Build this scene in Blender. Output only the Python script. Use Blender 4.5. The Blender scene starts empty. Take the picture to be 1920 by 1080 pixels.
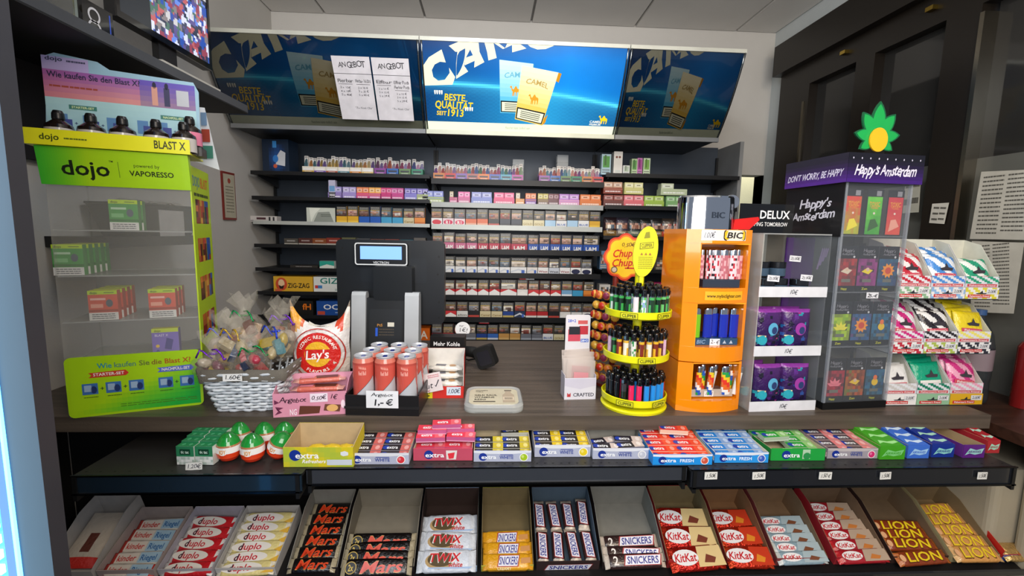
import bpy, math, random
from mathutils import Matrix, Vector
random.seed(7)
sc = bpy.context.scene
col = sc.collection
R = math.radians
# ---------------------------------------------------------------- camera, world, lights, exposure
YAW, PITCH, ROLL, FPX, CZ = R(3.0), R(7.02), R(1.08), 850.0, 1.45
_f = Vector((math.sin(YAW)*math.cos(PITCH), math.cos(YAW)*math.cos(PITCH), -math.sin(PITCH)))
_r0 = Vector((math.cos(YAW), -math.sin(YAW), 0)); _u0 = _r0.cross(_f)
_r = math.cos(ROLL)*_r0 + math.sin(ROLL)*_u0; _u = -math.sin(ROLL)*_r0 + math.cos(ROLL)*_u0
cam = bpy.data.cameras.new('camera'); co = bpy.data.objects.new('camera', cam); col.objects.link(co)
cam.sensor_width = 36; cam.lens = FPX/1920*36; cam.clip_start = .02
co.matrix_world = Matrix(((_r.x, _u.x, -_f.x, 0), (_r.y, _u.y, -_f.y, 0), (_r.z, _u.z, -_f.z, CZ), (0, 0, 0, 1)))
sc.camera = co
def _ray(px, py): return _f + _r*((px-960)/FPX) + _u*((540-py)/FPX)
def PY(px, py, Y): d = _ray(px, py); t = Y/d.y; return Vector((d.x*t, Y, CZ+d.z*t))
def PZ(px, py, Z): d = _ray(px, py); t = (Z-CZ)/d.z; return Vector((d.x*t, d.y*t, Z))
def PX(px, py, X): d = _ray(px, py); t = X/d.x; return Vector((X, d.y*t, CZ+d.z*t))
sc.view_settings.view_transform = 'Standard'; sc.view_settings.look = 'None'
sc.view_settings.gamma = 1; sc.view_settings.use_curve_mapping = False
sc.view_settings.exposure = 0.02
w = bpy.data.worlds.new('world'); sc.world = w; w.use_nodes = True
w.node_tree.nodes['Background'].inputs[0].default_value = (.62, .70, .85, 1)
w.node_tree.nodes['Background'].inputs[1].default_value = .42
def area(name, loc, size, power, colr, target, sy=None):
    l = bpy.data.lights.new(name, 'AREA'); l.size = size; l.energy = power; l.color = colr
    if sy: l.shape = 'RECTANGLE'; l.size_y = sy
    o = bpy.data.objects.new(name, l); col.objects.link(o); o.location = loc
    o.rotation_euler = (Vector(target)-Vector(loc)).to_track_quat('-Z', 'Y').to_euler(); o['kind'] = 'helper'
    return o
area('ceiling_lamp', (.9, -.5, 2.55), .55, 21, (1.0, .80, .58), (.6, 1.3, .6))
area('ceiling_lamp', (-.55, -.6, 2.55), .6, 15, (.82, .90, 1.0), (-.3, 1.2, .8))
area('ceiling_lamp', (.1, 1.25, 2.58), .5, 9, (.93, .95, 1.0), (.1, 2.0, .6), .3)
area('ceiling_fill', (.2, -.6, 1.9), 1.2, 42, (1.0, .95, .9), (.2, 2.2, 3.2))  # added fill behind the camera to brighten the ceiling, not a real fixture
area('cooler_light', (-.86, .42, 1.05), .18, 5, (.38, .72, 1.0), (-.2, 1.15, .8), 1.3)
# ---------------------------------------------------------------- colours and materials
def _l(c): return c/12.92 if c <= .04045 else ((c+.055)/1.055)**2.4
_cc = {}
def lin(c):
    k = c
    if k in _cc: return _cc[k]
    if isinstance(c, str):
        c = c.lstrip('#')
        if len(c) == 3: c = ''.join(a*2 for a in c)
        c = tuple(int(c[i:i+2], 16)/255 for i in (0, 2, 4))
    v = (_l(c[0]), _l(c[1]), _l(c[2]), 1.0); _cc[k] = v; return v
def mixc(a, b, t):
    t = max(0, min(1, t)); a = hexc(a); b = hexc(b)
    return tuple(a[i]*(1-t)+b[i]*t for i in range(3))
def hexc(c):
    if isinstance(c, str):
        c = c.lstrip('#')
        if len(c) == 3: c = ''.join(a*2 for a in c)
        return tuple(int(c[i:i+2], 16)/255 for i in (0, 2, 4))
    return c
MATS = {}
def mat(name, rough=.5, metal=0, alpha=1, trans=0, emit=0, bump=0, bscale=60, coat=0, mottle=.08, mscale=25, const=None, ior=1.45, wood=False, dim=0):
    m = bpy.data.materials.new(name); m.use_nodes = True; nt = m.node_tree; b = nt.nodes['Principled BSDF']
    b.inputs['Roughness'].default_value = rough; b.inputs['Metallic'].default_value = metal; b.inputs['IOR'].default_value = ior
    b.inputs['Alpha'].default_value = alpha; b.inputs['Transmission Weight'].default_value = trans; b.inputs['Coat Weight'].default_value = coat
    tc = nt.nodes.new('ShaderNodeTexCoord')
    if const: 
        src = nt.nodes.new('ShaderNodeRGB'); src.outputs[0].default_value = lin(const); so = src.outputs[0]
    else:
        src = nt.nodes.new('ShaderNodeAttribute'); src.attribute_name = 'Col'; so = src.outputs['Color']
    if mottle:
        n = nt.nodes.new('ShaderNodeTexNoise'); n.inputs['Scale'].default_value = mscale; n.inputs['Detail'].default_value = 4
        if wood:
            mp = nt.nodes.new('ShaderNodeMapping'); mp.inputs['Scale'].default_value = (.35, 7, 7); nt.links.new(tc.outputs['Object'], mp.inputs[0]); nt.links.new(mp.outputs[0], n.inputs['Vector'])
        else: nt.links.new(tc.outputs['Object'], n.inputs['Vector'])
        mr = nt.nodes.new('ShaderNodeMapRange'); mr.inputs[1].default_value = .3; mr.inputs[2].default_value = .7
        mr.inputs[3].default_value = 1-mottle; mr.inputs[4].default_value = 1+mottle; nt.links.new(n.outputs[0], mr.inputs[0])
        vm = nt.nodes.new('ShaderNodeVectorMath'); vm.operation = 'SCALE'; nt.links.new(so, vm.inputs[0]); nt.links.new(mr.outputs[0], vm.inputs['Scale'])
        so = vm.outputs[0]
    nt.links.new(so, b.inputs['Base Color'])
    if dim:
        dm = nt.nodes.new('ShaderNodeVectorMath'); dm.operation = 'SCALE'; dm.inputs['Scale'].default_value = dim; nt.links.new(so, dm.inputs[0]); nt.links.new(dm.outputs[0], b.inputs['Base Color'])
    if emit: nt.links.new(so, b.inputs['Emission Color']); b.inputs['Emission Strength'].default_value = emit
    if bump:
        n2 = nt.nodes.new('ShaderNodeTexNoise'); n2.inputs['Scale'].default_value = bscale; n2.inputs['Detail'].default_value = 3
        nt.links.new(tc.outputs['Object'], n2.inputs['Vector'])
        bp = nt.nodes.new('ShaderNodeBump'); bp.inputs['Strength'].default_value = bump; bp.inputs['Distance'].default_value = .01
        nt.links.new(n2.outputs[0], bp.inputs['Height']); nt.links.new(bp.outputs[0], b.inputs['Normal'])
    MATS[name] = m
    return m
mat('paper', .6); mat('card', .75, mottle=.06, mscale=40); mat('print', .38, coat=.15, mottle=.03)
mat('film', .27, bump=.35, bscale=90, coat=.3, mottle=.05); mat('foil', .2, metal=.6, bump=.5, bscale=120)
mat('plastic', .35, mottle=.03); mat('gloss', .12, mottle=.02, coat=.4); mat('rubber', .6, mottle=.05)
mat('alu', .32, metal=.45, mottle=.03); mat('steel', .25, metal=1, mottle=.05); mat('chrome', .07, metal=1, mottle=0); mat('shelfmetal', .42, metal=.25, mottle=.08, mscale=9)
mat('wall', .85, mottle=.04, mscale=3, bump=.08, bscale=120); mat('cloth', .9, bump=.3, bscale=300)
mat('wood', .42, mottle=.32, mscale=9, wood=True, bump=.06, bscale=140)
mat('lit', .3, emit=1.25, mottle=.02, dim=.15); mat('screen', .2, emit=1.2, mottle=0); mat('led', .3, emit=7, mottle=0)
mat('dimsign', .18, mottle=.03, coat=.5, dim=.13)
mat('clear', .08, alpha=.11, mottle=0, coat=.0); mat('frost', .25, alpha=.42, mottle=.02); mat('cello', .08, alpha=.13, bump=1.0, bscale=55, mottle=0)
mat('pet', .05, alpha=.45, mottle=0); mat('pane', .06, mottle=.15, mscale=2)
# ---------------------------------------------------------------- glyphs: one mesh per character, measured once
GL = {}
def _glyphs():
    chars = sorted(set("ABCDEFGHIJKLMNOPQRSTUVWXYZabcdefghijklmnopqrstuvwxyzäöüÄÖÜß0123456789.,:;!?'\"-+&/%|€™()®°=_<>*"))
    jobs = []
    for bold in (0, 1):
        for c in chars + ['HH']:
            for body in ((c, 'H'+c+'H') if c != 'HH' else ('HH',)):
                cu = bpy.data.curves.new('g', 'FONT'); cu.body = body; cu.resolution_u = 2; cu.offset = .018 if bold else .002
                o = bpy.data.objects.new('g', cu); col.objects.link(o); jobs.append((bold, c, body, o))
    dg = bpy.context.evaluated_depsgraph_get(); res = {}
    for bold, c, body, o in jobs:
        me = bpy.data.meshes.new_from_object(o.evaluated_get(dg))
        vs = [(v.co.x, v.co.y) for v in me.vertices]
        res[(bold, body)] = (vs, [tuple(p.vertices) for p in me.polygons]); bpy.data.meshes.remove(me)
    for bold, c, body, o in jobs:
        cu = o.data; bpy.data.objects.remove(o); bpy.data.curves.remove(cu)
    for bold in (0, 1):
        wd = lambda b: max(v[0] for v in res[(bold, b)][0])-min(v[0] for v in res[(bold, b)][0])
        hh = wd('HH')
        for c in chars:
            vs, fs = res[(bold, c)]
            GL[(bold, c)] = (vs, fs, wd('H'+c+'H')-hh)
        GL[(bold, ' ')] = ([], [], .3)
        GL[('cap', bold)] = max(v[1] for v in res[(bold, 'H')][0])
_glyphs()
def layout(s, bold, jit=0):
    x = 0; out = []
    rnd = random.Random(s)
    for c in s:
        g = GL.get((bold, c)) or GL[(bold, '-')]
        a = rnd.uniform(-jit, jit)*.12; dy = rnd.uniform(-jit, jit)*.06; sz = 1+rnd.uniform(-jit, jit)*.12
        out.append(([(x+(vx*math.cos(a)-vy*math.sin(a))*sz, (vx*math.sin(a)+vy*math.cos(a))*sz+dy) for vx, vy in g[0]], g[1]))
        x += g[2]*(1-.12*jit)
    return out, max(x, .01)
# ---------------------------------------------------------------- mesh builder: faces carry their own colour and material
class MB:
    def __init__(s): s.v = []; s.f = []; s.c = []; s.m = []; s.s = []; s.names = []; s.X = None
    def mi(s, m):
        if m not in s.names: s.names.append(m)
        return s.names.index(m)
    def add(s, vs, fs, colr, m='print', smooth=False):
        n = len(s.v)
        if s.X is not None: vs = [s.X @ Vector(v) for v in vs]
        s.v += [tuple(v) for v in vs]; mi = s.mi(m)
        many = isinstance(colr, list)
        for i, f in enumerate(fs):
            s.f.append(tuple(n+k for k in f)); s.c.append(lin(colr[i] if many else colr)); s.m.append(mi); s.s.append(smooth)
        return s
    def box(s, x0, x1, y0, y1, z0, z1, c, m='print', F=None, B=None, L=None, Rr=None, T=None, D=None):
        vs = [(x0, y0, z0), (x1, y0, z0), (x1, y1, z0), (x0, y1, z0), (x0, y0, z1), (x1, y0, z1), (x1, y1, z1), (x0, y1, z1)]
        fs = [(0, 1, 5, 4), (2, 3, 7, 6), (3, 0, 4, 7), (1, 2, 6, 5), (4, 5, 6, 7), (3, 2, 1, 0)]
        return s.add(vs, fs, [F or c, B or c, L or c, Rr or c, T or c, D or c], m)
    def rbox(s, x0, x1, y0, y1, z0, z1, r, c, m='plastic', axis='z', n=4):
        """a box with rounded edges along one axis"""
        a = {'z': (x0, x1, y0, y1, z0, z1), 'y': (x0, x1, y0, y1, z0, z1), 'x': (y0, y1, z0, z1, x0, x1)}[axis]
        pts = rrect(a[0], a[1], a[2], a[3], r, n)
        return s.prism(pts, a[4], a[5], c, m, axis)
    def prism(s, pts, h0, h1, c, m='plastic', axis='z', side=None, smooth=False):
        n = len(pts)
        f = {'z': lambda p, h: (p[0], p[1], h), 'y': lambda p, h: (p[0], h, p[1]), 'x': lambda p, h: (h, p[0], p[1])}[axis]
        vs = [f(p, h0) for p in pts]+[f(p, h1) for p in pts]
        s.add(vs, [tuple(range(n))[::-1], tuple(range(n, 2*n))], c, m)
        s.add(vs, [(i, (i+1) % n, n+(i+1) % n, n+i) for i in range(n)], side or c, m, smooth)
        return s
    def lathe(s, prof, n=16, c='fff', m='plastic', cx=0, cy=0, z=0, cols=None, sx=1, sy=1, smooth=True, a0=0, a1=360, mats=None):
        full = abs(a1-a0) >= 360; k = n if full else n+1
        vs = []
        for r, h in prof:
            for i in range(k):
                a = R(a0+(a1-a0)*i/n); vs.append((cx+r*math.cos(a)*sx, cy+r*math.sin(a)*sy, z+h))
        for j in range(len(prof)-1):
            fs = [(j*k+i, j*k+(i+1) % k, (j+1)*k+(i+1) % k, (j+1)*k+i) for i in range(n if full else k-1)]
            o = len(s.v)
            s.add(vs[j*k:(j+2)*k], [tuple(q-j*k for q in f) for f in fs], cols[j] if cols else c, mats[j] if mats else m, smooth)
        return s
    def tube(s, pts, r, c, m='plastic', n=6):
        vs = []; P = [Vector(p) for p in pts]
        for i, p in enumerate(P):
            t = (P[min(i+1, len(P)-1)]-P[max(i-1, 0)]).normalized(); a = t.orthogonal() if abs(t.z) > .95 else t.cross(Vector((0, 0, 1)))
            a.normalize(); b = t.cross(a)
            rr = r[i] if isinstance(r, (list, tuple)) else r
            vs += [p+a*math.cos(2*math.pi*k/n)*rr+b*math.sin(2*math.pi*k/n)*rr for k in range(n)]
        fs = [(i*n+k, i*n+(k+1) % n, (i+1)*n+(k+1) % n, (i+1)*n+k) for i in range(len(P)-1) for k in range(n)]
        fs += [tuple(range(n))[::-1], tuple((len(P)-1)*n+k for k in range(n))]
        return s.add(vs, fs, c, m, True)
    def ball(s, cx, cy, cz, r, c, m='plastic', n=10, k=6, sx=1, sy=1, sz=1, cols=None):
        prof = [(r*math.sin(math.pi*j/k), -r*math.cos(math.pi*j/k)*sz) for j in range(k+1)]
        return s.lathe(prof, n, c, m, cx, cy, cz, cols, sx, sy)
    def fr(s, o, u=(1, 0, 0), v=(0, 0, 1), disp=None): return Frame(s, o, u, v, disp)
    def build(s, name, parent=None, label=None, cat=None, group=None, kind=None, loc=None, rz=0, rot=None):
        me = mesh_of(s, name)
        return link(me, name, parent, label, cat, group, kind, loc, rz, rot)
def mesh_of(s, name):
    me = bpy.data.meshes.new(name); me.from_pydata(s.v, [], s.f)
    for nm in s.names: me.materials.append(MATS[nm])
    me.polygons.foreach_set('material_index', s.m); me.polygons.foreach_set('use_smooth', s.s)
    a = me.color_attributes.new('Col', 'FLOAT_COLOR', 'CORNER'); buf = []
    for f, c in zip(s.f, s.c): buf += list(c)*len(f)
    a.data.foreach_set('color', buf); me.update()
    return me
def link(me, name, parent=None, label=None, cat=None, group=None, kind=None, loc=None, rz=0, rot=None):
    o = bpy.data.objects.new(name, me); col.objects.link(o)
    if parent: o.parent = parent
    if loc is not None: o.location = loc
    o.rotation_euler = rot if rot else (0, 0, rz)
    tag(o, label, cat, group, kind); return o
def tag(o, label=None, cat=None, group=None, kind=None):
    if label: o['label'] = label
    if cat: o['category'] = cat
    if group: o['group'] = group
    if kind: o['kind'] = kind
    return o
def thing(name, label, cat, loc=(0, 0, 0), rz=0, group=None, rot=None):
    return link(None, name, None, label, cat, group, None, loc, rz, rot)
def copy_tree(o, parent=None, loc=None, rz=None, rot=None, label=None, group=None):
    c = o.copy(); col.objects.link(c); c.parent = parent
    for ch in list(KIDS.get(o.name, [])) or list(o.children): copy_tree(ch, c)
    if loc is not None: c.location = loc
    if rz is not None: c.rotation_euler = (0, 0, rz)
    if rot is not None: c.rotation_euler = rot
    if label: c['label'] = label
    if group: c['group'] = group
    return c
KIDS = {}
def rrect(x0, x1, y0, y1, r, n=4):
    pts = []
    for cx, cy, a in ((x1-r, y0+r, -90), (x1-r, y1-r, 0), (x0+r, y1-r, 90), (x0+r, y0+r, 180)):
        for i in range(n+1): t = R(a+90*i/n); pts.append((cx+r*math.cos(t), cy+r*math.sin(t)))
    return pts
EPS = .00035
class Frame:
    """a flat printable face: 2D drawing in metres from its lower left corner, each layer a hair prouder"""
    def __init__(s, mb, o, u, v, disp=None):
        s.mb = mb; s.o = Vector(o); s.u = Vector(u).normalized(); s.v = Vector(v).normalized(); s.n = s.u.cross(s.v); s.disp = disp
    def P(s, x, y, l):
        d = EPS*l + (s.disp(x, y) if s.disp else 0)
        return s.o+s.u*x+s.v*y+s.n*d
    def rect(s, x0, y0, x1, y1, c, l=1, m='print'):
        nx = 1 if not s.disp else max(1, min(8, int(abs(x1-x0)/.012))); ny = 1 if not s.disp else max(1, min(8, int(abs(y1-y0)/.012)))
        return s.grid(x0, y0, x1, y1, nx, ny, lambda a, b: c, l, m)
    def grid(s, x0, y0, x1, y1, nx, ny, fn, l=1, m='print'):
        vs = [s.P(x0+(x1-x0)*i/nx, y0+(y1-y0)*j/ny, l) for j in range(ny+1) for i in range(nx+1)]
        fs = []; cs = []
        for j in range(ny):
            for i in range(nx):
                k = j*(nx+1)+i; fs.append((k, k+1, k+nx+2, k+nx+1)); cs.append(fn((i+.5)/nx, (j+.5)/ny))
        s.mb.add(vs, fs, cs, m, bool(s.disp)); return s
    def poly(s, pts, c, l=1, m='print'): s.mb.add([s.P(x, y, l) for x, y in pts], [tuple(range(len(pts)))], c, m); return s
    def ell(s, cx, cy, rx, ry, c, l=1, m='print', n=20, rot=0):
        cr, sr = math.cos(rot), math.sin(rot)
        pts = []
        for i in range(n):
            a = 2*math.pi*i/n; x, y = rx*math.cos(a), ry*math.sin(a); pts.append((cx+x*cr-y*sr, cy+x*sr+y*cr))
        return s.poly(pts, c, l, m)
    def text(s, t, cx, cy, h, c, l=2, w=None, bold=1, shear=0, jit=0, rot=0, m='print', align='C', arch=0):
        g, tw = layout(t, bold, jit); sc_ = h/GL[('cap', bold)]; sx = sc_ if not w else w/tw
        x0 = -tw*sx/2 if align == 'C' else (0 if align == 'L' else -tw*sx); cr, sr = math.cos(rot), math.sin(rot)
        for vs, fs in g:
            if not fs: continue
            pts = []
            for vx, vy in vs:
                x = x0+vx*sx; y = vy*sc_-h/2; x += shear*y
                if arch: y += arch*(1-(2*x/(tw*sx))**2)
                pts.append(s.P(cx+x*cr-y*sr, cy+x*sr+y*cr, l))
            # faces as given by the glyph; orient to the frame normal
            s.mb.add(pts, fs, c, m)
        return s
    def lines(s, x0, y0, x1, y1, n, c, l=2, fill=.5, seed=1, m='print'):
        """rows of small print, each a broken line"""
        rnd = random.Random(seed); dy = (y1-y0)/n
        for i in range(n):
            y = y1-dy*(i+.5); x = x0
            while x < x1-.0005:
                wd = min(x1-x, rnd.uniform(.05, .2)*(x1-x0)); 
                s.poly([(x, y-dy*fill/2), (x+wd*.86, y-dy*fill/2), (x+wd*.86, y+dy*fill/2), (x, y+dy*fill/2)], c, l, m); x += wd
        return s
ORD = 'first second third fourth fifth sixth seventh eighth ninth tenth eleventh twelfth thirteenth fourteenth fifteenth sixteenth seventeenth eighteenth nineteenth twentieth'.split()
def tree(M, o):
    pass
CT = .987   # counter top
# ================================================================ kits: a thing's meshes made once, stamped as fresh objects
def kit(name, cat, parts):
    """parts: list of (part name, mesh, loc, rot, subparts) ; a kit whose parts is a mesh is a thing of one mesh"""
    return dict(name=name, cat=cat, parts=parts)
def m_(mb, name): return mesh_of(mb, name)
def stamp(k, label, loc=(0, 0, 0), rz=0, group=None, rot=None, M=None):
    single = not isinstance(k['parts'], list)
    root = link(k['parts'] if single else None, k['name'], None, label, k['cat'], group, None, loc, rz, rot)
    if M is not None: root.matrix_world = M
    if not single:
        for p in k['parts']: _put(p, root)
    return root
def _put(p, parent):
    nm, me, loc, rot, subs = (list(p)+[None]*5)[:5]
    o = link(me, nm, parent, loc=loc, rot=rot)
    for q in subs or []: _put(q, o)
# ================================================================ the room
WX0, WX1, WY, CZL = -1.225, 1.67, 2.75, 2.64
def struct(mb, name, **k): return mb.build(name, kind='structure', **k)
mb = MB(); mb.box(-3, 3.2, -2.2, 3.6, -.05, 0, '#3a3733', 'card'); struct(mb, 'floor')
nx0 = PY(1376, 400, WY).x; nx1 = PY(1437, 400, WY).x; nz = PY(1400, 328, WY).z
mb = MB(); mb.box(WX0, nx0, WY, WY+.1, 0, CZL+.1, '#c9c6c0', 'wall'); mb.box(nx1, WX1, WY, WY+.1, 0, CZL+.1, '#c9c6c0', 'wall'); mb.box(nx0, nx1, WY, WY+.1, nz, CZL+.1, '#c9c6c0', 'wall')
struct(mb, 'wall_back')
mb = MB(); mb.box(nx0-.4, nx1+1.2, WY+.6, WY+.65, .3, 2.2, '#e6e2c2', 'wall'); struct(mb, 'wall_passage')
area('passage_lamp', ((nx0+nx1)/2+.25, WY+.33, 2.35), .2, 6, (1, .96, .8), ((nx0+nx1)/2+.3, WY+.6, 1.6))
mb = MB(); mb.box(WX0-.1, WX0, -.3, WY+.1, 0, CZL+.1, '#bdbab4', 'wall'); struct(mb, 'wall_left')
# ceiling: grid of panels with dark joints
mb = MB(); mb.box(WX0-.1, WX1+.1, -.4, WY+.1, CZL+.012, CZL+.06, '#8a8886', 'card'); ceil = struct(mb, 'ceiling')
gx = [WX0, -.93, -.375, .225, .825, 1.425, WX1]; gy = [WY, 2.32, 1.72, 1.12, .52, -.08]
tmesh = {}
for i in range(6):
    for j in range(5):
        a, b, c, d = gx[i]+.007, gx[i+1]-.007, gy[j+1]+.007, gy[j]-.007
        key = (round(b-a, 3), round(d-c, 3))
        if key not in tmesh:
            t = MB(); w_, h_ = (b-a)/2, (d-c)/2; t.box(-w_, w_, -h_, h_, 0, .014, '#e0ddd8', 'wall'); tmesh[key] = m_(t, 'ceiling_tile')
        link(tmesh[key], 'ceiling_tile', ceil, loc=((a+b)/2, (c+d)/2, CZL))
# right wall with dark window front
zt = PX(1458, 105, WX1).z
mb = MB(); mb.box(WX1, WX1+.1, -.3, WY+.1, zt, CZL+.1, '#c2c8c8', 'wall'); mb.box(WX1, WX1+.1, -.3, WY+.1, 0, .95, '#8f8878', 'wall'); mb.box(WX1, WX1+.1, 2.58, WY+.1, .95, zt, '#c2c8c8', 'wall')
struct(mb, 'wall_right')
DK = '#1a1510'; LPZ = PX(1700, 318, WX1).z
win = thing('window_1', None, None, (0, 0, 0)); win['kind'] = 'structure'
yA, yB, yC = PX(1517, 300, WX1).y, PX(1628, 250, WX1).y, PX(1803, 250, WX1).y
def wb(nm, y0, y1, z0, z1, x0=WX1-.05, c=DK, m='plastic'):
    t = MB(); t.box(x0, WX1+.05, y0, y1, z0, z1, c, m); t.build(nm, win)
wb('window_head', 1.1, 2.6, zt-.16, zt, WX1-.09)
wb('transom', 1.1, 2.58, zt-.27, zt-.16, WX1-.05)
wb('mullion', yA-.02, 2.58, .95, zt-.27); wb('mullion', yB-.05, yB+.05, .95, zt-.27); wb('mullion', yC-.06, yC+.06, .95, zt-.27)
wb('mullion', 1.1, 1.2, .95, zt-.27)
wb('metal_strip', yC-.075, yC-.06, .95, zt-.3, WX1-.055, '#8d8678', 'steel')
wb('metal_strip', yA+.005, yA+.02, .95, zt-.35, WX1-.055, '#6d675a', 'steel')
for a, b in ((yB+.05, yA-.02), (yC+.06, yB-.05), (1.2, yC-.075)):
    t = MB(); t.box(WX1-.005, WX1+.01, a, b, LPZ, zt-.27, '#2c2b29', 'pane'); t.build('pane', win)
    t = MB(); t.box(WX1-.01, WX1+.02, a, b, .95, LPZ, '#5a5a54', 'plastic'); t.build('lower_panel', win)
wb('pull_handle', yC+.1, yC+.13, zt-.215, zt-.2, WX1-.07, '#b99c48', 'steel'); wb('pull_handle', yB+.1, yB+.13, zt-.215, zt-.2, WX1-.07, '#b99c48', 'steel')
# sheets of paper stuck to the window
def sheet(nm, pts, label, seed, parts=None, c='#b9b5a8', rows=14):
    P = [PX(x, y, WX1-.056) for x, y in pts]   # BL BR TR TL
    mb = MB(); o = P[0]; u = (P[1]-P[0]); v = (P[3]-P[0]); W, H = u.length, v.length
    mb.add([P[0], P[1], P[2], P[3]]+[p+Vector((.0012, 0, 0)) for p in P], [(0, 1, 2, 3), (7, 6, 5, 4), (0, 4, 5, 1), (1, 5, 6, 2), (2, 6, 7, 3), (3, 7, 4, 0)], c, 'paper')
    f = mb.fr(o, u, v-u*(u.dot(v)/u.dot(u)))
    f.lines(W*.1, H*.06, W*.48, H*.94, rows, '#55524a', 1, .35, seed, 'paper'); f.lines(W*.54, H*.1, W*.92, H*.94, rows, '#55524a', 1, .35, seed+9, 'paper')
    return mb.build(nm, label=label, cat='paper')
sheet('notice_sheet', [(1818, 448), (1925, 450), (1930, 318), (1840, 322)], 'two column printed notice taped high on the right window panel', 3)
sheet('notice_sheet', [(1820, 585), (1900, 588), (1920, 455), (1822, 452)], 'lower printed notice taped under the other on the window panel', 5, rows=18)
sheet('notice_sheet', [(1742, 418), (1770, 420), (1779, 380), (1748, 382)], 'small blank looking paper slip hanging from the window frame', 8, c='#c4c0b4', rows=3)
sheet('notice_sheet', [(1690, 400), (1722, 398), (1727, 325), (1700, 328)], 'pale narrow sheet on the window beside the purple topped display', 11, c='#a8a698', rows=2)
# window sill and pillar at the far right
mb = MB(); mb.box(WX1-.30, WX1, .95, 1.75, .93, .96, '#3b241a', 'wood'); struct(mb, 'trim_1')
mb = MB(); mb.rbox(1.46, WX1, .80, 1.10, 0, .985, .03, '#b9ad94', 'wall'); mb.rbox(1.40, WX1, 1.10, 1.6, 0, .83, .02, '#a79d88', 'wall'); struct(mb, 'wall_radiator_cover')
# ================================================================ long sales counter
mb = MB()
cx0, cx1 = -1.215, PY(1860, 770, 1.1).x
cnt = thing('sales_counter', 'long dark grey wood grain sales counter carrying all the displays', 'counter', (0, 0, 0))
mb = MB(); mb.box(cx0, cx1, 1.10, 1.9, CT-.038, CT, '#53493f', 'wood'); mb.build('counter_top', cnt)
mb = MB(); mb.box(cx0, cx1-.03, 1.36, 1.9, 0, CT-.038, '#231f1d', 'wood'); mb.build('counter_body', cnt)
# ================================================================ gum shelf in three lengths
GZ = .908
def gumshelf(x0, x1, y0, lip_h, label, lipc, nh, trans=False):
    t = thing('gum_shelf', label, 'shelf', (x0, y0, GZ))
    W = x1-x0
    mb = MB(); mb.box(0, W, .004, 1.235-y0, -.006, 0, '#2e2d2c', 'shelfmetal')
    f = mb.fr((0, .012, 0), (1, 0, 0), (0, 1, 0))
    for i in range(nh): f.ell(W*(i+.5)/nh, .008, .003, .002, '#0a0a0a', 1, 'rubber', 8)
    mb.build('shelf_plate', t)
    mb = MB(); mb.box(0, W, 0, .004, -lip_h, .002, lipc, 'gloss'); mb.box(0, W, -.004, 0, -lip_h, -lip_h+.004, '#4a4b4e', 'steel'); mb.box(0, W, -.003, 0, 0, .003, '#3a3b3e', 'steel'); mb.build('price_rail', t)
    for x in (.004, W-.012):
        mb = MB(); mb.prism([(-.004, -.055), (.2, -.03), (.2, -.006), (-.004, 0)], x, x+.008, '#141414', 'plastic', 'x'); mb.build('bracket', t)
    return t
XL0 = PY(135, 900, .97).x; XJ = PY(566, 900, .97).x; XM = PY(1291, 890, .985).x; XR1 = PY(1905, 870, .975).x
gumshelf(XL0, XJ, .968, .042, 'left length of the dark gum shelf with a shiny blue reflecting rail', '#1a2733', 16)  # the blue reflection is put into this rail's colour
gumshelf(XJ+.002, XM-.002, .99, .038, 'middle length of the dark gum shelf with a matt grey front rail', '#33363c', 46)
gs = gumshelf(XM, XR1, .972, .045, 'right length of the dark gum shelf carrying handwritten price tags', '#1d1f24', 30)
for i, (px, py, s, wd) in enumerate(((1334, 890, '1.50€', .03), (1424, 890, '1.50€', .031), (1549, 888, '1.50 €', .031), (1662, 883, '1.50€', .027), (1844, 873, '1.50€', .024))):
    p = PY(px, 893, .964); mb = MB(); mb.box(-wd/2, wd/2, 0, .001, -.009, .009, '#d8d6cf', 'paper')
    mb.fr((-wd/2, 0, -.009)).text(s, wd/2, .009, .009, '#1c1c22', 1, wd*.78, 0, .25, 1, m='paper')
    mb.build('price_tag', label='handwritten 1.50 euro tag on the gum shelf rail, %s from the left' % ORD[i], cat='price tag', group='price tags on the shelf rail', loc=p+Vector((0, .002, 0)), rot=(0, random.uniform(-.04, .04), 0))
# black sheet standing in for the dark void behind the sweets
mb = MB(); mb.box(cx0, cx1, 1.32, 1.335, .3, .9, '#0d0c0c', 'rubber'); mb.build('void_backing', cnt)
mb = MB(); mb.box(WX0+.001, WX0+.008, .3, 1.319, 0, .94, '#0e0d0d', 'rubber'); mb.build('wall_shade_sheet', cnt)  # black sheet added over the lower left wall in place of shade
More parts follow.
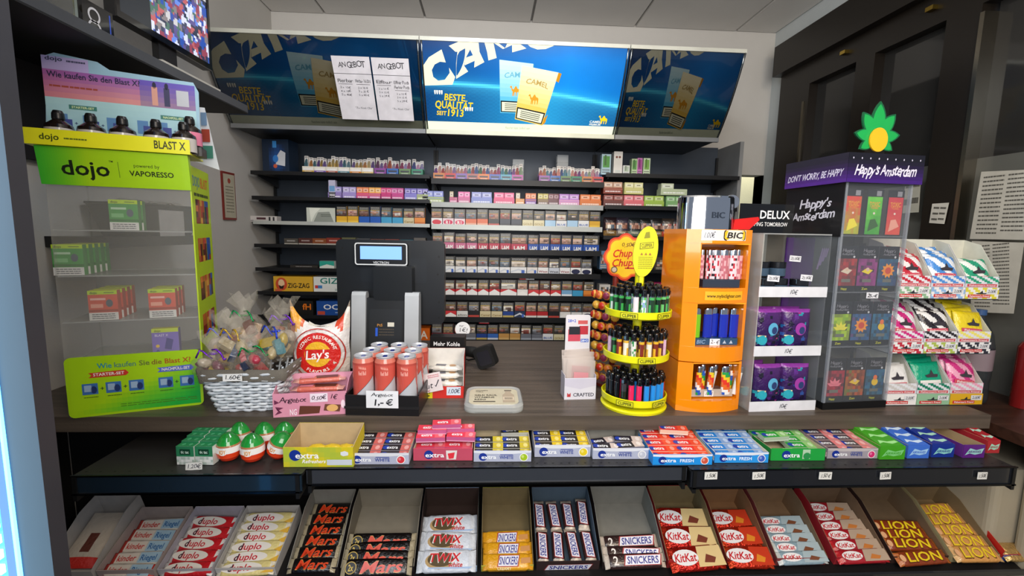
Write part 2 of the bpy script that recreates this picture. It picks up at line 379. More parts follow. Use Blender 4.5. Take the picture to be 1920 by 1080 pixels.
# ================================================================ back shelving
GB = 2.66
def shz(px, py): return PY(px, py, 2.4).z
S1 = PY(808, 470, 2.4).x; S2 = PY(1129, 470, 2.4).x; S0 = -1.205; S3 = PY(1345, 300, 2.66).x
def gond(x0, x1, shelves, label):
    t = thing('wall_shelving', label, 'shelving', (x0, GB, 0)); W = x1-x0
    mb = MB(); mb.box(.01 if x0 < -1 else 0, W, 0, .03, .3, 1.96, '#39424e', 'shelfmetal')
    mb.build('back_panel', t)
    for (z, railc, h, y) in shelves:
        mb = MB(); mb.box(.003, W-.003, y-GB, -.002, z-.012, z, '#2b2c2e', 'shelfmetal'); mb.build('shelf', t)
        mb = MB(); mb.box(.003, W-.003, y-GB-.004, y-GB, z-h, z+.006, railc, 'shelfmetal'); mb.build('shelf_rail', t)
        for bx in (.02, W-.03):
            mb = MB(); mb.prism([(y-GB+.03, z-.02), (-.01, z-.06), (-.01, z-.012), (y-GB+.03, z-.012)], bx, bx+.006, '#26272a', 'shelfmetal', 'x'); mb.build('shelf_bracket', t)
    for bx in (0.0, W-.012):
        mb = MB(); mb.box(bx, bx+.012, -.014, -.001, .3, 1.9, '#15171a', 'shelfmetal'); mb.build('slotted_upright', t)
    return t
zl = [shz(600, y) for y in (325, 372, 418, 461, 505, 549, 593, 640)]
zm = [shz(965, y) for y in (340, 384, 425, 470, 514, 556, 597, 639)]
zr = [shz(1200, y) for y in (328, 388, 445, 507, 560, 610)]
LG = '#b9bdb8'; DR = '#1b1c1e'
gond(S0, S1-.002, [(z, LG if i == 2 else DR, .012, 2.4) for i, z in enumerate(zl)], 'left bay of dark wall shelving, nearly empty, behind the till')
gond(S1, S2-.002, [(z, ('#9c9f9d' if i == 1 else LG) if i in (1, 2) else DR, .02 if i in (1, 2) else .022, 2.4) for i, z in enumerate(zm)], 'middle bay of dark wall shelving packed with cigarette rows')
gond(S2, S3, [(z, DR, .014, 2.4) for z in zr], 'right bay of dark wall shelving behind the orange lighter tower')
mb = MB(); mb.box(S3, S3+.02, 2.42, GB+.03, .3, 1.95, '#8f9090', 'shelfmetal'); mb.build('end_panel', label='grey upright end panel closing the right side of wall shelving', cat='panel')
# ================================================================ the three poster light boxes
def camel(f, cx, cy, s, c, l=3, m='print'):
    pts = [(-.5, .30), (-.42, .38), (-.33, .36), (-.30, .22), (-.24, .08), (-.14, .1), (-.02, .34), (.08, .36), (.2, .14), (.34, .1), (.42, -.02), (.40, -.3), (.36, -.5), (.29, -.5), (.31, -.28), (.24, -.12), (.16, -.2), (.14, -.5), (.07, -.5), (.07, -.18), (-.06, -.16), (-.08, -.5), (-.15, -.5), (-.15, -.2), (-.2, -.5), (-.27, -.5), (-.24, -.12), (-.34, -.02), (-.38, .2), (-.5, .22)]
    # triangulated fan is unsafe for this outline, so it is one ngon
    return f.poly([(cx+x*s, cy+y*s) for x, y in pts], c, l, m)
def poster(x0, x1, label, lit, lean_right=0):
    zb, zt_, yb, yt = 1.928, 2.253, 2.25, 2.05
    t = thing('light_box_sign', label, 'advertising sign', (x0, 0, 0)); W = x1-x0
    ch = Vector((0, yt-yb, zt_-zb)); H = ch.length; v = ch.normalized(); m = 'lit' if lit else 'dimsign'
    dsp = lambda x, y: .016*4*(y/H)*(1-y/H)
    mb = MB(); f = mb.fr((0, yb, zb), (1, 0, 0), v, dsp)
    SW = W; q = lambda a, b: (a*SW, b*H)
    def bg(a, b):
        if b < .115: return '#e9efcf'
        hz = .56-.22*a*a+.02*a       # the glowing horizon
        d = b-hz
        if d > 0:
            base = mixc('#0f86e0', '#0b3a70', abs(a-.72)*1.2+max(0, b-.85)*1.5)
        else: base = mixc('#2a9ad0', '#0c3c70', min(1, abs(a-.6)*1.5+(.05 if int(a*60+b*46) % 2 else 0)))
        g = math.exp(-(d/.022)**2)*.8+math.exp(-(d/.09)**2)*.3
        return mixc(base, '#54d0f2', g)
    f.grid(0, 0, W, H, 84, 46, bg, 0, m)
    Cc = '#f2edc8'
    clampt = dict(l=2, m=m)
    def uv(x, y): return (max(.001, min(W-.001, (x-172)/1530*W)), max(.001, min(H-.002, (1-(y-168-.027*(x-165))/690)*H)))
    for P_ in ([(325, 235), (352, 325), (310, 320), (270, 340), (230, 290)], [(270, 340), (247, 380), (255, 430), (185, 495), (175, 420), (185, 350), (230, 290)], [(255, 430), (290, 458), (340, 450), (395, 487), (185, 495)], [(340, 450), (378, 400), (375, 362), (418, 430), (395, 487)],
        [(378, 210), (455, 168), (500, 168), (515, 215), (450, 250), (425, 250)], [(500, 168), (560, 168), (500, 290), (485, 345), (515, 388), (425, 443), (428, 330), (440, 245), (480, 200)], [(530, 168), (592, 168), (600, 250), (635, 320), (560, 360), (565, 300), (530, 230)], [(500, 290), (575, 265), (578, 305), (488, 345)],
        [(635, 168), (700, 168), (725, 290), (665, 308), (655, 250)], [(700, 168), (735, 168), (785, 222), (770, 228)], [(800, 170), (890, 170), (940, 222), (838, 250), (835, 200), (785, 222)], [(945, 170), (1150, 180), (1080, 225), (1020, 228), (970, 212)]):
        f.poly([uv(*p) for p in P_][::-1], Cc, 2, m)
    def packp(p, cold, side, top, shade, ttl):
        K = 6*ttl
        P = [q(*a) for a in p]  # BL BR TR TL
        bil = lambda s_, t_: tuple((P[0][k]*(1-s_)+P[1][k]*s_)*(1-t_)+(P[3][k]*(1-s_)+P[2][k]*s_)*t_ for k in (0, 1))
        f.poly([(P[1][0], P[1][1]), (P[1][0]+side*W, P[1][1]+.012), (P[2][0]+side*W, P[2][1]-.004), P[2]], shade, 3+K, m)
        for j in range(12):
            a, b = j/12, (j+1)/12
            f.poly([bil(0, a), bil(1, a), bil(1, b), bil(0, b)], mixc(cold, top, (a*1.15) if a > .3 else .15), 4+K, m)
        f.poly([bil(.02, .02), bil(.98, .02), bil(.98, .25), bil(.02, .25)], '#141c22', 5+K, m)
        f.poly([bil(.06, .04), bil(.94, .04), bil(.94, .225), bil(.06, .225)], '#eceac8', 6+K, m)
        for k in range(4):
            yy = .07+k*.037; f.poly([bil(.16, yy), bil(.84, yy), bil(.84, yy+.016), bil(.16, yy+.016)], '#5b5f58', 7+K, m)
        c0 = bil(.5, .74); ang = math.atan2(P[1][1]-P[0][1], P[1][0]-P[0][0])
        f.text('CAMEL', c0[0], c0[1], H*.055, '#b99c5a' if ttl else '#6fb2c8', 7+K, W*.115, 1, 0, 0, ang, m, 'C', .006)
        c1 = bil(.5, .47); camel(f, c1[0], c1[1], H*.13, '#e09a2c', 7+K, m)
    k_ = 1
    sc_ = lambda c: tuple(x*k_ for x in hexc(c))
    packp(((.385, .24), (.53, .24), (.54, .80), (.375, .83)), sc_('#4fb4dc'), .004, sc_('#c9ecf2'), sc_('#3a8cb4'), 0)
    packp(((.462, .17), (.605, .10), (.665, .72), (.485, .78)), sc_('#f0c04a'), .016, sc_('#fff3c8'), sc_('#c98a1e'), 1)
    Y1, Y2 = ('#ffd11a', '#f4f0dc')
    f.text('BESTE', W*.155, H*.405, H*.075, Y1, 3, W*.105, 1, .1, 0, -.03, m); f.text('QUALITÄT', W*.15, H*.315, H*.085, Y1, 3, W*.19, 1, .1, 0, -.03, m)
    f.text('SEIT', W*.085, H*.215, H*.05, Y1, 3, W*.05, 1, .1, 0, -.03, m); f.text('1913', W*.155, H*.222, H*.085, Y1, 3, W*.09, 1, .1, 0, -.03, m)
    f.text('""', W*.075, H*.42, H*.11, Y2, 3, W*.045, 1, 0, 0, 0, m); f.text('""', W*.225, H*.235, H*.11, Y2, 3, W*.045, 1, 0, 0, 0, m)
    camel(f, W*.925, H*.20, H*.12, Y1, 3, m); f.text('CAMEL', W*.885, H*.165, H*.03, Y2, 4, W*.06, 1, 0, 0, 0, m); f.text('PREMIUM', W*.885, H*.13, H*.022, Y2, 4, W*.06, 1, 0, 0, 0, m)
    f.text('Rauchen kann tödlich sein', W*.48, H*.055, H*.03, '#9aa08a', 3, W*.13, 0, 0, 0, 0, m)
    mb.build('poster_face', t)
    for xx in (0, W):
        mb = MB()
        pts = [Vector((xx+(.006 if xx == 0 else -.006), yb, zb))+v*(H*i/8)+f.n*(dsp(0, H*i/8)+.001) for i in range(9)]; mb.tube(pts, .0045, '#8b9092', 'steel', 5); mb.build('side_frame', t)
    mb = MB(); mb.box(0, W, yt-.004, yt+.012, zt_-.004, zt_+.012, '#c8c9bd', 'shelfmetal'); mb.build('top_frame', t)
    mb = MB(); mb.box(0, W, yb-.006, yb+.01, zb-.02, zb, '#b9bba8' if lit else '#77797a', 'shelfmetal'); mb.build('bottom_frame', t)
    mb = MB(); mb.prism([(yb+.006, zb-.012), (GB-.001, zb-.012), (GB-.001, zt_), (yt+.012, zt_), (yt+.04, zt_-.07), (yb+.02, zb+.07)], .002, W-.002, '#3b3f43', 'shelfmetal', 'x'); mb.build('housing', t)
    return t
X0 = PY(402, 64, 2.05).x; XA = PY(786, 72, 2.05).x; XB = PY(1166, 87, 2.05).x; XC = PY(1398, 98, 2.05).x
poster(S0, S1-.004, 'unlit cigarette poster light box on the left, two offer sheets taped on', False)
mid = poster(S1, S2-.004, 'brightly lit blue cigarette poster light box in the middle', True)
poster(S2, 1.12, 'unlit cigarette poster light box on the right', False)
# sheets taped to the left light box
def offer(x0, x1, y0, y1, cols_, rows_, label, foot):
    a = PY(x0, (y0+y1)/2, 2.12); b = PY(x1, (y0+y1)/2, 2.12); W = b.x-a.x; H = W*1.66
    yb = 2.205; zb = PY(x0, y1, yb).z
    v = Vector((0, -.20, .325)).normalized()
    mb = MB(); f = mb.fr((0, 0, 0), (1, 0, 0), v)
    f.grid(0, 0, W, H, 1, 1, lambda a, b: '#e4e1e6', 0, 'paper'); f.grid(0, 0, W, H, 1, 1, lambda a, b: '#e4e1e6', -2, 'paper')
    f.text('ANGEBOT', W*.5, H*.88, H*.085, '#2a2a30', 1, W*.7, 0, 0, 1, m='paper'); f.rect(0, H*.735, W, H*.742, '#2a2a30', 1, 'paper')
    for i, (ttl, lines_) in enumerate(zip(cols_, rows_)):
        cx = W*(.26+.48*i); yy = H*.63
        for s in ttl.split('\n'): f.text(s, cx, yy, H*.05, '#33333a', 1, min(W*.42, W*.075*len(s)), 0, 0, .8, m='paper'); yy -= H*.075
        f.rect(cx-W*.19, yy+H*.02, cx+W*.19, yy+H*.026, '#33333a', 1, 'paper'); yy -= H*.03
        for s in lines_: f.text(s, cx-W*.02, yy, H*.032, '#55555c', 1, W*.28, 0, 0, 1, m='paper'); yy -= H*.058
    f.text(foot, W*.66, H*.2, H*.03, '#7a7a80', 1, W*.5, 0, .2, 1, m='paper')
    mb.build('offer_sheet', label=label, cat='paper', loc=(a.x, yb-.012, zb))
offer(631, 700, 108, 224, ('Flerbar', 'Flerbar 16.000'), (('2 x 10€', '4 x 18€', '5 x 40€'), ('2 x 18 €', '3 x 35 €', '5 x 60 €')), 'left handwritten offer sheet taped to the dark poster', '"The Kiosk Club"')
offer(703, 771, 108, 226, ('Elfbar', 'Elfbar Pods\nFlerbar Pods'), (('2 x 10 €', '3 x 15 €', '5 x 24 €'), ('2 x 10 €', '3 x 15 €', '5 x 24 €')), 'right handwritten offer sheet taped to the dark poster', '"The Kiosk Club"')
# framed notice on the left wall
a = PX(414, 320, WX0+.004); b = PX(443, 425, WX0+.004); mb = MB()
mb.box(0, .008, -(b.y-a.y), 0, -.22, 0, '#7a2a22', 'plastic')
f = mb.fr((.008, -(b.y-a.y)*.95, -.21), (0, 1, 0), (0, 0, 1)); Wd = (b.y-a.y)*.9
f.rect(0, 0, Wd, .2, '#b8b29c', 1, 'paper'); f.lines(Wd*.15, .02, Wd*.85, .15, 9, '#7d7868', 2, .3, 2, 'paper'); f.ell(Wd*.5, .17, .012, .012, '#a04a3a', 2)
mb.build('framed_notice', label='small red framed certificate on the left wall beside the green display', cat='picture', loc=(WX0+.001, b.y, a.z))
# ================================================================ cigarette packs
def pal(rnd, k): return rnd.choice(k)
SKIN = ['#a7745a', '#8f5a48', '#c9a08a', '#6b4a40', '#b98c7c', '#7d7f86', '#d2c4b4', '#9a3d33', '#4a4440', '#a48a6a', '#e2dccf', '#5a6a78']
def pack_mesh(style, seed, W=.055, H=.088, D=.024, wide=False):
    """style: (body colour, brand panel colour, mark, mark text, mark colour)"""
    rnd = random.Random(seed); body, panel, mark, txt, tc = style
    if wide: W = wide
    mb = MB(); mb.box(-W/2, W/2, 0, D, 0, H, panel, 'print', T='#1b1a1c')
    f = mb.fr((-W/2, 0, 0)); yb = H*.42
    f.rect(0, 0, W, yb, panel, 1)
    if mark == 'roof': f.rect(0, 0, W, yb*.55, '#e9e6e2', 2); f.poly([(0, yb*.55), (W, yb*.55), (W*.5, yb)], '#e9e6e2', 2)
    if mark == 'roofr': f.poly([(0, 0), (W, 0), (W, yb*.35), (W*.5, yb*.75), (0, yb*.35)], '#f0ece6', 2)
    if mark == 'oval': f.ell(W*.5, yb*.45, W*.42, yb*.34, tc, 2)
    if mark == 'chev': f.poly([(0, yb*.2), (W*.5, yb*.55), (W, yb*.2), (W, yb*.4), (W*.5, yb*.8), (0, yb*.4)], '#c8ccd2', 2); f.rect(W*.68, yb*.1, W*.88, yb*.6, '#3b62b4', 3)
    if mark == 'band': f.rect(0, 0, W, yb*.4, tc, 2)
    if txt: f.text(txt, W*.5, yb*(.42 if mark != 'band' else .7), yb*(.5 if len(txt) < 4 else .28), '#f1efe9' if mark != 'white' else tc, 3, min(W*.85, W*.24*len(txt)), 1)
    f.rect(0, yb, W, H, '#151415', 1)
    a, b = rnd.choice(SKIN), rnd.choice(SKIN); cx, cy, r_ = rnd.uniform(.3, .7), rnd.uniform(.35, .65), rnd.uniform(.2, .4); bgc = rnd.choice(SKIN)
    x0, x1, y0, y1 = W*.05, W*.95, yb+H*.03, H*.76
    def photo(u, v):
        d = math.hypot((u-cx), (v-cy)*1.1); c = mixc(a, b, d/r_) if d < r_ else bgc
        return mixc(c, '#ffffff' if v > .55 else '#000000', rnd.random()*.3)
    f.grid(x0, y0, x1, y1, 5, 4, photo, 2); f.rect(x0, y1, x1, y1+H*.018, '#d8b83a', 2)
    f.lines(W*.08, y1+H*.035, W*.92, H*.96, 3, '#b6b4ae', 2, .4, seed); f.rect(W*.9, yb, W, H*.98, '#3a3936', 3)
    return m_(mb, 'cigarette_pack')
ST = {'redw': ('w', '#e6e3e2', 'oval', '', '#d23a4a'), 'pink': ('w', '#e8d0d4', 'oval', 'R1', '#d4335c'), 'orng': ('o', '#d9663a', 'band', '', '#e0a58a'), 'blk': ('b', '#1d1c1f', 'band', '', '#b8443a'),
 'dkb': ('b', '#2a3442', 'band', '', '#1a2028'), 'crm': ('c', '#d9cfa6', 'white', 'GOLD', '#9a8240'), 'lbl': ('l', '#a9cbe4', 'white', '', '#4a7ab0'), 'wht': ('w', '#e4e4e2', 'white', 'BLUE', '#3a62a8'),
 'LMr': ('r', '#b8324a', '', 'L&M', ''), 'LMb': ('b', '#2450a4', '', 'L&M', ''), 'LMp': ('p', '#c76a8c', '', 'L&M', ''),
 'chv': ('w', '#e2e2e0', 'chev', '', ''), 'wstr': ('r', '#e8e6e4', 'white', 'West', '#8c1f2c'), 'wstb': ('r', '#c7ccd4', 'white', 'West', '#26262e'), 'pll': ('w', '#e9e7e3', 'oval', '', '#23284a'),
 'mrl': ('r', '#c81f2b', 'roof', '', ''), 'mrg': ('r', '#e6e2dc', 'roofr', '', ''), 'mrd': ('r', '#d2393e', 'roofr', '', ''), 'lbb': ('b', '#7aa8cc', 'band', '', '#e6ebf0'), 'camb': ('b', '#3f9ac4', 'white', '', '#fff'), 'org2': ('o', '#e08a3a', 'band', '', '#c46a24'),
 'gld': ('g', '#cdbf98', 'white', 'Camel', '#8a7038'), 'dvr': ('b', '#1f3f86', 'band', '', '#b8a25a'), 'dvb': ('b', '#22304f', 'chev', '', ''), 'rdd': ('r', '#b3262a', 'band', '', '#d8d4cc'), 'rddk': ('r', '#9c2530', '', '', ''),
 'whs': ('w', '#dcdcd6', 'white', 'slim', '#6a6a60'), 'brn': ('o', '#b98a4a', 'band', '', '#c9a468'), 'glb': ('b', '#3564b0', 'band', '', '#c8cdd8'), 'gry': ('g', '#6e7078', 'band', '', '#a0a4ac'), 'prl': ('w', '#e0d9d2', 'chev', '', ''), 'yel': ('y', '#d8a52c', 'band', '', '#e8c044'), 'blu1': ('b', '#1f58b0', 'white', '', '#fff')}
COLN = {'redw': 'white pack with a red oval', 'pink': 'pale pink pack with a red oval', 'orng': 'orange pack', 'blk': 'black pack', 'dkb': 'dark slate pack', 'crm': 'cream pack', 'lbl': 'light blue pack', 'wht': 'white pack with blue print', 'LMr': 'crimson pack', 'LMb': 'royal blue pack', 'LMp': 'pink pack', 'chv': 'white pack with grey chevron', 'wstr': 'white pack with dark red print', 'wstb': 'silver pack with black print', 'pll': 'white pack with navy oval', 'mrl': 'red and white pack', 'mrg': 'white pack with pale roof shape', 'mrd': 'red pack with white foot', 'lbb': 'pale blue pack', 'camb': 'sky blue pack', 'org2': 'orange pack', 'gld': 'beige gold pack', 'dvr': 'navy and gold pack', 'dvb': 'dark navy pack', 'rdd': 'red pack with a pale band', 'rddk': 'dark red pack', 'whs': 'off white slim pack', 'brn': 'tan pack', 'glb': 'blue pack with a pale band', 'gry': 'grey pack', 'prl': 'pearl pack', 'yel': 'yellow pack', 'blu1': 'deep blue pack'}
SHN = ['top', 'second', 'third', 'fourth', 'fifth', 'sixth', 'seventh', 'bottom']
seedn = [100]
def pack_row(z, x0, x1, styles, where, grp, y=2.405, H=.088):
    n = sum(1.5 if s.endswith('+') else 1 for s in styles); p = (x1-x0)/n; x = x0
    for i, s in enumerate(styles):
        big = s.endswith('+'); k = s.rstrip('+'); wd = p*(1.5 if big else 1)
        if k != '-':
            seedn[0] += 1
            me = pack_mesh(ST[k], seedn[0], W=wd-.0035, H=H*random.choice((.97, 1, 1, 1.03)), D=.022)
            lb = '%s%s, %s from the left on %s' % ('wide ' if big else '', COLN[k], ORD[i] if i < 20 else 'last', where)
            link(me, 'cigarette_pack', None, lb, 'cigarette pack', grp, None, (x+wd/2, y+random.uniform(0, .004), z), random.uniform(-.015, .015))
        x += wd
xs = lambda px, py=470: PY(px, py, 2.4).x
MID = ['the silver railed shelf', 'the crimson and royal blue row', 'the white chevron row', 'the red and white row', 'the beige and navy row', 'the lowest row']
rows = [(2, 808, 1124, ['redw', 'pink', 'pink', 'orng', 'orng', 'blk', 'dkb', 'dkb', 'crm', 'crm', 'lbl', 'wht', 'lbl', 'wht', 'yel']),
 (3, 810, 1124, ['wht', 'LMp', 'LMp', 'LMp', 'LMr', 'LMr', 'LMr', 'LMr+', 'LMb', 'LMb', 'LMb', 'LMb', 'LMb', 'LMb+']),
 (4, 832, 1112, ['chv', 'chv', 'chv', 'chv', 'chv', 'chv', 'chv+', 'prl', 'wstr', 'wstb', 'wstr', 'pll', 'pll']),
 (5, 832, 1118, ['mrl', 'mrl', 'mrl', 'mrl', 'mrl', 'mrl+', 'mrg', 'mrd', 'mrd', 'mrd', 'lbb', 'camb', 'org2']),
 (6, 834, 1118, ['mrd', 'whs', 'blk', 'gld', 'gld', 'dvr', 'dvb', 'rdd', 'rdd', 'blk', 'mrg', 'wht', 'pll']),
 (7, 808, 1064, ['rddk', 'mrd', 'dkb', 'gry', 'dvr', 'glb', 'brn', 'brn', 'gry', 'gry', 'wht', 'crm'])]
for j, (si, a, b, st) in enumerate(rows):
    pack_row(zm[si], xs(a), xs(b), st, MID[j], 'cigarette packs on ' + MID[j])
pack_row(zl[2], xs(629, 400), xs(797, 400), ['yel', 'yel', 'blu1', 'blu1', 'camb', 'camb', 'gld', 'org2'], 'the left bay above the till', 'cigarette packs above the till')
# carton sample standing on the red and white row
mb = MB(); mb.box(0, .08, 0, .03, 0, .022, '#dfe3ea', 'print'); f = mb.fr((0, 0, 0)); f.rect(0, 0, .035, .022, '#c8202c', 1); f.text('D', .055, .011, .014, '#2450a4', 2)
mb.build('carton_topper', label='red and white carton piece with a blue letter on the red and white row', cat='carton', loc=(xs(974, 520), 2.408, zm[5]+.0915))
mb = MB(); mb.box(0, .055, 0, .03, 0, .022, '#b02430', 'print'); mb.fr((0, 0, 0)).lines(.005, .004, .05, .018, 3, '#e4d8d8', 1); mb.build('carton_topper', label='small red pack lying flat on a pack of the lowest row', cat='carton', loc=(xs(898, 610), 2.408, zm[7]+.0915))
# ================================================================ vape display boxes on the top shelf
def vape_box(seed, base, items, front=None):
    rnd = random.Random(seed); W = .058; parts = []
    mb = MB(); mb.box(-W/2, W/2, 0, .002, 0, .036, base, 'print'); mb.box(-W/2, W/2, .068, .07, 0, .05, base, 'print'); mb.box(-W/2, -W/2+.0015, .002, .068, 0, .036, base, 'print'); mb.box(W/2-.0015, W/2, .002, .068, 0, .036, base, 'print'); mb.box(-W/2, W/2, .002, .068, 0, .002, base, 'print')
    f = mb.fr((-W/2, 0, 0)); 
    if front: f.rect(0, .004, W, .016, front, 1)
    f.rect(W*.12, .018, W*.88, .026, '#eceaea' if front else '#3a3a44', 2); f.lines(W*.2, .006, W*.8, .013, 2, '#f4f2ee', 3, .5, seed)
    parts.append(('tray', m_(mb, 'tray'), None, None))
    n = 3
    for i in range(n):
        c = rnd.choice(items); h = rnd.uniform(.074, .094); mb = MB(); mb.box(-.009, .009, -.009, .009, 0, h, '#dfdcd8', 'print')
        f = mb.fr((-.009, -.009, 0)); f.rect(0, 0, .018, h*.62, c, 1); f.poly([(.002, h*.3), (.016, h*.42), (.016, h*.78), (.009, h*.86), (.002, h*.7)], mixc(c, '#000', .35), 2); f.rect(.003, h*.9, .015, h*.95, '#77757a', 2)
        parts.append(('vape_pack', m_(mb, 'vape_pack'), ((i-1)*.0185, .02+rnd.uniform(0, .03), .0025), (R(-4), 0, R(rnd.uniform(-4, 4)))))
    return kit('vape_display_box', 'display box', parts)
G1 = ['#c9a24e', '#7a58a8', '#a85a4a', '#5a8a9a', '#d98a34', '#e0c07a']; G2 = ['#6a3aa0', '#b0306a', '#d2603a', '#3a4aa0', '#7a3a70', '#c04a9a']; G3 = ['#3a8a5a', '#d2443a', '#3aa0b8', '#d8743a', '#8a3aa0', '#2a62b0', '#c83a7a']
vx = [(567+22.2*i, '#e4dfd2', G1) for i in range(6)]+[(702+23*i, None, G2) for i in range(4)]+[(812+21*i, None, G3) for i in range(8)]
vx = [v for v in vx]+[(1010+20*i, None, G3) for i in range(6)]
bases2 = ['#7a5aa8', '#b24a98', '#c8804a', '#4a62b0', '#6a8a5a', '#a8605a', '#8a4a9a', '#c84a4a', '#4a9ab0', '#3a8a6a', '#d87a3a', '#3a6ab0']
for i, (px, b, g) in enumerate(vx):
    base = b or bases2[(i*5) % 12]
    k = vape_box(i, base, g, rnd_c if False else (None if b is None else G1[i % 6]))
    p = PY(px+11, 326 if px < 805 else 338, 2.42); zz = zl[0] if px < 800 else zm[0]
    cnm = {'#e4dfd2': 'cream fronted', '#7a5aa8': 'violet', '#b24a98': 'magenta', '#c8804a': 'orange brown', '#4a62b0': 'blue', '#6a8a5a': 'moss green', '#a8605a': 'brick', '#8a4a9a': 'purple', '#c84a4a': 'red', '#4a9ab0': 'teal', '#3a8a6a': 'green', '#d87a3a': 'orange', '#3a6ab0': 'mid blue'}[base]
    stamp(k, '%s vape display box, %s' % (cnm, 'on the left bay top shelf, %s from the left' % ORD[i] if i < 10 else 'on the middle bay top shelf, %s from its left end' % ORD[i-10]), (p.x, 2.42, zz), group='vape display boxes on the top shelf')
for i, (px, py) in enumerate(((971, 322), (1053, 322))):
    p = PY(px, py, 2.55); mb = MB(); mb.box(-.03, .03, 0, .05, 0, .13+.03*i, '#dfe6ea', 'frost')
    for q in range(6): mb.box(-.031, .031, -.001, .051, .02+q*.02, .022+q*.02, '#9aa4ac', 'frost')
    mb.build('clear_stack', label='tall clear plastic stack behind the vape boxes, %s one' % ('left' if i == 0 else 'right and taller'), cat='plastic container', loc=(p.x, 2.52, zm[0]))
# right bay top shelf
def plainbox(nm, lb, cat, loc, W, D, H, c, art=None, m='print', rz=0, grp=None, seed=1, T=None):
    mb = MB(); mb.box(-W/2, W/2, 0, D, 0, H, c, m, T=T); f = mb.fr((-W/2, 0, 0))
    if art: art(f, W, H)
    return mb.build(nm, label=lb, cat=cat, loc=loc, rz=rz, group=grp)
for i, (px, w_, h_, c, c2, lb) in enumerate(((1136, .05, .105, '#a9c8d2', '#4a9a3a', 'slim green and pink vape carton at the left of right bay'), (1158, .046, .12, '#e8e4dc', '#7a3a2a', 'tall white carton with two brown dots'), (1174, .035, .05, '#e4e6e2', '#b8c8b0', 'low white carton beside the tall white one'), (1189, .03, .085, '#b9d2a2', '#5a9a4a', 'pale green narrow carton on the right bay'), (1199, .026, .09, '#c878b8', '#a03a8a', 'pink narrow carton on the right bay'), (1212, .036, .09, '#c9dcb8', '#7ab04a', 'light green carton at the end of the right bay group'))):
    p = PY(px, 325, 2.42)
    def art(f, W, H, c2=c2, i=i):
        if i == 1: f.ell(W*.33, H*.76, .006, .006, c2); f.ell(W*.67, H*.76, .006, .006, c2); f.rect(W*.2, H*.1, W*.8, H*.2, '#cfd4cc')
        else: f.rect(W*.15, H*.35, W*.85, H*.9, c2); f.rect(W*.3, H*.45, W*.5, H*.95, mixc(c2, '#000', .3), 2); f.lines(W*.1, H*.06, W*.9, H*.28, 2, '#5a5a5a', 2, .4, i)
    plainbox('vape_carton', lb, 'box', (p.x, 2.42, zr[0]), w_, .04, h_, c, art)
# second shelf: pink and purple boxes
def padbox(W, H, c, c2, seed, top=True):
    rnd = random.Random(seed); parts = []
    mb = MB(); mb.box(-W/2, W/2, 0, .06, 0, H*.52, c, 'print'); f = mb.fr((-W/2, 0, 0)); f.lines(W*.1, H*.1, W*.9, H*.3, 1, mixc(c, '#fff', .7), 1, .6, seed); f.rect(0, H*.36, W, H*.42, mixc(c, c2, .6), 1)
    parts.append(('lower_box', m_(mb, 'lower_box'), None, None))
    for i in (-1, 1):
        if not top and i > 0: break
        mb = MB(); w2 = W*.47; mb.box(-w2/2, w2/2, 0, .05, 0, H*.46, c2, 'print', T=mixc(c2, '#fff', .35)); f = mb.fr((-w2/2, 0, 0)); f.rect(w2*.1, H*.1, w2*.9, H*.34, mixc(c2, '#fff', .45), 1); f.rect(w2*.3, H*.18, w2*.7, H*.26, mixc(c2, '#000', .3), 2)
        parts.append(('upper_box', m_(mb, 'upper_box'), (i*W*.245, .004, H*.525), None))
    return kit('vape_pod_box', 'box', parts)
seq = [(628, 24, '#8f7ab8', '#9a90c8', 1), (655, 24, '#9a88c8', '#b0a4d4', 1), (680, 22, '#d04a86', '#e88a5a', 1), (703, 22, '#c8508e', '#f0b05a', 1), (724, 20, '#c23a7a', '#d2467e', 1), (745, 22, '#c44488', '#c85a9a', 1), (770, 22, '#8a86cc', '#7a70c0', 1), (792, 20, '#a6b46a', '#8a80c8', 1),
 (812, 38, '#a8b878', '#8f98d8', 1), (850, 14, '#c04a80', '#c8b89a', 0), (870, 22, '#c05a8a', '#e06aa8', 1), (903, 38, '#7a88c8', '#8a90cc', 1), (945, 38, '#d84a78', '#e05a8a', 1), (975, 16, '#d88a3a', '#c8b8a0', 0), (995, 20, '#7a4a9a', '#d8743a', 1), (1018, 20, '#6a4a3a', '#b8a84a', 1), (1038, 20, '#5a2a34', '#6a2e3a', 1), (1067, 38, '#d89ac0', '#b884cc', 1), (1107, 40, '#d8783a', '#e07a3e', 1)]
for i, (px, w_, c, c2, tp) in enumerate(seq):
    if i == 8: k = None
    p = PY(px, 383 if px > 805 else 372, 2.42); W = w_/350; zz = zm[1] if px > 805 else zl[1]
    stamp(padbox(W, .064, c, c2, i, tp), 'stack of small %s boxes, %s from the left on the second shelf' % (('lilac', 'mauve', 'pink and orange', 'pink and yellow', 'raspberry', 'magenta', 'violet', 'olive and violet', 'pale green and blue', 'half empty pink', 'rose', 'periwinkle', 'hot pink', 'half empty orange', 'purple and orange', 'brown and yellow', 'maroon', 'lilac pink', 'bright orange')[i], ORD[i]), (p.x, 2.42, zz), group='pod boxes on the second shelf')
seq = [(1148, 36, '#8a3a2a', '#c8a084', 0), (1187, 36, '#c8c47a', '#d8d49a', 0), (1150, 38, '#6a3a34', '#8a4038', 1), (1188, 38, '#d86a72', '#e07a80', 1), (1226, 38, '#9ab84a', '#a8c45a', 1), (1266, 36, '#7aa86a', '#8ab87a', 1), (1262, 50, '#b8c4a0', '#c4ccae', 0)]
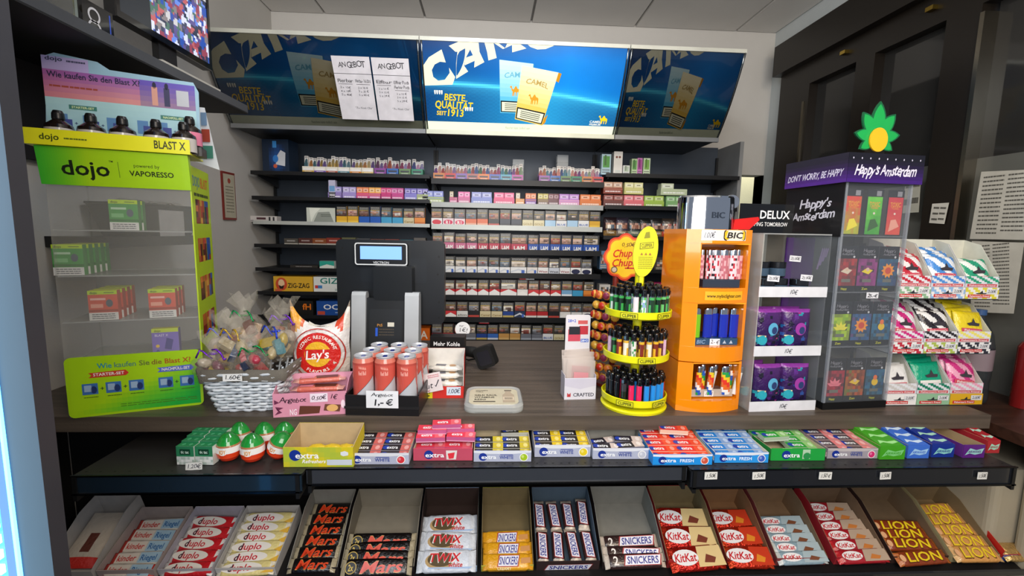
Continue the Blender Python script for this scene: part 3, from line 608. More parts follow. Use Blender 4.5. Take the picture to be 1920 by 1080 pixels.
for i, (px, w_, c, c2, tp) in enumerate(seq):
    p = PY(px, 387, 2.42); z = zr[1] + (.067 if i in (0, 1, 6) else 0)
    stamp(padbox(w_/350, .062, c, c2, i+40, tp or i < 2), '%s stack of small boxes on the right bay, %s' % (('brown', 'khaki yellow', 'dark brown', 'coral', 'lime green', 'leaf green', 'pale olive')[i], 'in the upper layer' if i in (0, 1, 6) else 'in the lower layer'), (p.x, 2.42, z), group='pod boxes on the right bay')
# odd single box standing at left of second shelf
plainbox('vape_carton', 'narrow blue and white carton standing at the left end of the second shelf', 'box', (PY(623, 370, 2.42).x, 2.42, zl[1]), .034, .03, .095, '#b8b4cc', lambda f, W, H: (f.rect(W*.1, H*.4, W*.9, H*.7, '#6a9ac8'), f.rect(W*.1, 0, W*.9, H*.3, '#dcd8e0')))
# tobacco pouches on the right bay
def pillow(W, H, T, fn, nx=10, ny=12, m='film', back='#888', px=.5, seam=.0, wob=0, seed=0):
    """a filled bag, flat at its edges; colour from fn(u,v); front faces -y, base at z=0"""
    rnd = random.Random(seed); mb = MB(); wv = [[rnd.uniform(-1, 1)*wob for _ in range(nx+1)] for _ in range(ny+1)]
    th = lambda u, v: T/2*max(0, (1-abs(2*u-1)**3))**.6*max(0, (1-abs(2*v-1)**4))**px
    for sgn in (-1, 1):
        vs = [(-W/2+W*i/nx*(1)+(0), sgn*(th(i/nx, j/ny)+(wv[j][i]*T if 0 < i < nx and 0 < j < ny else 0)), H*j/ny) for j in range(ny+1) for i in range(nx+1)]
        fs = []; cs = []
        for j in range(ny):
            for i in range(nx):
                k = j*(nx+1)+i; q = (k, k+1, k+nx+2, k+nx+1); fs.append(q if sgn < 0 else q[::-1]); cs.append(fn((i+.5)/nx, (j+.5)/ny) if sgn < 0 else back)
        mb.add(vs, fs, cs, m, True)
    mb.th = lambda x, y: th(min(1, max(0, x/W)), min(1, max(0, y/H)))+.0012
    return mb
for i, (px, py, c, c2) in enumerate(((1145, 442, '#2e1f24', '#8a6a3a'), (1166, 442, '#3a3444', '#7a6a5a'), (1190, 442, '#23282c', '#6a7a6a'), (1211, 442, '#1f2324', '#8a8452'), (1232, 442, '#2a2a2a', '#9a7a4a'), (1252, 442, '#4a4038', '#b8402a'), (1270, 442, '#3a3a40', '#7a7a80'))):
    p = PY(px, py, 2.44); mb = pillow(.075, .105, .03, lambda u, v: (mixc(c, '#000', .2) if v > .75 else (SKIN[(int(u*4)+int(v*7)*3+i) % 12] if .4 < v < .72 and .15 < u < .85 else (c2 if v < .3 else c))), 8, 10, 'film', c, seed=i, wob=.05)
    mb.fr((-.0375, 0, 0), disp=mb.th).text('TABAK', .037, .02, .010, '#e8e0c8', 2, .04)
    mb.build('tobacco_pouch', label='dark tobacco pouch on the right bay, %s from the left' % ORD[i], cat='tobacco pouch', group='tobacco pouches on the right bay', loc=(p.x, 2.45, zr[2]+.001), rot=(R(-8), 0, R(random.uniform(-14, 14))))
for i, (px, py, w_, h_, c, lb) in enumerate(((1131, 500, .04, .10, '#5a7a9a', 'blue grey tobacco tin on the right bay lower shelf'), (1242, 500, .09, .07, '#4a3e34', 'brown dented tobacco carton behind the yellow sign'), (1275, 500, .07, .075, '#57493a', 'second brown carton, next to the orange tower'), (1133, 560, .06, .07, '#d8d4cc', 'white pack with a photo print at left of right bay'))):
    p = PY(px, py, 2.44); plainbox('tobacco_carton', lb, 'box', (p.x, 2.44, zr[3] if i < 3 else zr[4]), w_, .06, h_, c, lambda f, W, H: (f.grid(W*.15, H*.3, W*.85, H*.8, 4, 3, lambda u, v: SKIN[int(u*4+v*9) % 12], 1), f.lines(W*.1, H*.05, W*.9, H*.25, 2, '#c8c0a8', 1)))
# bright pink pouch box seen right of the lollipop sign
p = PY(1236, 530, 2.42); plainbox('tobacco_carton', 'magenta carton with pale stripes between the yellow sign and orange tower', 'box', (p.x, 2.42, zr[4]), .1, .06, .085, '#b8286a', lambda f, W, H: [f.rect(W*.05, H*(.15+.2*k), W*.95, H*(.2+.2*k), '#e080a8') for k in range(4)])
# ---------------- left bay odds and ends
p = PY(526, 324, 2.5); plainbox('console_box', 'large dark blue box with a white controller picture, top left of the shelving', 'box', (PY(518, 324, 2.42).x, 2.42, zl[0]), .135, .1, .165, '#14263c', lambda f, W, H: (f.grid(W*.25, 0, W*.85, H*.85, 6, 8, lambda u, v: mixc('#1f5aa8', '#0c1a30', abs(u-.5)+abs(v-.5)), 1), f.poly([(W*.5, H*.25), (W*.85, H*.2), (W*.88, H*.6), (W*.7, H*.68), (W*.55, H*.5)], '#c9ccd2', 2), f.ell(W*.5, H*.42, .014, .018, '#2f7ac8', 3), f.ell(W*.48, H*.2, .01, .01, '#c85a3a', 3), f.rect(W*.4, H*.75, W*.55, H*.95, '#3a8ad0', 3)), rz=R(-4))
for i, (nm, px, py, si, w_, d_, h_, c, lb) in enumerate((('vape_case', 492, 412, 2, .145, .05, .03, '#c9c4c0', 'flat white device box with a dark window at the left end of third shelf'), ('display_card', 602, 413, 2, .145, .004, .078, '#c3c8bd', 'large pale card standing beside the cigarette packs on the third shelf'), ('cigar_box', 546, 456, 3, .07, .06, .035, '#4a453e', 'grey cigar box on fourth shelf, leftmost'), ('cigar_box', 573, 456, 3, .07, .06, .038, '#4a2620', 'dark brown cigar box on the fourth shelf'), ('cigar_box', 599, 457, 3, .07, .06, .038, '#7a4220', 'orange brown cigar box on the fourth shelf'), ('cigar_box', 625, 457, 3, .07, .06, .042, '#7a2a1c', 'red brown cigar box on the fourth shelf'), ('cigar_box', 654, 458, 3, .07, .06, .045, '#5a5a3a', 'olive cigar box on the fourth shelf above the till'), ('cigar_box', 681, 458, 3, .07, .06, .042, '#45484a', 'dark grey cigar box above the till'), ('cigar_box', 708, 458, 3, .07, .06, .04, '#6a3a2a', 'russet cigar box above the till'), ('cigar_box', 735, 459, 3, .07, .06, .04, '#8a4030', 'brick coloured cigar box above the till'), ('cigar_box', 762, 459, 3, .07, .06, .038, '#2a7a88', 'teal cigar box above the till'), ('cigar_box', 787, 459, 3, .06, .06, .05, '#55504a', 'grey brown tall cigar box above the till'), ('paper_box', 613, 502, 4, .075, .03, .042, '#d4d8d0', 'white and teal rolling paper box on the fifth shelf'), ('flat_case', 570, 503, 4, .14, .06, .018, '#2e2a26', 'flat dark case on the fifth shelf'))):
    def art(f, W, H, i=i, c=c):
        if i == 0: f.rect(W*.3, H*.4, W*.62, H*.75, '#4a2a30'); f.rect(W*.72, H*.15, W*.78, H*.85, '#2a2a2e'); f.rect(W*.86, H*.15, W*.92, H*.85, '#2a2a2e'); f.rect(W*.06, H*.12, W*.2, H*.3, '#8a868a')
        elif i == 1: f.poly([(W*.15, H*.02), (W*.3, H*.6), (W*.5, H*.97), (W*.1, H*.97)], '#dfe2d6', 1); f.poly([(W*.22, 0), (W*.95, H*.05), (W*.8, H*.75), (W*.4, H*.7)], '#8a9088', 1); f.lines(W*.5, H*.4, W*.85, H*.6, 2, '#5c625a', 2)
        elif i == 12: f.poly([(0, H*.3), (W*.5, H*.6), (W, H*.4), (W, H), (0, H)], '#2a9a88', 1)
        else: f.rect(0, 0, W, H*.3, '#a8a49a' if i < 6 else mixc(c, '#000', .4), 1); f.lines(W*.2, H*.5, W*.8, H*.8, 1, mixc(c, '#fff', .5), 2)
    p = PY(px, py, 2.42); plainbox(nm, lb, 'box' if i != 1 else 'card', (p.x, 2.42, zl[si]), w_, d_, h_, c, art)
def zz(f, W, H):
    f.ell(W*.2, H*.5, H*.36, H*.42, '#c84a2a', 1); f.ell(W*.2, H*.55, H*.2, H*.26, '#e8c49a', 2); f.poly([(W*.16, H*.2), (W*.24, H*.2), (W*.27, H*.45), (W*.2, H*.36), (W*.13, H*.45)], '#2a1a14', 3)
    f.text('ZIG-ZAG', W*.64, H*.42, H*.3, '#1d1a10', 2, W*.56); f.rect(W*.03, H*.04, W*.2, H*.2, '#c8603a', 2)
X = lambda px, py=540: PY(px, py, 2.42).x
def lbox(nm, lb, x0, x1, z, H, c, art, D=.09): W = X(x1)-X(x0)-.002; return plainbox(nm, lb, 'box', ((X(x0)+X(x1))/2, 2.42, z), W, D, H, c, art)
lbox('paper_carton', 'yellow rolling paper carton with a bearded head mark, left of the till', 513, 587, zl[5], .082, '#d8a82c', zz)
lbox('paper_carton', 'white rolling paper carton with teal letters, half hidden by the till', 588, 668, zl[5], .082, '#dde0dc', lambda f, W, H: (f.text('GIZEH', W*.52, H*.75, H*.36, '#1f7a6e', 1, W*.75), f.rect(W*.03, H*.25, W*.1, H*.45, '#c83a3a', 1), f.rect(W*.1, H*.25, W*.2, H*.45, '#3a7ab8', 1), f.lines(W*.5, H*.1, W*.9, H*.25, 2, '#6a8a88', 1)))
lbox('paper_carton', 'blue rolling paper carton with white letters below the yellow one', 592, 670, zl[6], .078, '#1f4f9c', lambda f, W, H: (f.text('OCB', W*.42, H*.6, H*.34, '#eef0f2', 1, W*.52), f.rect(W*.02, H*.06, W*.2, H*.3, '#c8503a', 1), f.lines(W*.45, H*.15, W*.9, H*.28, 1, '#a8c0e0', 1)))
lbox('paper_carton', 'black carton with orange letters left of the blue carton', 548, 586, zl[6], .078, '#1c1a18', lambda f, W, H: f.text('fH', W*.7, H*.6, H*.4, '#e87a1e', 1, W*.45))
lbox('paper_carton', 'orange carton with a white letter under the right of the till', 783, 806, zl[7]-.0, .07, '#e06a1c', lambda f, W, H: f.text('A', W*.5, H*.5, H*.6, '#f4ece0', 1, W*.6))
# ================================================================ things on the counter
class Loc:
    """a local frame standing in the world: LP(px,py,yl) finds where a sight line meets its plane y = yl"""
    def __init__(s, x, y, z, rz=0): s.p = Vector((x, y, z)); s.rz = rz; s.M = Matrix.Translation(s.p) @ Matrix.Rotation(rz, 4, 'Z'); s.I = s.M.inverted()
    def LP(s, px, py, yl):
        o = s.I @ Vector((0, 0, CZ)); d = s.I.to_3x3() @ _ray(px, py); t = (yl-o.y)/d.y; return (o.x+d.x*t, o.z+d.z*t)
    def W(s, x, y, z): return s.M @ Vector((x, y, z))
def img(seed, cols_, n=5):
    rnd = random.Random(seed); pts = [(rnd.random(), rnd.random(), rnd.choice(cols_)) for _ in range(n)]
    def fn(u, v):
        b = min(pts, key=lambda p: (u-p[0])**2+(v-p[1])**2); return mixc(b[2], '#000', rnd.random()*.18)
    return fn
LIME, YEL = '#a6d414', '#e2e01a'
D = Loc(-.998, 1.092, CT, R(20)); dj = thing('vape_display_cabinet', 'tall lime green clear shelved vape display at the left end of counter', 'display cabinet', D.p, D.rz)
DW, DD = .272, .2; HT = D.LP(80, 275, 0)[1]; zb1 = .148
mb = MB(); mb.rbox(0, DW, 0, zb1, -.003, 0, .012, LIME, 'print', 'y'); f = mb.fr((0, -.003, 0))
f.grid(.006, .006, DW-.006, zb1-.006, 24, 12, lambda a, b: mixc(LIME, '#1aa83a', max(0, a*1.3-b*1.4)), 1)
ts = 'Wie kaufen Sie die Blast X?'
for i, (s, c, x, w_) in enumerate((('Wie', '#2f8fa0', .075, .028), ('kaufen', '#5a8f70', .115, .044), ('Sie', '#6a7a3a', .153, .022), ('die', '#8a6a2a', .178, .022), ('Blast X?', '#b0501e', .222, .056))): f.text(s, x, .124, .0125, c, 2, w_)
for x, s, c in ((.085, 'STARTER-SET', '#c83a2a'), (.22, 'NACHFÜLL-SET', '#7a4ab0')):
    f.poly([(x-.042, .096), (x+.03, .096), (x+.036, .102), (x+.03, .110), (x-.042, .108), (x-.036, .102)], c if x < .1 else '#5a6ac8', 2); f.text(s, x-.003, .103, .007, '#f0f0e8', 3, .06)
for i, x in enumerate((.045, .09, .135, .195, .24)):
    f.rect(x-.016, .055, x+.014, .082, '#3f6fb0', 2); f.rect(x-.012, .062, x+.002, .078, '#9ab4d0', 3); f.ell(x+.006, .066, .006, .009, '#26386a', 3)
    if i not in (2, 4): f.text('+', x+.022, .068, .01, '#2c4a2a', 2)
    f.lines(x-.014, .046, x+.014, .050, 1, '#4a6a1a', 2, .5, i)
f.lines(.1, .016, .26, .026, 2, '#4a7a1a', 2, .35, 4)
mb.build('base_panel', dj)
mb = MB(); zh0 = HT-.082; mb.add([(-.004, -.006, zh0), (DW+.004, -.006, zh0), (DW+.004, -.022, HT), (-.004, -.022, HT), (-.004, 0, zh0), (DW+.004, 0, zh0), (DW+.004, 0, HT), (-.004, 0, HT)], [(0, 1, 2, 3), (1, 5, 6, 2), (4, 0, 3, 7), (3, 2, 6, 7), (5, 4, 7, 6), (4, 5, 1, 0)], LIME, 'print')
f = mb.fr((-.004, -.006, zh0), (1, 0, 0), (0, -.016, .082)); f.grid(0, 0, DW+.008, .0835, 60, 4, lambda a, b: mixc('#3cb82a', LIME, a*3.2), 1)
f.text('dojo', .082, .040, .032, '#16200c', 2, .088); f.text('TM', .130, .058, .004, '#16200c', 2); f.rect(.142, .022, .143, .058, '#4a6a1a', 2); f.text('powered by', .196, .052, .008, '#26360e', 2, .05, 0); f.text('VAPORESSO', .205, .034, .012, '#16200c', 2, .086)
mb.build('header_panel', dj)
mb = MB(); mb.box(DW, DW+.003, 0, DD, zb1*.6, HT-.02, '#b4cf18', 'print'); f = mb.fr((DW+.003, 0, 0), (0, 1, 0), (0, 0, 1))
f.text('DOJO', .05, HT-.055, .026, '#5a8a9a', 1, .075); f.text('BLAST', .135, HT-.055, .026, '#d86a2a', 1, .085); f.lines(.02, HT-.095, .18, HT-.082, 1, '#3a4a0e', 1, .6, 2)
for k in range(4):
    for q in range(3):
        z0 = .17+k*.1; f.grid(.03+q*.048, z0, .074+q*.048, z0+.062, 2, 4, img(k*3+q, [('#a8301e', '#d8742a', '#5a1a1a'), ('#c84a2a', '#e8a03a', '#6a2a1a'), ('#2a5ab0', '#a02a3a', '#1a2a4a')][q]), 1)
mb.build('side_panel', dj)
mb = MB(); mb.box(0, .003, 0, DD, 0, HT, '#b8b4aa', 'clear'); mb.build('clear_side', dj)
mb = MB(); mb.box(0, DW, .001, .003, zb1, zh0, '#c8c8c0', 'clear'); mb.build('clear_front', dj)
mb = MB(); mb.box(0, DW, DD-.003, DD, 0, HT, '#aaa79c', 'clear'); mb.build('clear_back', dj)
shz_ = {}
for px, py in ((240, 432), (130, 516), (205, 599), (315, 668)):
    z = D.LP(px, py, .02)[1]; shz_[py] = z
    mb = MB(); mb.box(.003, DW-.002, .004, DD-.004, z-.003, z, '#c4c8c4', 'frost'); mb.build('clear_shelf', dj)
def vapebox(c, c2, H=.072, W=.056):
    mb = MB(); mb.box(-W/2, W/2, 0, .02, 0, H, c, 'print', T=YEL); f = mb.fr((-W/2, 0, 0)); f.rect(0, H*.87, W, H, '#b8d81c', 1); f.rect(0, 0, W, H*.26, '#dcdcd8', 1); f.lines(W*.1, H*.03, W*.9, H*.23, 3, '#55555a', 2, .4, 5)
    f.rect(0, H*.28, W, H*.36, mixc(c, '#000', .25), 1); f.text('dojo', W*.2, H*.93, H*.07, '#20300c', 2, W*.25); f.rect(W*.55, H*.92, W*.9, H*.94, '#3a4a1a', 2); f.ell(W*.72, H*.57, W*.12, H*.13, '#55606a', 2); f.rect(W*.08, H*.68, W*.6, H*.75, mixc(c, '#fff', .6), 2); f.rect(W*.08, H*.42, W*.5, H*.55, c2, 2)
    return m_(mb, 'vape_pack')
vg, vr_ = vapebox('#4a9a4a', '#7aba7a'), vapebox('#d2543c', '#e8a08a')
mbp = MB(); W_, H_ = .056, .074; mbp.box(-W_/2, W_/2, 0, .02, 0, H_, '#7c68c0', 'print', T=YEL); f = mbp.fr((-W_/2, 0, 0)); f.rect(0, H_*.87, W_, H_, '#c4d820', 1); f.text('dojo', W_*.22, H_*.93, H_*.07, '#20300c', 2, W_*.25); f.text('BLAST X', W_*.36, H_*.77, H_*.08, '#d8d0ee', 2, W_*.5); f.poly([(W_*.45, H_*.3), (W_*.7, H_*.25), (W_*.8, H_*.6), (W_*.55, H_*.68)], '#3d3488', 2); f.ell(W_*.2, H_*.4, .004, .004, '#e8c03a', 2); f.ell(W_*.2, H_*.18, .004, .007, '#3a3a90', 2)
vp = m_(mbp, 'vape_pack')
def djb(me, px, py, z, n, lab, d0=.012, step=.032):
    x = D.LP(px, py, .02)[0]
    for k in range(n):
        lb = lab+(', front one' if k == 0 else (', %s behind the front' % ORD[k-1] if k > 1 else ', just behind the front')) if n > 1 else lab
        link(me, 'vape_pack', None, lb, 'vape pack', 'vape packs in the green display' if n > 1 else None, None, D.W(x, d0+step*k, z+.0005), D.rz)
djb(vg, 236, 420, shz_[432], 2, 'green and lime vape box on the top clear shelf')
djb(vg, 132, 500, shz_[516], 5, 'green and lime vape box on the second clear shelf at left')
djb(vr_, 198, 590, shz_[599], 4, 'red and lime vape box in the left group of third shelf')
djb(vr_, 308, 590, shz_[599], 3, 'red and lime vape box in the right group of third shelf')
djb(vp, 314, 660, shz_[668], 1, 'purple vape box on the lowest clear shelf')
# tray with bottles and a show card on top of the cabinet
tt = thing('bottle_tray', 'yellow counter tray with a tall pastel show card on the green cabinet', 'display tray', D.W(0, 0, HT+.001), D.rz)
mb = MB(); mb.box(-.018, DW+.012, -.03, .1, 0, .004, YEL, 'print'); mb.box(-.018, DW+.012, -.032, -.03, 0, .034, YEL, 'print'); f = mb.fr((-.018, -.032, 0)); f.text('dojo', .045, .018, .013, '#3a4a10', 1, .034); f.lines(.07, .012, .11, .02, 1, '#5a6a1a', 1, .4, 1); f.text('BLAST X', .262, .018, .018, '#3a3c14', 1, .062); mb.build('tray', tt)
T = Loc(*D.W(0, 0, HT+.005), D.rz)
yc = .075; cp = [T.LP(*p, yc) for p in ((86, 240), (376, 262), (372, 170), (362, 152), (205, 128), (182, 113), (100, 95), (84, 100))]
mb = MB(); mb.prism([(x, z) for x, z in cp], yc, yc+.003, '#93b8cc', 'print', 'y'); f = mb.fr((0, yc, 0))
zt2 = cp[6][1]; x0c, x1c = cp[0][0]+.004, cp[1][0]-.006; Hc = cp[4][1]
f.grid(x0c, .01, x1c, Hc*.62, 14, 8, lambda a, b: mixc('#8fb9d0', '#a8cfd4', b), 1)
f.grid(x0c, Hc*.62, x1c, Hc*.93, 18, 5, lambda a, b: mixc(mixc('#e0b48a', '#6a5ac0', b), '#c85a8a' if a < .6 else '#4a3aa0', .35+.4*abs(a-.5)), 1)
f.grid(x0c, Hc*.93, x0c+.085, zt2-.008, 4, 2, lambda a, b: '#b0a4d4', 1)
f.text('dojo', x0c+.022, zt2-.013, .009, '#26304a', 2, .032); f.lines(x0c+.045, zt2-.02, x0c+.08, zt2-.012, 1, '#4a4a6a', 2)
f.text('Wie kaufen Sie den Blast X?', x0c+.095, Hc*.88, .013, '#2a2c48', 2, .175); f.lines(x0c+.01, Hc*.73, x0c+.1, Hc*.77, 1, '#a04a3a', 2, .5)
f.rect(x1c-.04, Hc*.66, x1c-.014, Hc*.85, '#b8bcc4', 2)
for x in (x1c-.085, x1c-.06): f.rect(x-.006, Hc*.64, x+.006, Hc*.86, '#3a3a5a' if x > x1c-.07 else '#d09a8a', 2); f.ell(x, Hc*.88, .004, .008, '#22243a', 2)
for x, z in ((x0c+.068, Hc*.52), (x1c-.05, Hc*.5)): f.rect(x-.026, z-.004, x+.026, z+.006, '#3f7a72', 2); f.text('STARTER-SET' if x < .15 else 'NACHFÜLL-SET', x, z+.001, .005, '#d8e8b0', 3, .042)
for k, x in enumerate((.03, .08, .125, .185, .225)): f.rect(x-.014+x0c, Hc*.28, x+.008+x0c, Hc*.44, '#5a86b8', 2); f.rect(x-.002+x0c, Hc*.26, x+.016+x0c, Hc*.38, '#3f4a90', 3); f.text('+', x0c+x+.023, Hc*.34, .008, '#2a3a6a', 2)
mb.build('show_card', tt)
mb = MB(); pr = [(0, 0), (.024, 0), (.0255, .004), (.0255, .022), (.0255, .036), (.024, .044), (.0115, .054), (.0095, .056), (.0105, .057), (.0105, .068), (.0075, .074), (0, .075)]
def bottle(lab): 
    mb = MB(); mb.lathe(pr, 18, '#1d1512', 'gloss', cols=['#1d1512', '#1d1512', lab, lab, '#1d1512', '#1d1512', '#1d1512', '#121010', '#121010', '#121010', '#121010']); me1 = m_(mb, 'body')
    return me1
mbc = MB(); mbc.lathe([(.011, .056), (.0115, .058), (.011, .069), (.008, .0755), (0, .0765)], 14, '#0f0e10', 'plastic'); capm = m_(mbc, 'cap')
bw, bp_ = bottle('#b9b4ae'), bottle('#d27a94')
for i, (px, py, me, dy) in enumerate(((111, 240, bw, 0), (172, 247, bw, 0), (231, 253, bw, 0), (294, 262, bw, 0), (346, 270, bw, 0), (343, 245, bp_, .05))):
    x = T.LP(px, py, -.002)[0]
    k = kit('liquid_bottle', 'bottle', [('body', me, None, None), ('cap', capm, None, None)])
    stamp(k, ('dark liquid bottle with pale label, %s from the left in the yellow tray' % ORD[i]) if i < 5 else 'pink labelled dark bottle standing behind the rightmost bottle', T.W(x+(.006 if i == 5 else 0), -.002+dy*.8, (.0 if i < 5 else .022)), group='dark bottles in the yellow tray' if i < 5 else None)
mb = MB(); mb.box(-.028, .028, -.0275, .0275, 0, .0215, '#2a2624', 'print'); x = T.LP(343, 245, 0)[0]; mb.build('small_block', label='low dark box lifting the pink labelled bottle in the tray', cat='box', loc=T.W(x+.006, .040, 0), rz=D.rz)
# white printed card leaning behind the cabinet side
p = [D.LP(x, y, DD+.01) for x, y in ((384, 300), (412, 322), (372, 205), (362, 200))]
mb = MB(); a = PY(374, 200, 1.36); b = PY(408, 318, 1.36); mb.add([(a.x-.02, 1.36, b.z+.02), (b.x, 1.37, b.z), (a.x+.008, 1.37, a.z), (a.x-.02, 1.36, a.z)], [(0, 1, 2, 3)], '#d6dce2', 'print'); f = mb.fr((a.x-.02, 1.359, b.z+.02))
for k in range(3): f.rect(.022, .01+k*.045, .05-k*.006, .045+k*.045, ['#4a8a7a', '#a8483a', '#7a9ac0'][k], 1)
mb.build('photo_card', label='narrow white card with small photos leaning behind the green display', cat='card')
# ---------------- wicker basket with wrapped sweets
B = Loc(-.612, 1.19, CT, R(4)); bk = thing('wicker_basket', 'white woven basket with a grey cloth lining and price tag', 'basket', B.p, B.rz)
bw0, bw1, bd0, bd1, bh = .072, .101, .055, .082, .108
def bring(t, k=1.0):  # rounded rectangle ring at height fraction t
    hw = (bw0+(bw1-bw0)*t)*k; hd = (bd0+(bd1-bd0)*t)*k; return rrect(-hw, hw, -hd, hd, .022, 4)
mb = MB()
rows_ = 13
for r_ in range(rows_):
    ring = bring((r_+.5)/rows_); n = len(ring); P_ = []
    # resample with in-out weave
    m_n = 56; L_ = [0]
    for i in range(n): a, b = ring[i], ring[(i+1) % n]; L_.append(L_[-1]+math.dist(a, b))
    for q in range(m_n+1):
        s_ = (q % m_n)/m_n*L_[-1]; i = max(k for k in range(n) if L_[k] <= s_+1e-9); a, b = ring[i], ring[(i+1) % n]; t_ = (s_-L_[i])/max(1e-9, L_[i+1]-L_[i]); x, y = a[0]+(b[0]-a[0])*t_, a[1]+(b[1]-a[1])*t_
        off = .0032*(1 if ((q//2)+r_) % 2 else -1); l_ = math.hypot(x, y); P_.append((x+x/l_*off, y+y/l_*off, bh*(r_+.5)/rows_+random.uniform(-.0008, .0008)))
    mb.tube(P_, .0042, '#d3d9de' if r_ % 3 else '#c2c9d0', 'paper', 5)
mb.build('weave', bk, kind='stuff')
mb = MB()
for q in range(20):
    a = 2*math.pi*(q+.5)/20
    x0_, y0_ = bw0*.93*math.cos(a), bd0*.93*math.sin(a); mb.tube([(x0_, y0_, 0), (x0_*bw1/bw0, y0_*bd1/bd0, bh)], .003, '#b4bcc4', 'paper', 4)
mb.build('stakes', bk, kind='stuff')
mb = MB(); r0, r1 = bring(.05, .9), bring(1, .93); n = len(r0); mb.add([(x, y, .004) for x, y in r0]+[(x, y, bh) for x, y in r1], [tuple(range(n))]+[(i, (i+1) % n, n+(i+1) % n, n+i) for i in range(n)], '#2b2622', 'cloth'); mb.build('lining', bk)
mb = MB(); ring = bring(1.05, 1.0); rin = bring(1, .9); ro2 = bring(.75, 1.10); wav = lambda i: .004*math.sin(i*1.7)
vs = [(x, y, bh*.78+wav(i)) for i, (x, y) in enumerate(ro2)]+[(x*1.04, y*1.04, bh+.008+wav(i*2)) for i, (x, y) in enumerate(ring)]+[(x, y, bh-.004) for i, (x, y) in enumerate(rin)]
mb.add(vs, [(k*n+i, k*n+(i+1) % n, (k+1)*n+(i+1) % n, (k+1)*n+i) for k in (0, 1) for i in range(n)], '#625d54', 'cloth', True); mb.build('cloth_rim', bk)
mb = MB(); mb.box(-.022, .022, -.001, 0, -.009, .009, '#e4e4e2', 'paper'); mb.fr((-.022, -.001, -.009)).text('1.60€', .022, .009, .010, '#1d1d26', 1, .036, 0, .2, 1, m='paper'); mb.build('price_tag', bk, loc=(-.012, -bd1*1.12, bh*.93))
def blob(mb, cx, cy, cz, r, c, m, sx=1, sy=1, sz=1, n=14, k=9, amp=.18, seed=0):
    rnd = random.Random(seed); ph = [rnd.uniform(0, 6.28) for _ in range(6)]
    vs = []
    for j in range(k+1):
        th = math.pi*j/k
        for i in range(n):
            a = 2*math.pi*i/n; q = 1+amp*(math.sin(3*a+ph[0]+th*2)*math.sin(2*th+ph[1])+.7*math.sin(5*a+ph[2]-th*3)*math.sin(th*3+ph[3]))*math.sin(th)
            vs.append((cx+r*q*math.sin(th)*math.cos(a)*sx, cy+r*q*math.sin(th)*math.sin(a)*sy, cz-r*q*math.cos(th)*sz))
    mb.add(vs, [(j*n+i, j*n+(i+1) % n, (j+1)*n+(i+1) % n, (j+1)*n+i) for j in range(k) for i in range(n)], c, m, True)
RIB = {'green': '#0e8a4a', 'blue': '#2a4ad8', 'purple': '#6a24b8', 'gold': '#d8b02a'}
SWC = [[mixc(c, '#2a1c14', .35) for c in r_] for r_ in [['#d8c43a', '#7a2a5a', '#e8e0c8'], ['#b02030', '#2a3a5a', '#d83a5a'], ['#c8a04a', '#3a5a8a', '#e8dcb0'], ['#e8d8a0', '#2a9ab0', '#d8c02a'], ['#d86a4a', '#e8c8a0', '#6a2a2a'], ['#3a7a8a', '#d8d0c0', '#a8502a'], ['#e0b03a', '#6a3a1a', '#c8c0b0'], ['#4a3a2a', '#c83a3a', '#e0d8a0']]]
bags = [(-.085, -.03, .125, .042, .95, 'purple', 'low at the front left of basket'), (.012, -.045, .135, .044, .9, 'green', 'low at the front right of basket'), (-.035, .0, .155, .05, 1.1, 'gold', 'in the middle of basket'), (.052, .012, .165, .045, 1.1, 'blue', 'right of the middle of basket'), (-.03, .045, .195, .047, 1.2, 'green', 'highest at the back left of basket'), (.06, .055, .185, .042, 1.25, 'purple', 'high at the back right of basket'), (-.085, .03, .16, .042, 1.1, 'blue', 'at the left edge of basket')]
for i, (x, y, z, r, sz, rb, wh) in enumerate(bags):
    p = B.W(x, y, z-.012); rnd = random.Random(i+5)
    g = thing('sweet_bag', 'crinkled clear sweet bag with %s ribbon, %s' % (rb, wh), 'sweet bag', p, rnd.uniform(-1, 1))
    mb = MB(); blob(mb, 0, 0, 0, r, '#cfc4b0', 'cello', 1.05, .95, sz*.9, 18, 12, .16, i)
    tl = (rnd.uniform(-.3, .3), rnd.uniform(-.2, .1)); zt = r*sz*.9
    n = 14; vs = []
    for j, (rr, hh) in enumerate(((.008, zt-.006), (.016, zt+.015), (.03, zt+.036), (.036, zt+.048))):
        for q in range(n):
            a = 2*math.pi*q/n; w2 = rr*(1+.35*math.sin(q*2.4+i)*j/3); vs.append((w2*math.cos(a)+tl[0]*hh*.5, w2*math.sin(a)*.6+tl[1]*hh*.5, hh+.01*math.sin(q*1.9+i)*j/2))
    mb.add(vs, [(j*n+q, j*n+(q+1) % n, (j+1)*n+(q+1) % n, (j+1)*n+q) for j in range(3) for q in range(n)], '#efe6d2', 'cello', True); mb.build('wrapping', g)
    mb = MB(); pts = [(.0105*math.cos(a)+tl[0]*zt*.5, .0105*math.sin(a)+tl[1]*zt*.5, zt-.004) for a in [k*.7 for k in range(10)]]; mb.tube(pts, .0022, RIB[rb], 'foil', 5)
    for s_ in (-1, 1): mb.tube([(tl[0]*zt*.5+s_*.008*k*(1+.2*math.sin(k)), -.012-.002*k, zt-.004+.014*math.sin(k*.9+s_)) for k in range(6)], .0022, RIB[rb], 'foil', 5)
    mb.build('ribbon', g)
    for k in range(8):
        a = k*.8+i; rr = r*.45; c = SWC[i][k % 3]; mb = MB()
        if k % 2: blob(mb, 0, 0, 0, r*.36, c, 'film', 1.3, .8, .8, 8, 6, .1, k)
        else: mb.rbox(-r*.46, r*.46, -r*.26, r*.26, -r*.15, r*.15, r*.1, c, 'film')
        mb.build('sweet', g, loc=(rr*math.cos(a), rr*math.sin(a)-.004, -r*.3+r*.5*(k % 3)*.6), rot=(a, a*.7, a))
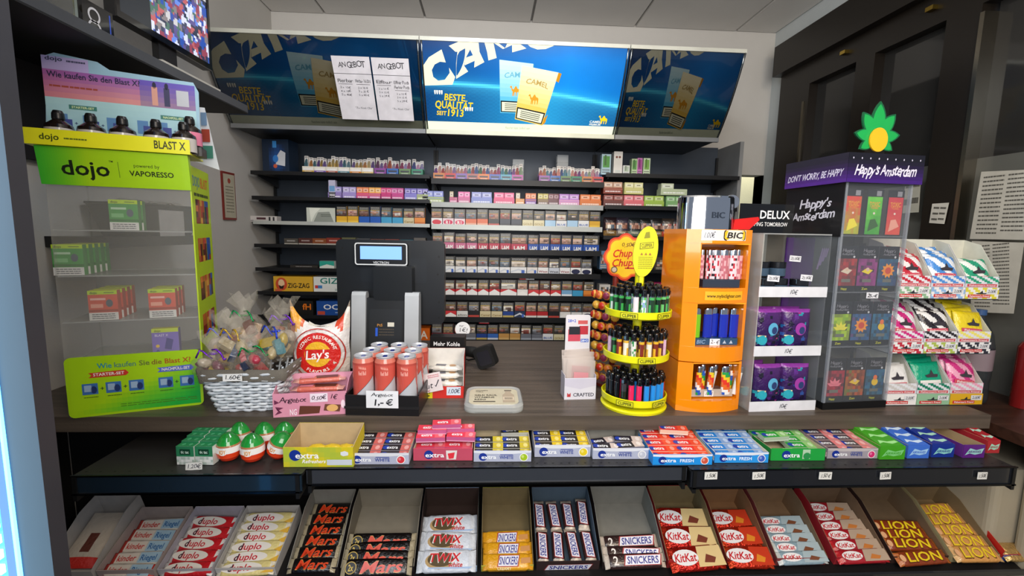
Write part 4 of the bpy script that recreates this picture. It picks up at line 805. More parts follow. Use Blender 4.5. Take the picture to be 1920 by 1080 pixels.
# ---------------- open cardboard tray helper (parts: floor, back, sides, front)
def tray_box(nm, lab, cat, loc, W, Dp, hf, hb, out, inn, art=None, rz=0, rot=None, M=None, sidecut=.35, th=.0015, hs=None, grp=None, backart=None, sideart=None):
    t = thing(nm, lab, cat, loc, rz, grp, rot)
    if M is not None: t.matrix_world = M
    def pan(name, mb): mb.build(name, t)
    mb = MB(); mb.box(-W/2, W/2, 0, Dp, 0, th, out, 'card', T=inn); pan('floor_panel', mb)
    mb = MB(); mb.box(-W/2, W/2, Dp-th, Dp, th, hb, out, 'card', F=inn); pan('back_panel', mb)
    mb = MB(); mb.box(-W/2, W/2, 0, th, th, hf, out, 'card', B=inn)
    if art: art(mb.fr((-W/2, 0, 0)), W, hf)
    pan('front_panel', mb)
    for s_ in (-1, 1):
        x = s_*(W/2-th/2); mb = MB(); pts = [(th, th), (Dp-th, th), (Dp-th, hb), (Dp*(1-sidecut), hs or hb), (th, hf)]
        mb.prism(pts, x-th/2, x+th/2, inn, 'card', 'x')
        f = mb.fr((x+s_*th/2, 0 if s_ > 0 else Dp, 0), (0, s_, 0), (0, 0, 1)); q = [(a if s_ > 0 else Dp-a, b) for a, b in pts]; f.poly(q if s_ > 0 else q[::-1], out, .5, 'card')
        if sideart and s_ > 0: sideart(f, Dp, hf)
        pan('side_panel', mb)
    return t
# ---------------- wrapped bar helper
def bar_mesh(name, L_, W_, H_, c, fin='#c9c4bc', art=None, m='film', finl=.010, n=12, under=None, endc=None):
    mb = MB(); prof = []
    k = 12
    def ring(x, w, h, z0): 
        out = []
        for i in range(k):
            a = 2*math.pi*i/k; cx, cy = math.cos(a), math.sin(a); e = .55
            out.append((x, w/2*math.copysign(abs(cx)**e, cx), z0+h/2*math.copysign(abs(cy)**e, cy)))
        return out
    secs = [(-L_/2, W_*1.0, .001, fin), (-L_/2+finl, W_*.96, .0016, fin), (-L_/2+finl+.006, W_*.9, H_*.9, endc or c), (-L_/2+finl+.012, W_, H_, c), (L_/2-finl-.012, W_, H_, c), (L_/2-finl-.006, W_*.9, H_*.9, endc or c), (L_/2-finl, W_*.96, .0016, fin), (L_/2, W_*1.0, .001, fin)]
    rings = [ring(x, w, h, H_/2) for x, w, h, _ in secs]; vs = [v for r_ in rings for v in r_]
    fs = []; cs = []
    for j in range(len(secs)-1):
        for i in range(k): fs.append((j*k+i, j*k+(i+1) % k, (j+1)*k+(i+1) % k, (j+1)*k+i)); cs.append(secs[j][3] if j < 2 else secs[j+1][3])
    fs += [tuple(range(k))[::-1], tuple((len(secs)-1)*k+i for i in range(k))]; cs += [fin, fin]
    mb.add(vs, fs, cs, m, True)
    f = mb.fr((-L_/2, -W_*.4, H_+.0002), (1, 0, 0), (0, 1, 0))
    if art: art(f, L_, W_*.8)
    return m_(mb, name)
# ---------------- pink bar box, chips bag
Pk = Loc(-.438, 1.105, CT, R(8))
def pink(f, W, H):
    f.text('Angebot', W*.27, H*.72, H*.2, '#3a2030', 3, W*.36, 0, .2, 1); f.rect(W*.50, H*.58, W*.74, H*.95, '#e6d8e4', 2); f.text('0.50€', W*.62, H*.76, H*.17, '#3a2030', 4, W*.2, 0, .2, 1); f.text('1€', W*.82, H*.8, H*.2, '#3a2030', 4, W*.1, 0, .2, 1)
    f.poly([(W*.34, H*.08), (W*.62, H*.1), (W*.64, H*.4), (W*.36, H*.45)], '#5f3426', 2); f.poly([(W*.68, H*.2), (W*.9, H*.12), (W*.92, H*.42), (W*.7, H*.48)], '#6a4030', 2); f.ell(W*.8, H*.3, W*.08, H*.15, '#d8a868', 3)
    f.text('NG', W*.27, H*.2, H*.25, '#f0dce6', 3, W*.1); f.poly([(W*.02, H*.1), (W*.12, H*.2), (W*.06, H*.28), (W*.14, H*.4), (W*.03, H*.45), (W*.08, H*.3)], '#6a2a48', 2); f.poly([(W*.02, H*.55), (W*.09, H*.62), (W*.02, H*.75)], '#6a2a48', 2); f.ell(W*.95, H*.45, W*.03, H*.18, '#f0d8e4', 2)
tb = tray_box('snack_box', 'pink open bar box with handwritten offer, in front of the chips bag', 'box', Pk.p, .172, .105, .060, .078, '#cf8aa0', '#d89ab0', pink, Pk.rz, sidecut=.55)
bm = bar_mesh('snack_bar', .13, .034, .014, '#c86a5a', '#d8a090', lambda f, L_, W: (f.poly([(L_*.45, W*.1), (L_*.85, W*.15), (L_*.85, W*.85), (L_*.42, W*.9)], '#5a2f22', 1), f.rect(L_*.15, W*.2, L_*.4, W*.8, '#d8889a', 1)))
for k in range(4): link(bm, 'snack_bar', None, 'pinkish snack bar in the pink offer box, %s' % ('top one' if k == 3 else '%s from the bottom' % ORD[k]), 'snack bar', 'snack bars in the pink box', None, Pk.W(.005, .03+.02*k, .006+k*.017), Pk.rz+R((-3, 4, -2, 6)[k]))
def laysf(u, v):
    if v > .86 and abs(u-.5) > .24+(1-v)*.8: return ('#d89a34' if (u < .2 or v < .9) else '#c85a2a') if u < .5 else ('#c8442a' if u < .9 else '#d8cfc4')
    return '#cfc3b6' if v < .5 else '#d8d4d0'
mb = pillow(.165, .225, .075, laysf, 22, 26, 'film', '#c9b8a0', seam=0, wob=.012, seed=3)
W, H = .165, .225
nv = []
for (x, y, z) in mb.v:
    t = max(0, z/H-.8)/.2; e = abs(2*x/W); nv.append((x*(1+.06*t*e), y+.004*math.sin(z*80+x*60), z+t*(.062*e**4-.016*(1-e))))
mb.v = nv
ft = mb.fr((-W/2, 0, 0), disp=lambda x, y: mb.th(x, y)+.0045)
lay = thing('chips_bag', 'white and red potato chips bag behind the pink bar box', 'chips bag', (PZ(606, 735, CT).x, PZ(602, 735, CT).y, CT), R(3)); lay.scale = (.93, .93, .93)
mb.build('bag', lay)
mb2 = MB(); f = mb2.fr((-W/2, 0, 0), disp=lambda x, y: mb.th(x, y)+.003)
def ringf(cx, cy, r0, r1, c, l, n=28):
    for i in range(n):
        a, b = 2*math.pi*i/n, 2*math.pi*(i+1)/n; f.poly([(cx+r0*math.cos(a), cy+r0*math.sin(a)), (cx+r1*math.cos(a), cy+r1*math.sin(a)), (cx+r1*math.cos(b), cy+r1*math.sin(b)), (cx+r0*math.cos(b), cy+r0*math.sin(b))], c, l, 'film')
cx, cy = .083, .130
for r0, r1, c in ((.0735, .0765, '#a83228'),): ringf(cx, cy, r0, r1, c, 3)
for r0, r1, c in ((.045, .064, '#c8241c'), (.022, .045, '#c8241c'), (0, .022, '#c8241c')): ringf(cx, cy, r0, r1, c, 1)
for r0, r1 in ((0, .019), (.019, .038)): ringf(cx, cy, r0, r1, '#e6b12a', 4)
f.rect(cx-.036, cy-.013, cx+.038, cy+.015, '#c8241c', 6, 'film'); f.text("Lay's", cx, cy, .026, '#f4f0ea', 9, .068, 1, .15, 0, .06, 'film')
def arct(s, cx, cy, r_, a0, a1, h, c, l, flip=1):
    for i, ch_ in enumerate(s):
        a = R(a0+(a1-a0)*(i+.5)/len(s)); f.text(ch_, cx+r_*math.cos(a), cy+r_*math.sin(a), h, c, l, None, 1, 0, 0, a-math.pi/2 if flip > 0 else a+math.pi/2, 'film')
arct('ICONIC RESTAURANT', cx, cy, .052, 165, 15, .0095, '#f0e6dc', 7); arct('FLAVOURS', cx, cy, .052, 232, 308, .0095, '#f0e6dc', 7, -1)
f.text('BEEF', cx+.03, .026, .014, '#8a3a2a', 4, .04); f.poly([(.02, .02), (.05, .018), (.054, .034), (.036, .044), (.02, .036)], '#b8763a', 4, 'film'); mb2.build('print_panel', lay)
mb3 = MB(); f = mb3.fr((-.034, -.012, .2)); f.poly([(0, .005), (.066, -.004), (.07, .016), (.05, .010), (.03, .008), (.004, .024)], '#d8d4c4', 1, 'film'); f.lines(.012, .004, .056, .012, 1, '#5a5448', 2, .4, 3, 'film'); mb3.build('top_fold', lay)
# ---------------- energy cans in a black rack
Cn = Loc(-.262, 1.104, CT, R(-3)); rk = thing('can_rack', 'low black open rack with a handwritten offer card holding nine cans', 'rack', Cn.p, Cn.rz)
mb = MB(); mb.box(-.092, .092, 0, .195, 0, .012, '#141314', 'plastic'); mb.build('rack_floor', rk)
for nm, b in (('rack_front', (-.092, .092, 0, .004, .012, .052)), ('rack_back', (-.092, .092, .191, .195, .012, .06)), ('rack_side', (-.092, -.088, .004, .191, .012, .055)), ('rack_side', (.088, .092, .004, .191, .012, .055))):
    mb = MB(); mb.box(*b, '#161516', 'plastic')
    if nm == 'rack_front': mb.box(-.094, .094, -.003, .0, .018, .024, '#1e1d1e', 'plastic')
    mb.build(nm, rk)
mb = MB(); mb.box(-.04, .04, -.002, -.0005, 0, .044, '#dfe2e6', 'paper'); f = mb.fr((-.04, -.002, 0)); f.text('Angebot', .04, .034, .008, '#23242c', 1, .054, 0, .2, 1, m='paper'); f.text('1,- €', .042, .015, .016, '#23242c', 1, .05, 1, .2, 1, m='paper'); mb.build('offer_card', rk, loc=(.002, -.003, .022))
def canart():
    mb = MB(); r = .0265; n = 28; H = .135
    prof = [(.019, 0), (.024, .003), (r, .010), (r, .118), (.0225, .1285), (.0225, .1315), (.0235, .133), (.0225, .1345), (.0212, .1335), (.020, .1305), (.010, .1303), (0, .1303)]
    mb.lathe(prof[:3], n, '#b9bcc0', 'steel')
    def bz(i): a = i/n*360; return .022+.060*max(0, min(1, (a-205)/130)) if a < 335 else .082-.060*min(1, (a-335)/25)
    lv = [lambda i: .010, bz, lambda i: bz(i)+.0016, lambda i: .112, lambda i: .118]
    for (la, lb), c in zip(zip(lv, lv[1:]), ('#b9bcc2', '#3a3a46', '#c8564a', '#b84e44')):
        vs = [(r*math.cos(2*math.pi*i/n), r*math.sin(2*math.pi*i/n), L_(i)) for L_ in (la, lb) for i in range(n)]
        mb.add(vs, [(i, (i+1) % n, n+(i+1) % n, n+i) for i in range(n)], c, 'gloss', True)
    mb.lathe(prof[3:5], n, '#c9705f', 'gloss'); me1 = m_(mb, 'can_body')
    mb = MB(); mb.lathe(prof[4:], n, '#c6c8cc', 'alu'); me2 = m_(mb, 'can_lid')
    mb = MB(); mb.prism([(x*.6, y) for x, y in rrect(-.009, .009, -.011, .009, .006)], .1305, .1318, '#2c3a8a', 'gloss'); me3 = m_(mb, 'pull_tab')
    mb = MB()
    for (ang, z, hh, ww, s, c) in ((-90, .088, .010, 40, 'Red Bull', '#f2b8ac'), (-90, .030, .006, 30, 'ZERO', '#8a8d96')):
        g, tw = layout(s, 1); sc_ = R(ww)/tw; s2 = hh/GL[('cap', 1)]
        for vs, fs in g:
            if fs: mb.add([((r+.0004)*math.cos(R(ang)+(vx-tw/2)*sc_), (r+.0004)*math.sin(R(ang)+(vx-tw/2)*sc_), z+vy*s2) for vx, vy in vs], fs, c, 'gloss')
    for q in range(5): 
        a0 = R(-108+q*8); mb.add([((r+.0004)*math.cos(a0+da), (r+.0004)*math.sin(a0+da), .106+dz-q*.0008) for da, dz in ((0, 0), (.09, -.003), (.1, .001), (.02, .006))], [(0, 1, 2, 3)], '#f0a898', 'gloss')
    me4 = m_(mb, 'emblem')
    return kit('drink_can', 'can', [('body', me1, None, None), ('lid', me2, None, None, [('pull_tab', me3, None, None)]), ('emblem', me4, None, None)])
ck = canart()
for r_ in range(3):
    for c_ in range(3):
        stamp(ck, 'salmon and silver drink can in the black rack, %s row, %s' % (('front', 'middle', 'back')[r_], ('left', 'centre', 'right')[c_]), Cn.W(-.056+.0555*c_+(.004 if r_ else 0)*r_, .036+.056*r_, .0125), R(random.uniform(-8, 8)), 'salmon drink cans in the rack')
# ---------------- red and white box with note
Rb = Loc(PZ(822, 757, CT).x, 1.225, CT, R(1))
def rba(f, W, H): f.rect(0, 0, W, H, '#c8281f', 1); f.rect(0, 0, W*.34, H*.9, '#d8c81e', 2); f.text('JETZT', W*.17, H*.56, H*.34, '#2a2410', 3, W*.28); f.rect(W*.06, H*.15, W*.28, H*.26, '#4a4414', 3); f.rect(W*.64, H*.25, W*.94, H*.95, '#d2dcea', 2); f.text('1.00€', W*.79, H*.6, H*.36, '#2a3350', 3, W*.26, 0, .2, 1)
tray_box('snack_box', 'white open box with red and yellow front strip beside the cans', 'box', Rb.p, .13, .11, .034, .115, '#d2342a', '#d9d6cf', rba, Rb.rz, sidecut=.9, hs=.115)
wb_ = bar_mesh('snack_bar', .1, .034, .016, '#e0dcd2', '#e6e2da', lambda f, L_, W: (f.rect(L_*.2, W*.2, L_*.5, W*.8, '#5a5a66', 1), f.ell(L_*.7, W*.5, L_*.1, W*.35, '#b88a5a', 1)))
for k in range(4): link(wb_, 'snack_bar', None, 'white wrapped wafer bar in the red fronted box, %s' % ('top one' if k == 3 else '%s from the bottom' % ORD[k]), 'snack bar', 'wafer bars in the red fronted box', None, Rb.W(.01, .028+.02*k, .003+k*.0165), R((3, -5, 8, -8)[k]))
mb = MB(); mb.box(-.038, .038, 0, .0012, 0, .052, '#d9cfd0', 'paper'); f = mb.fr((-.038, 0, 0)); f.text('Sind', .018, .034, .010, '#2a2430', 1, .022, 0, .2, 1, m='paper'); f.text('Gut', .032, .018, .016, '#2a2430', 1, .034, 0, .2, 1, m='paper'); f.poly([(.054, .018), (.058, .012), (.070, .030), (.067, .031), (.058, .016)], '#2a2430', 1, 'paper'); f.lines(.04, .038, .072, .048, 2, '#c06a72', 1, .4, 2, 'paper'); f.text('1€', .034, .005, .006, '#b84a50', 1, .012, 0, .2, 1, m='paper')
mb.build('handwritten_note', label='small tilted handwritten note leaning on the red and white box', cat='note', loc=PY(806, 736, 1.216), rot=(R(-6), R(-12), 0))
# ---------------- black promo stand with tag, scanner, coin tray
p = PZ(840, 700, CT); mb = MB(); mb.box(-.055, .055, 0, .05, 0, .128, '#141414', 'plastic'); f = mb.fr((-.055, 0, 0)); f.text('Mehr Kohle', .053, .106, .013, '#e4e4e4', 1, .085); f.text('für alle!', .038, .086, .013, '#e4e4e4', 1, .056); f.text('S', .104, .04, .009, '#d8d8d8', 1)
mb.build('promo_block', label='black promotion block reading Mehr Kohle für alle behind the open box', cat='display block', loc=(p.x, 1.42, CT), rz=R(-3))
mb = MB(); mb.prism([(.024*math.cos(a), .024+.024*math.sin(a)) for a in [R(-35+250*i/20) for i in range(21)]], 0, .002, '#dadada', 'paper', 'y'); f = mb.fr((-.024, 0, 0)); f.text('nur', .02, .036, .006, '#4a4a50', 1, .014, 0, .2, 1, m='paper'); f.text('1€!', .026, .022, .014, '#3a3a42', 1, .028, 0, .2, 1, m='paper')
mb.build('round_tag', label='round white tag reading nur 1 euro on top of the black block', cat='price tag', loc=(PY(867, 640, 1.415).x, 1.425, CT+.1285))
sc2 = thing('barcode_scanner', 'black handheld barcode scanner lying on the counter', 'scanner', (PZ(905, 697, CT).x, 1.52, CT), R(-20))
mb = MB(); mb.tube([(-.075, 0, .05), (-.04, 0, .05), (-.015, 0, .045), (0, 0, .045)], [.017, .019, .02, .022], '#121212', 'rubber', 10); mb.build('handle', sc2)
mb = MB(); mb.rbox(-.032, .034, .002, .075, -.035, .0, .012, '#151515', 'rubber', 'y'); mb.X = None; o = mb.build('head', sc2, rot=(0, R(-22), 0), loc=(.03, 0, .008))
mb = MB(); mb.rbox(-.022, .024, .012, .06, -.0362, -.0352, .006, '#2a2a30', 'gloss', 'y'); mb.build('scan_window', sc2, rot=(0, R(-22), 0), loc=(.03, 0, .008))
mb = MB(); mb.tube([(-.07, 0, .05), (-.08, .01, .02), (-.075, .05, .004), (-.03, .12, .003)], .003, '#0f0f0f', 'rubber', 6); mb.build('cable', sc2)
Ct = Loc(PZ(926, 777, CT).x, 1.118, CT, R(0)); ctr = thing('coin_tray', 'clear rounded coin tray with a cream printed insert', 'coin tray', Ct.p, 0)
mb = MB(); mb.prism(rrect(-.078, .078, 0, .145, .03, 6), 0, .004, '#c9ccc8', 'pet'); rr1, rr2, rr3 = rrect(-.078, .078, 0, .145, .03, 6), rrect(-.074, .074, .004, .141, .028, 6), rrect(-.066, .066, .012, .133, .024, 6); n = len(rr1)
for a, za, b, zb2 in ((rr1, .0, rr1, .014), (rr1, .014, rr2, .022), (rr2, .022, rr3, .019)): mb.add([(x, y, za) for x, y in a]+[(x, y, zb2) for x, y in b], [(i, (i+1) % n, n+(i+1) % n, n+i) for i in range(n)], '#dadcd8', 'frost', True)
mb.build('tray', ctr)
mb = MB(); mb.prism(rr3, .0165, .0185, '#cdc5aa', 'print'); f = mb.fr((-.066, .012, .0186), (1, 0, 0), (0, 1, 0)); f.text('VITAMIN', .033, .104, .006, '#3a342a', 1, .034); f.text('WELL', .027, .094, .006, '#3a342a', 1, .022); f.text('GELD RAUS,', .045, .068, .010, '#2e2a22', 1, .062); f.text('VITAMINE', .041, .052, .010, '#2e2a22', 1, .054); f.text('REIN!', .030, .036, .010, '#2e2a22', 1, .032); f.rect(.012, .018, .07, .024, '#4a443a', 1)
f.poly([(.09, .015), (.122, .015), (.122, .07), (.114, .085), (.114, .1), (.098, .1), (.098, .085), (.09, .07)], '#b8a890', 1); f.rect(.096, .1, .116, .108, '#6a6054', 1); f.rect(.091, .03, .121, .055, '#d8c8ae', 2); f.lines(.095, .034, .117, .05, 2, '#5a5044', 3); mb.build('insert', ctr)
# ---------------- till
Tl = Loc(PZ(722, 700, CT).x, 1.46, CT, R(-2)); till = thing('till_terminal', 'black till terminal seen from behind with a lit customer display', 'till', Tl.p, Tl.rz)
def LPt(px, py, y=0): return Tl.LP(px, py, y)
sx0, sz1 = LPt(660, 547); sx1 = LPt(786, 547)[0]
mb = MB(); mb.rbox(-.12, .12, -.03, .16, 0, .02, .02, '#1a1c1e', 'plastic'); mb.build('base', till)
for a, b in ((sx0, sx0+.045), (sx1-.045, sx1)):
    mb = MB(); mb.prism([(-.028, .02), (.03, .02), (.03, sz1-.01), (.02, sz1), (0, sz1), (-.006, sz1-.01)], a, b, '#b4b8bb', 'shelfmetal', 'x'); mb.build('silver_pillar', till)
mb = MB(); mb.prism([(-.022, .02), (.028, .02), (.028, sz1-.02), (.004, sz1-.02)], sx0+.045, sx1-.045, '#17191b', 'plastic', 'x'); v = Vector((0, .026, sz1-.04)).normalized(); f = mb.fr((sx0+.045, -.022, .02), (1, 0, 0), v); PW, PH = sx1-sx0-.09, (sz1-.04)
f.poly(rrect(PW*.08, PW*.92, PH*.05, PH*.85, .01), '#1f2225', 2, 'plastic'); f.text('PtS', PW*.35, PH*.62, .008, '#b8823a', 3, .018); f.rect(PW*.55, PH*.6, PW*.72, PH*.66, '#d8d4c4', 3); f.rect(PW*.24, PH*.46, PW*.3, PH*.58, '#2a5ac8', 3); f.lines(PW*.33, PH*.46, PW*.72, PH*.58, 3, '#4a4238', 3, .4)
for k in range(5): f.poly([(PW*(.3+.08*k), PH*.13), (PW*(.34+.08*k), PH*.13), (PW*(.42+.035*k), PH*.27), (PW*(.405+.035*k), PH*.27)], '#b8bcc0', 3)
mb.build('centre_panel', till)
yh = .05; hx0, hz0 = LPt(634, 612, yh); hx1, hz1 = LPt(833, 452, yh)
mb = MB(); mb.rbox(hx0, hx1, hz0+.012, hz1, yh, yh+.035, .018, '#191c20', 'plastic', 'y'); mb.rbox(hx0+.02, hx1-.02, hz0+.03, hz1-.02, yh+.035, yh+.05, .012, '#141619', 'plastic', 'y')
f = mb.fr((hx0, yh, hz0)); HW, HH = hx1-hx0, hz1-hz0
for x, z in ((.94, .62), (.95, .3), (.95, .12), (.06, .9), (.95, .82)): f.ell(HW*x, HH*z, .003, .004, '#050506', 1, 'rubber', 10)
f.poly(rrect(HW*.22, HW*.84, HH*.52, HH*.80, .01), '#1d2126', 1, 'plastic'); mb.build('screen_housing', till)
mb = MB(); a, b = LPt(700, 545, 0), LPt(772, 500, 0); mb.rbox(a[0], b[0], a[1]-.03, b[1], 0, .05, .008, '#15181b', 'plastic', 'y'); mb.build('neck', till)
a, b = LPt(665, 497, yh-.02), LPt(764, 456, yh-.02); cd = None
mb = MB(); mb.rbox(a[0], b[0], a[1], b[1], yh-.02, yh-.001, .008, '#16181c', 'plastic', 'y'); f = mb.fr((a[0], yh-.02, a[1])); CW, CH = b[0]-a[0], b[1]-a[1]
o_, i_ = rrect(0.001, CW-.001, .001, CH-.001, .008, 4), rrect(.0045, CW-.0045, .0045, CH-.0045, .006, 4); n = len(o_)
for i in range(n): f.poly([o_[i], o_[(i+1) % n], i_[(i+1) % n], i_[i]], '#d8dcde', 1)
f.text('VECTRON', CW*.5, CH*.13, CH*.1, '#c8ccd0', 1, CW*.3); mb.build('customer_display', till)
mb = MB(); mb.fr((a[0], yh-.0204, a[1])).rect(CW*.11, CH*.27, CW*.89, CH*.84, '#6f98e6', 1, 'screen'); mb.build('lit_screen', till)
# ---------------- flavour card display
Cf = Loc(PZ(1091, 756, CT).x, 1.215, CT, R(3)); cf = thing('card_display', 'white cardboard dispenser of pink flavour cards left of the lollipops', 'card dispenser', Cf.p, Cf.rz)
mb = MB(); mb.box(-.045, .045, 0, .002, 0, .062, '#d5d3dc', 'print'); f = mb.fr((-.045, 0, 0)); f.text('CRAFTED', .055, .014, .010, '#3a3a48', 1, .06); f.poly([(.008, .008), (.008, .02), (.013, .015), (.018, .02), (.018, .008)], '#b8343a', 1); f.poly([(0, .04), (.045, .03), (.09, .04), (.09, .06), (0, .06)], '#c8c4d2', 1); mb.build('front_panel', cf)
mb = MB(); mb.box(-.045, -.0435, .002, .05, 0, .07, '#cfccd6', 'print'); mb.build('side_panel', cf); mb = MB(); mb.box(.0435, .045, .002, .05, 0, .07, '#cfccd6', 'print'); mb.build('side_panel', cf); mb = MB(); mb.box(-.045, .045, .002, .05, 0, .002, '#cfccd6', 'print'); mb.build('floor_panel', cf)
mb = MB(); mb.rbox(-.036, .036, 0, .232, .05, .053, .006, '#d8d4d8', 'print', 'y'); f = mb.fr((-.036, .05, 0)); f.rect(.008, .155, .044, .19, '#c8485a', 1); f.rect(.01, .175, .042, .198, '#23242c', 2); f.rect(.04, .175, .066, .2, '#b8303c', 1); f.rect(.036, .205, .064, .216, '#c85a5a', 1); f.text('28+2', .018, .215, .008, '#3a5ac8', 1, .024); f.rect(.045, .152, .068, .162, '#4a6ac0', 1); f.text('28+2', .056, .157, .006, '#e8eef8', 2, .02); mb.build('back_card', cf)
for k in range(7):
    mb = pillow(.082, .105, .008, lambda u, v: '#d8b8b4' if abs(v-.5) < .3 and abs(u-.5) < .33 else '#dccfc6', 6, 6, 'frost', '#d8ccc4', seed=k)
    if k == 0: mb.fr((-.041, 0, 0), disp=mb.th).rect(.02, .03, .062, .07, '#c8848a', 2)
    mb.build('flavour_card', label='clear bagged pink flavour card, %s in the white dispenser' % ('front one' if k == 0 else '%s behind the front' % ORD[k-1]), cat='flavour card', group='flavour cards in the white dispenser', loc=Cf.W(0, .010+k*.0055, .004+k*.004), rot=(R(-8+k), R(random.uniform(-5, 5)), Cf.rz))
# ---------------- lollipop display: round stand packed with lollipops, with its flower sign
Lx, Ly = PY(1128, 640, 1.35).x, 1.35
lt = thing('lollipop_stand', 'lollipop tree with a red and yellow flower shaped sign', 'lollipop stand', (Lx+.035, Ly, CT))
mb = MB(); mb.lathe([(0, 0), (.05, 0), (.05, .008), (.012, .014), (.009, .02), (.009, .36), (0, .36)], 16, '#7a2418', 'plastic'); mb.build('post', lt)
sg = MB(); a = PY(1172, 482, Ly-.01); cxs, czs = a.x-(Lx+.035), a.z-CT
fl = []
for i in range(72):
    t = 2*math.pi*i/72; r_ = .058+.008*abs(math.cos(t*4)); fl.append((cxs+r_*math.cos(t), czs+r_*1.08*math.sin(t)))
sg.prism(fl, -.012, -.009, '#c83218', 'print', 'y'); f = sg.fr((0, -.012, 0))
f.poly([(cxs+(x-cxs)*.92, czs+(z-czs)*.92) for x, z in fl], '#e8741a', 1); f.poly([(cxs+(x-cxs)*.85, czs+(z-czs)*.85) for x, z in fl], '#f0c41c', 2)
f.text('0,50€', cxs+.008, czs+.036, .011, '#5a3a14', 3, .04, 0, .2, 1); f.text('Chupa', cxs-.002, czs+.012, .022, '#c81e1e', 3, .072, 1, .25, 0, .05); f.text('Chups', cxs-.002, czs-.016, .022, '#c81e1e', 3, .075, 1, .25, 0, .05); f.rect(cxs+.0, czs-.035, cxs+.04, czs-.031, '#c81e1e', 3); f.ell(cxs-.032, czs-.038, .010, .010, '#6a5a3a', 3); f.ell(cxs-.032, czs-.038, .007, .007, '#c8b8a0', 4)
sg.build('flower_sign', lt)
LC = ['#b8281e', '#d8742a', '#c8301e', '#d8a03a', '#8a2a4a', '#c85a2a']
lpk = []
for c in LC:
    mb = MB(); mb.ball(0, 0, 0, .0135, c, 'film', 10, 7, cols=[mixc(c, '#e8c040', .75 if j in (2, 4) else .0) for j in range(7)]); me = m_(mb, 'lollipop_head'); mb = MB(); mb.tube([(0, 0, -.012), (0, 0, -.05)], .0018, '#e8e6e0', 'plastic', 5); me2 = m_(mb, 'stick'); mb = MB(); mb.lathe([(.004, -.0125), (.009, -.021)], 8, mixc(c, '#e8c040', .5), 'film'); me3 = m_(mb, 'wrapper_skirt')
    lpk.append(kit('lollipop', 'lollipop', [('head', me, None, None), ('stick', me2, None, None), ('wrapper_skirt', me3, None, None)]))
q = 0
for j in range(9):
    for i in range(4):
        ang = R(185+i*24+(j % 2)*12); r_ = .062; z = CT+.035+j*.031
        p = Vector((Lx+.035+r_*math.cos(ang), Ly+r_*math.sin(ang), z)); d = Vector((math.cos(ang), math.sin(ang), .1)).normalized()
        rot = d.to_track_quat('Z', 'Y').to_euler()
        stamp(lpk[(j*3+i*5) % 6], 'wrapped lollipop on the tree, %s tier from the bottom, %s from the left' % (ORD[j], ORD[i]), p, rot=rot, group='wrapped lollipops on the stand'); q += 1
# ---------------- three tier lighter carousel
K = Loc(PZ(1189, 760, CT).x, 1.182, CT, 0); kx = thing('lighter_carousel', 'three tier yellow carousel stand full of round lighters', 'lighter stand', K.p)
KR = .084; YC = '#e4e014'
tz = [.022, .138, .252]
mb = MB(); mb.lathe([(0, 0), (KR+.002, 0), (KR+.004, .006), (KR-.002, .010), (0, .010)], 48, YC, 'plastic'); mb.build('foot', kx)
for k, z in enumerate(tz):
    mb = MB(); mb.lathe([(0, z-.004), (KR-.004, z-.004), (KR+.002, z), (KR+.003, z+.016), (KR, z+.017), (KR-.001, z+.002), (0, z+.002)], 48, YC, 'plastic')
    mb.build('tier', kx)
    for a in (-122, -62) if k != 1 else (-90,):
        mb = MB(); t = R(a); u = Vector((-math.sin(t), math.cos(t), 0)); o = Vector((math.cos(t), math.sin(t), 0))*(KR+.0045)+Vector((0, 0, z-.002))-u*.022
        mb.box(0, 0.001, 0, 0.001, 0, .001, '#d8d414'); f = mb.fr(o, u, (0, 0, 1)); f.rect(0, .002, .044, .017, '#26240c', 0); f.rect(.0012, .0032, .0428, .0158, '#d8d414', 1); f.text('CLIPPER', .022, .0095, .008, '#1a180a', 2, .036)
        mb.v = [v if abs(v[0])+abs(v[1]) > .01 else (o.x, o.y, o.z+.005) for v in mb.v]; mb.build('name_plate', kx)
mb = MB(); mb.lathe([(.012, .01), (.012, .40)], 12, YC, 'plastic'); mb.build('post', kx)
a = PY(1210, 472, K.p.y-.02); ox, oz = a.x-K.p.x, a.z-CT
mb = MB(); pts = [(ox+.032*math.cos(t)*math.cos(.12)+.066*math.sin(t)*math.sin(.12), oz+.066*math.sin(t)*math.cos(.12)-.032*math.cos(t)*math.sin(.12)) for t in [2*math.pi*i/36 for i in range(36)]]
mb.prism(pts, -.022, -.019, '#d8d012', 'print', 'y'); mb.box(ox-.012, ox-.002, -.02, -.017, oz-.085, oz-.05, YC, 'plastic'); f = mb.fr((0, -.022, 0)); c = '#5a5608'
f.poly([(ox-.016, oz+.006), (ox+.020, oz+.01), (ox+.020, oz+.026), (ox-.016, oz+.022)], c, 1); f.poly([(ox-.0145, oz+.0078), (ox+.0185, oz+.0115), (ox+.0185, oz+.0245), (ox-.0145, oz+.0208)], '#d8d012', 2); f.text('CLIPPER', ox+.002, oz+.0162, .009, c, 3, .028, rot=.1); f.lines(ox-.018, oz-.045, ox+.02, oz-.012, 7, '#8a860e', 1, .35, 3)
for k in range(3): f.poly([(ox-.014+k*.011, oz-.009), (ox-.006+k*.011, oz-.009), (ox-.010+k*.011, oz-.002)], '#a06a2a', 1)
f.poly([(ox-.006, oz+.034), (ox+.010, oz+.036), (ox+.008, oz+.052), (ox-.002, oz+.050)], '#8a860e', 1); mb.build('oval_sign', kx)
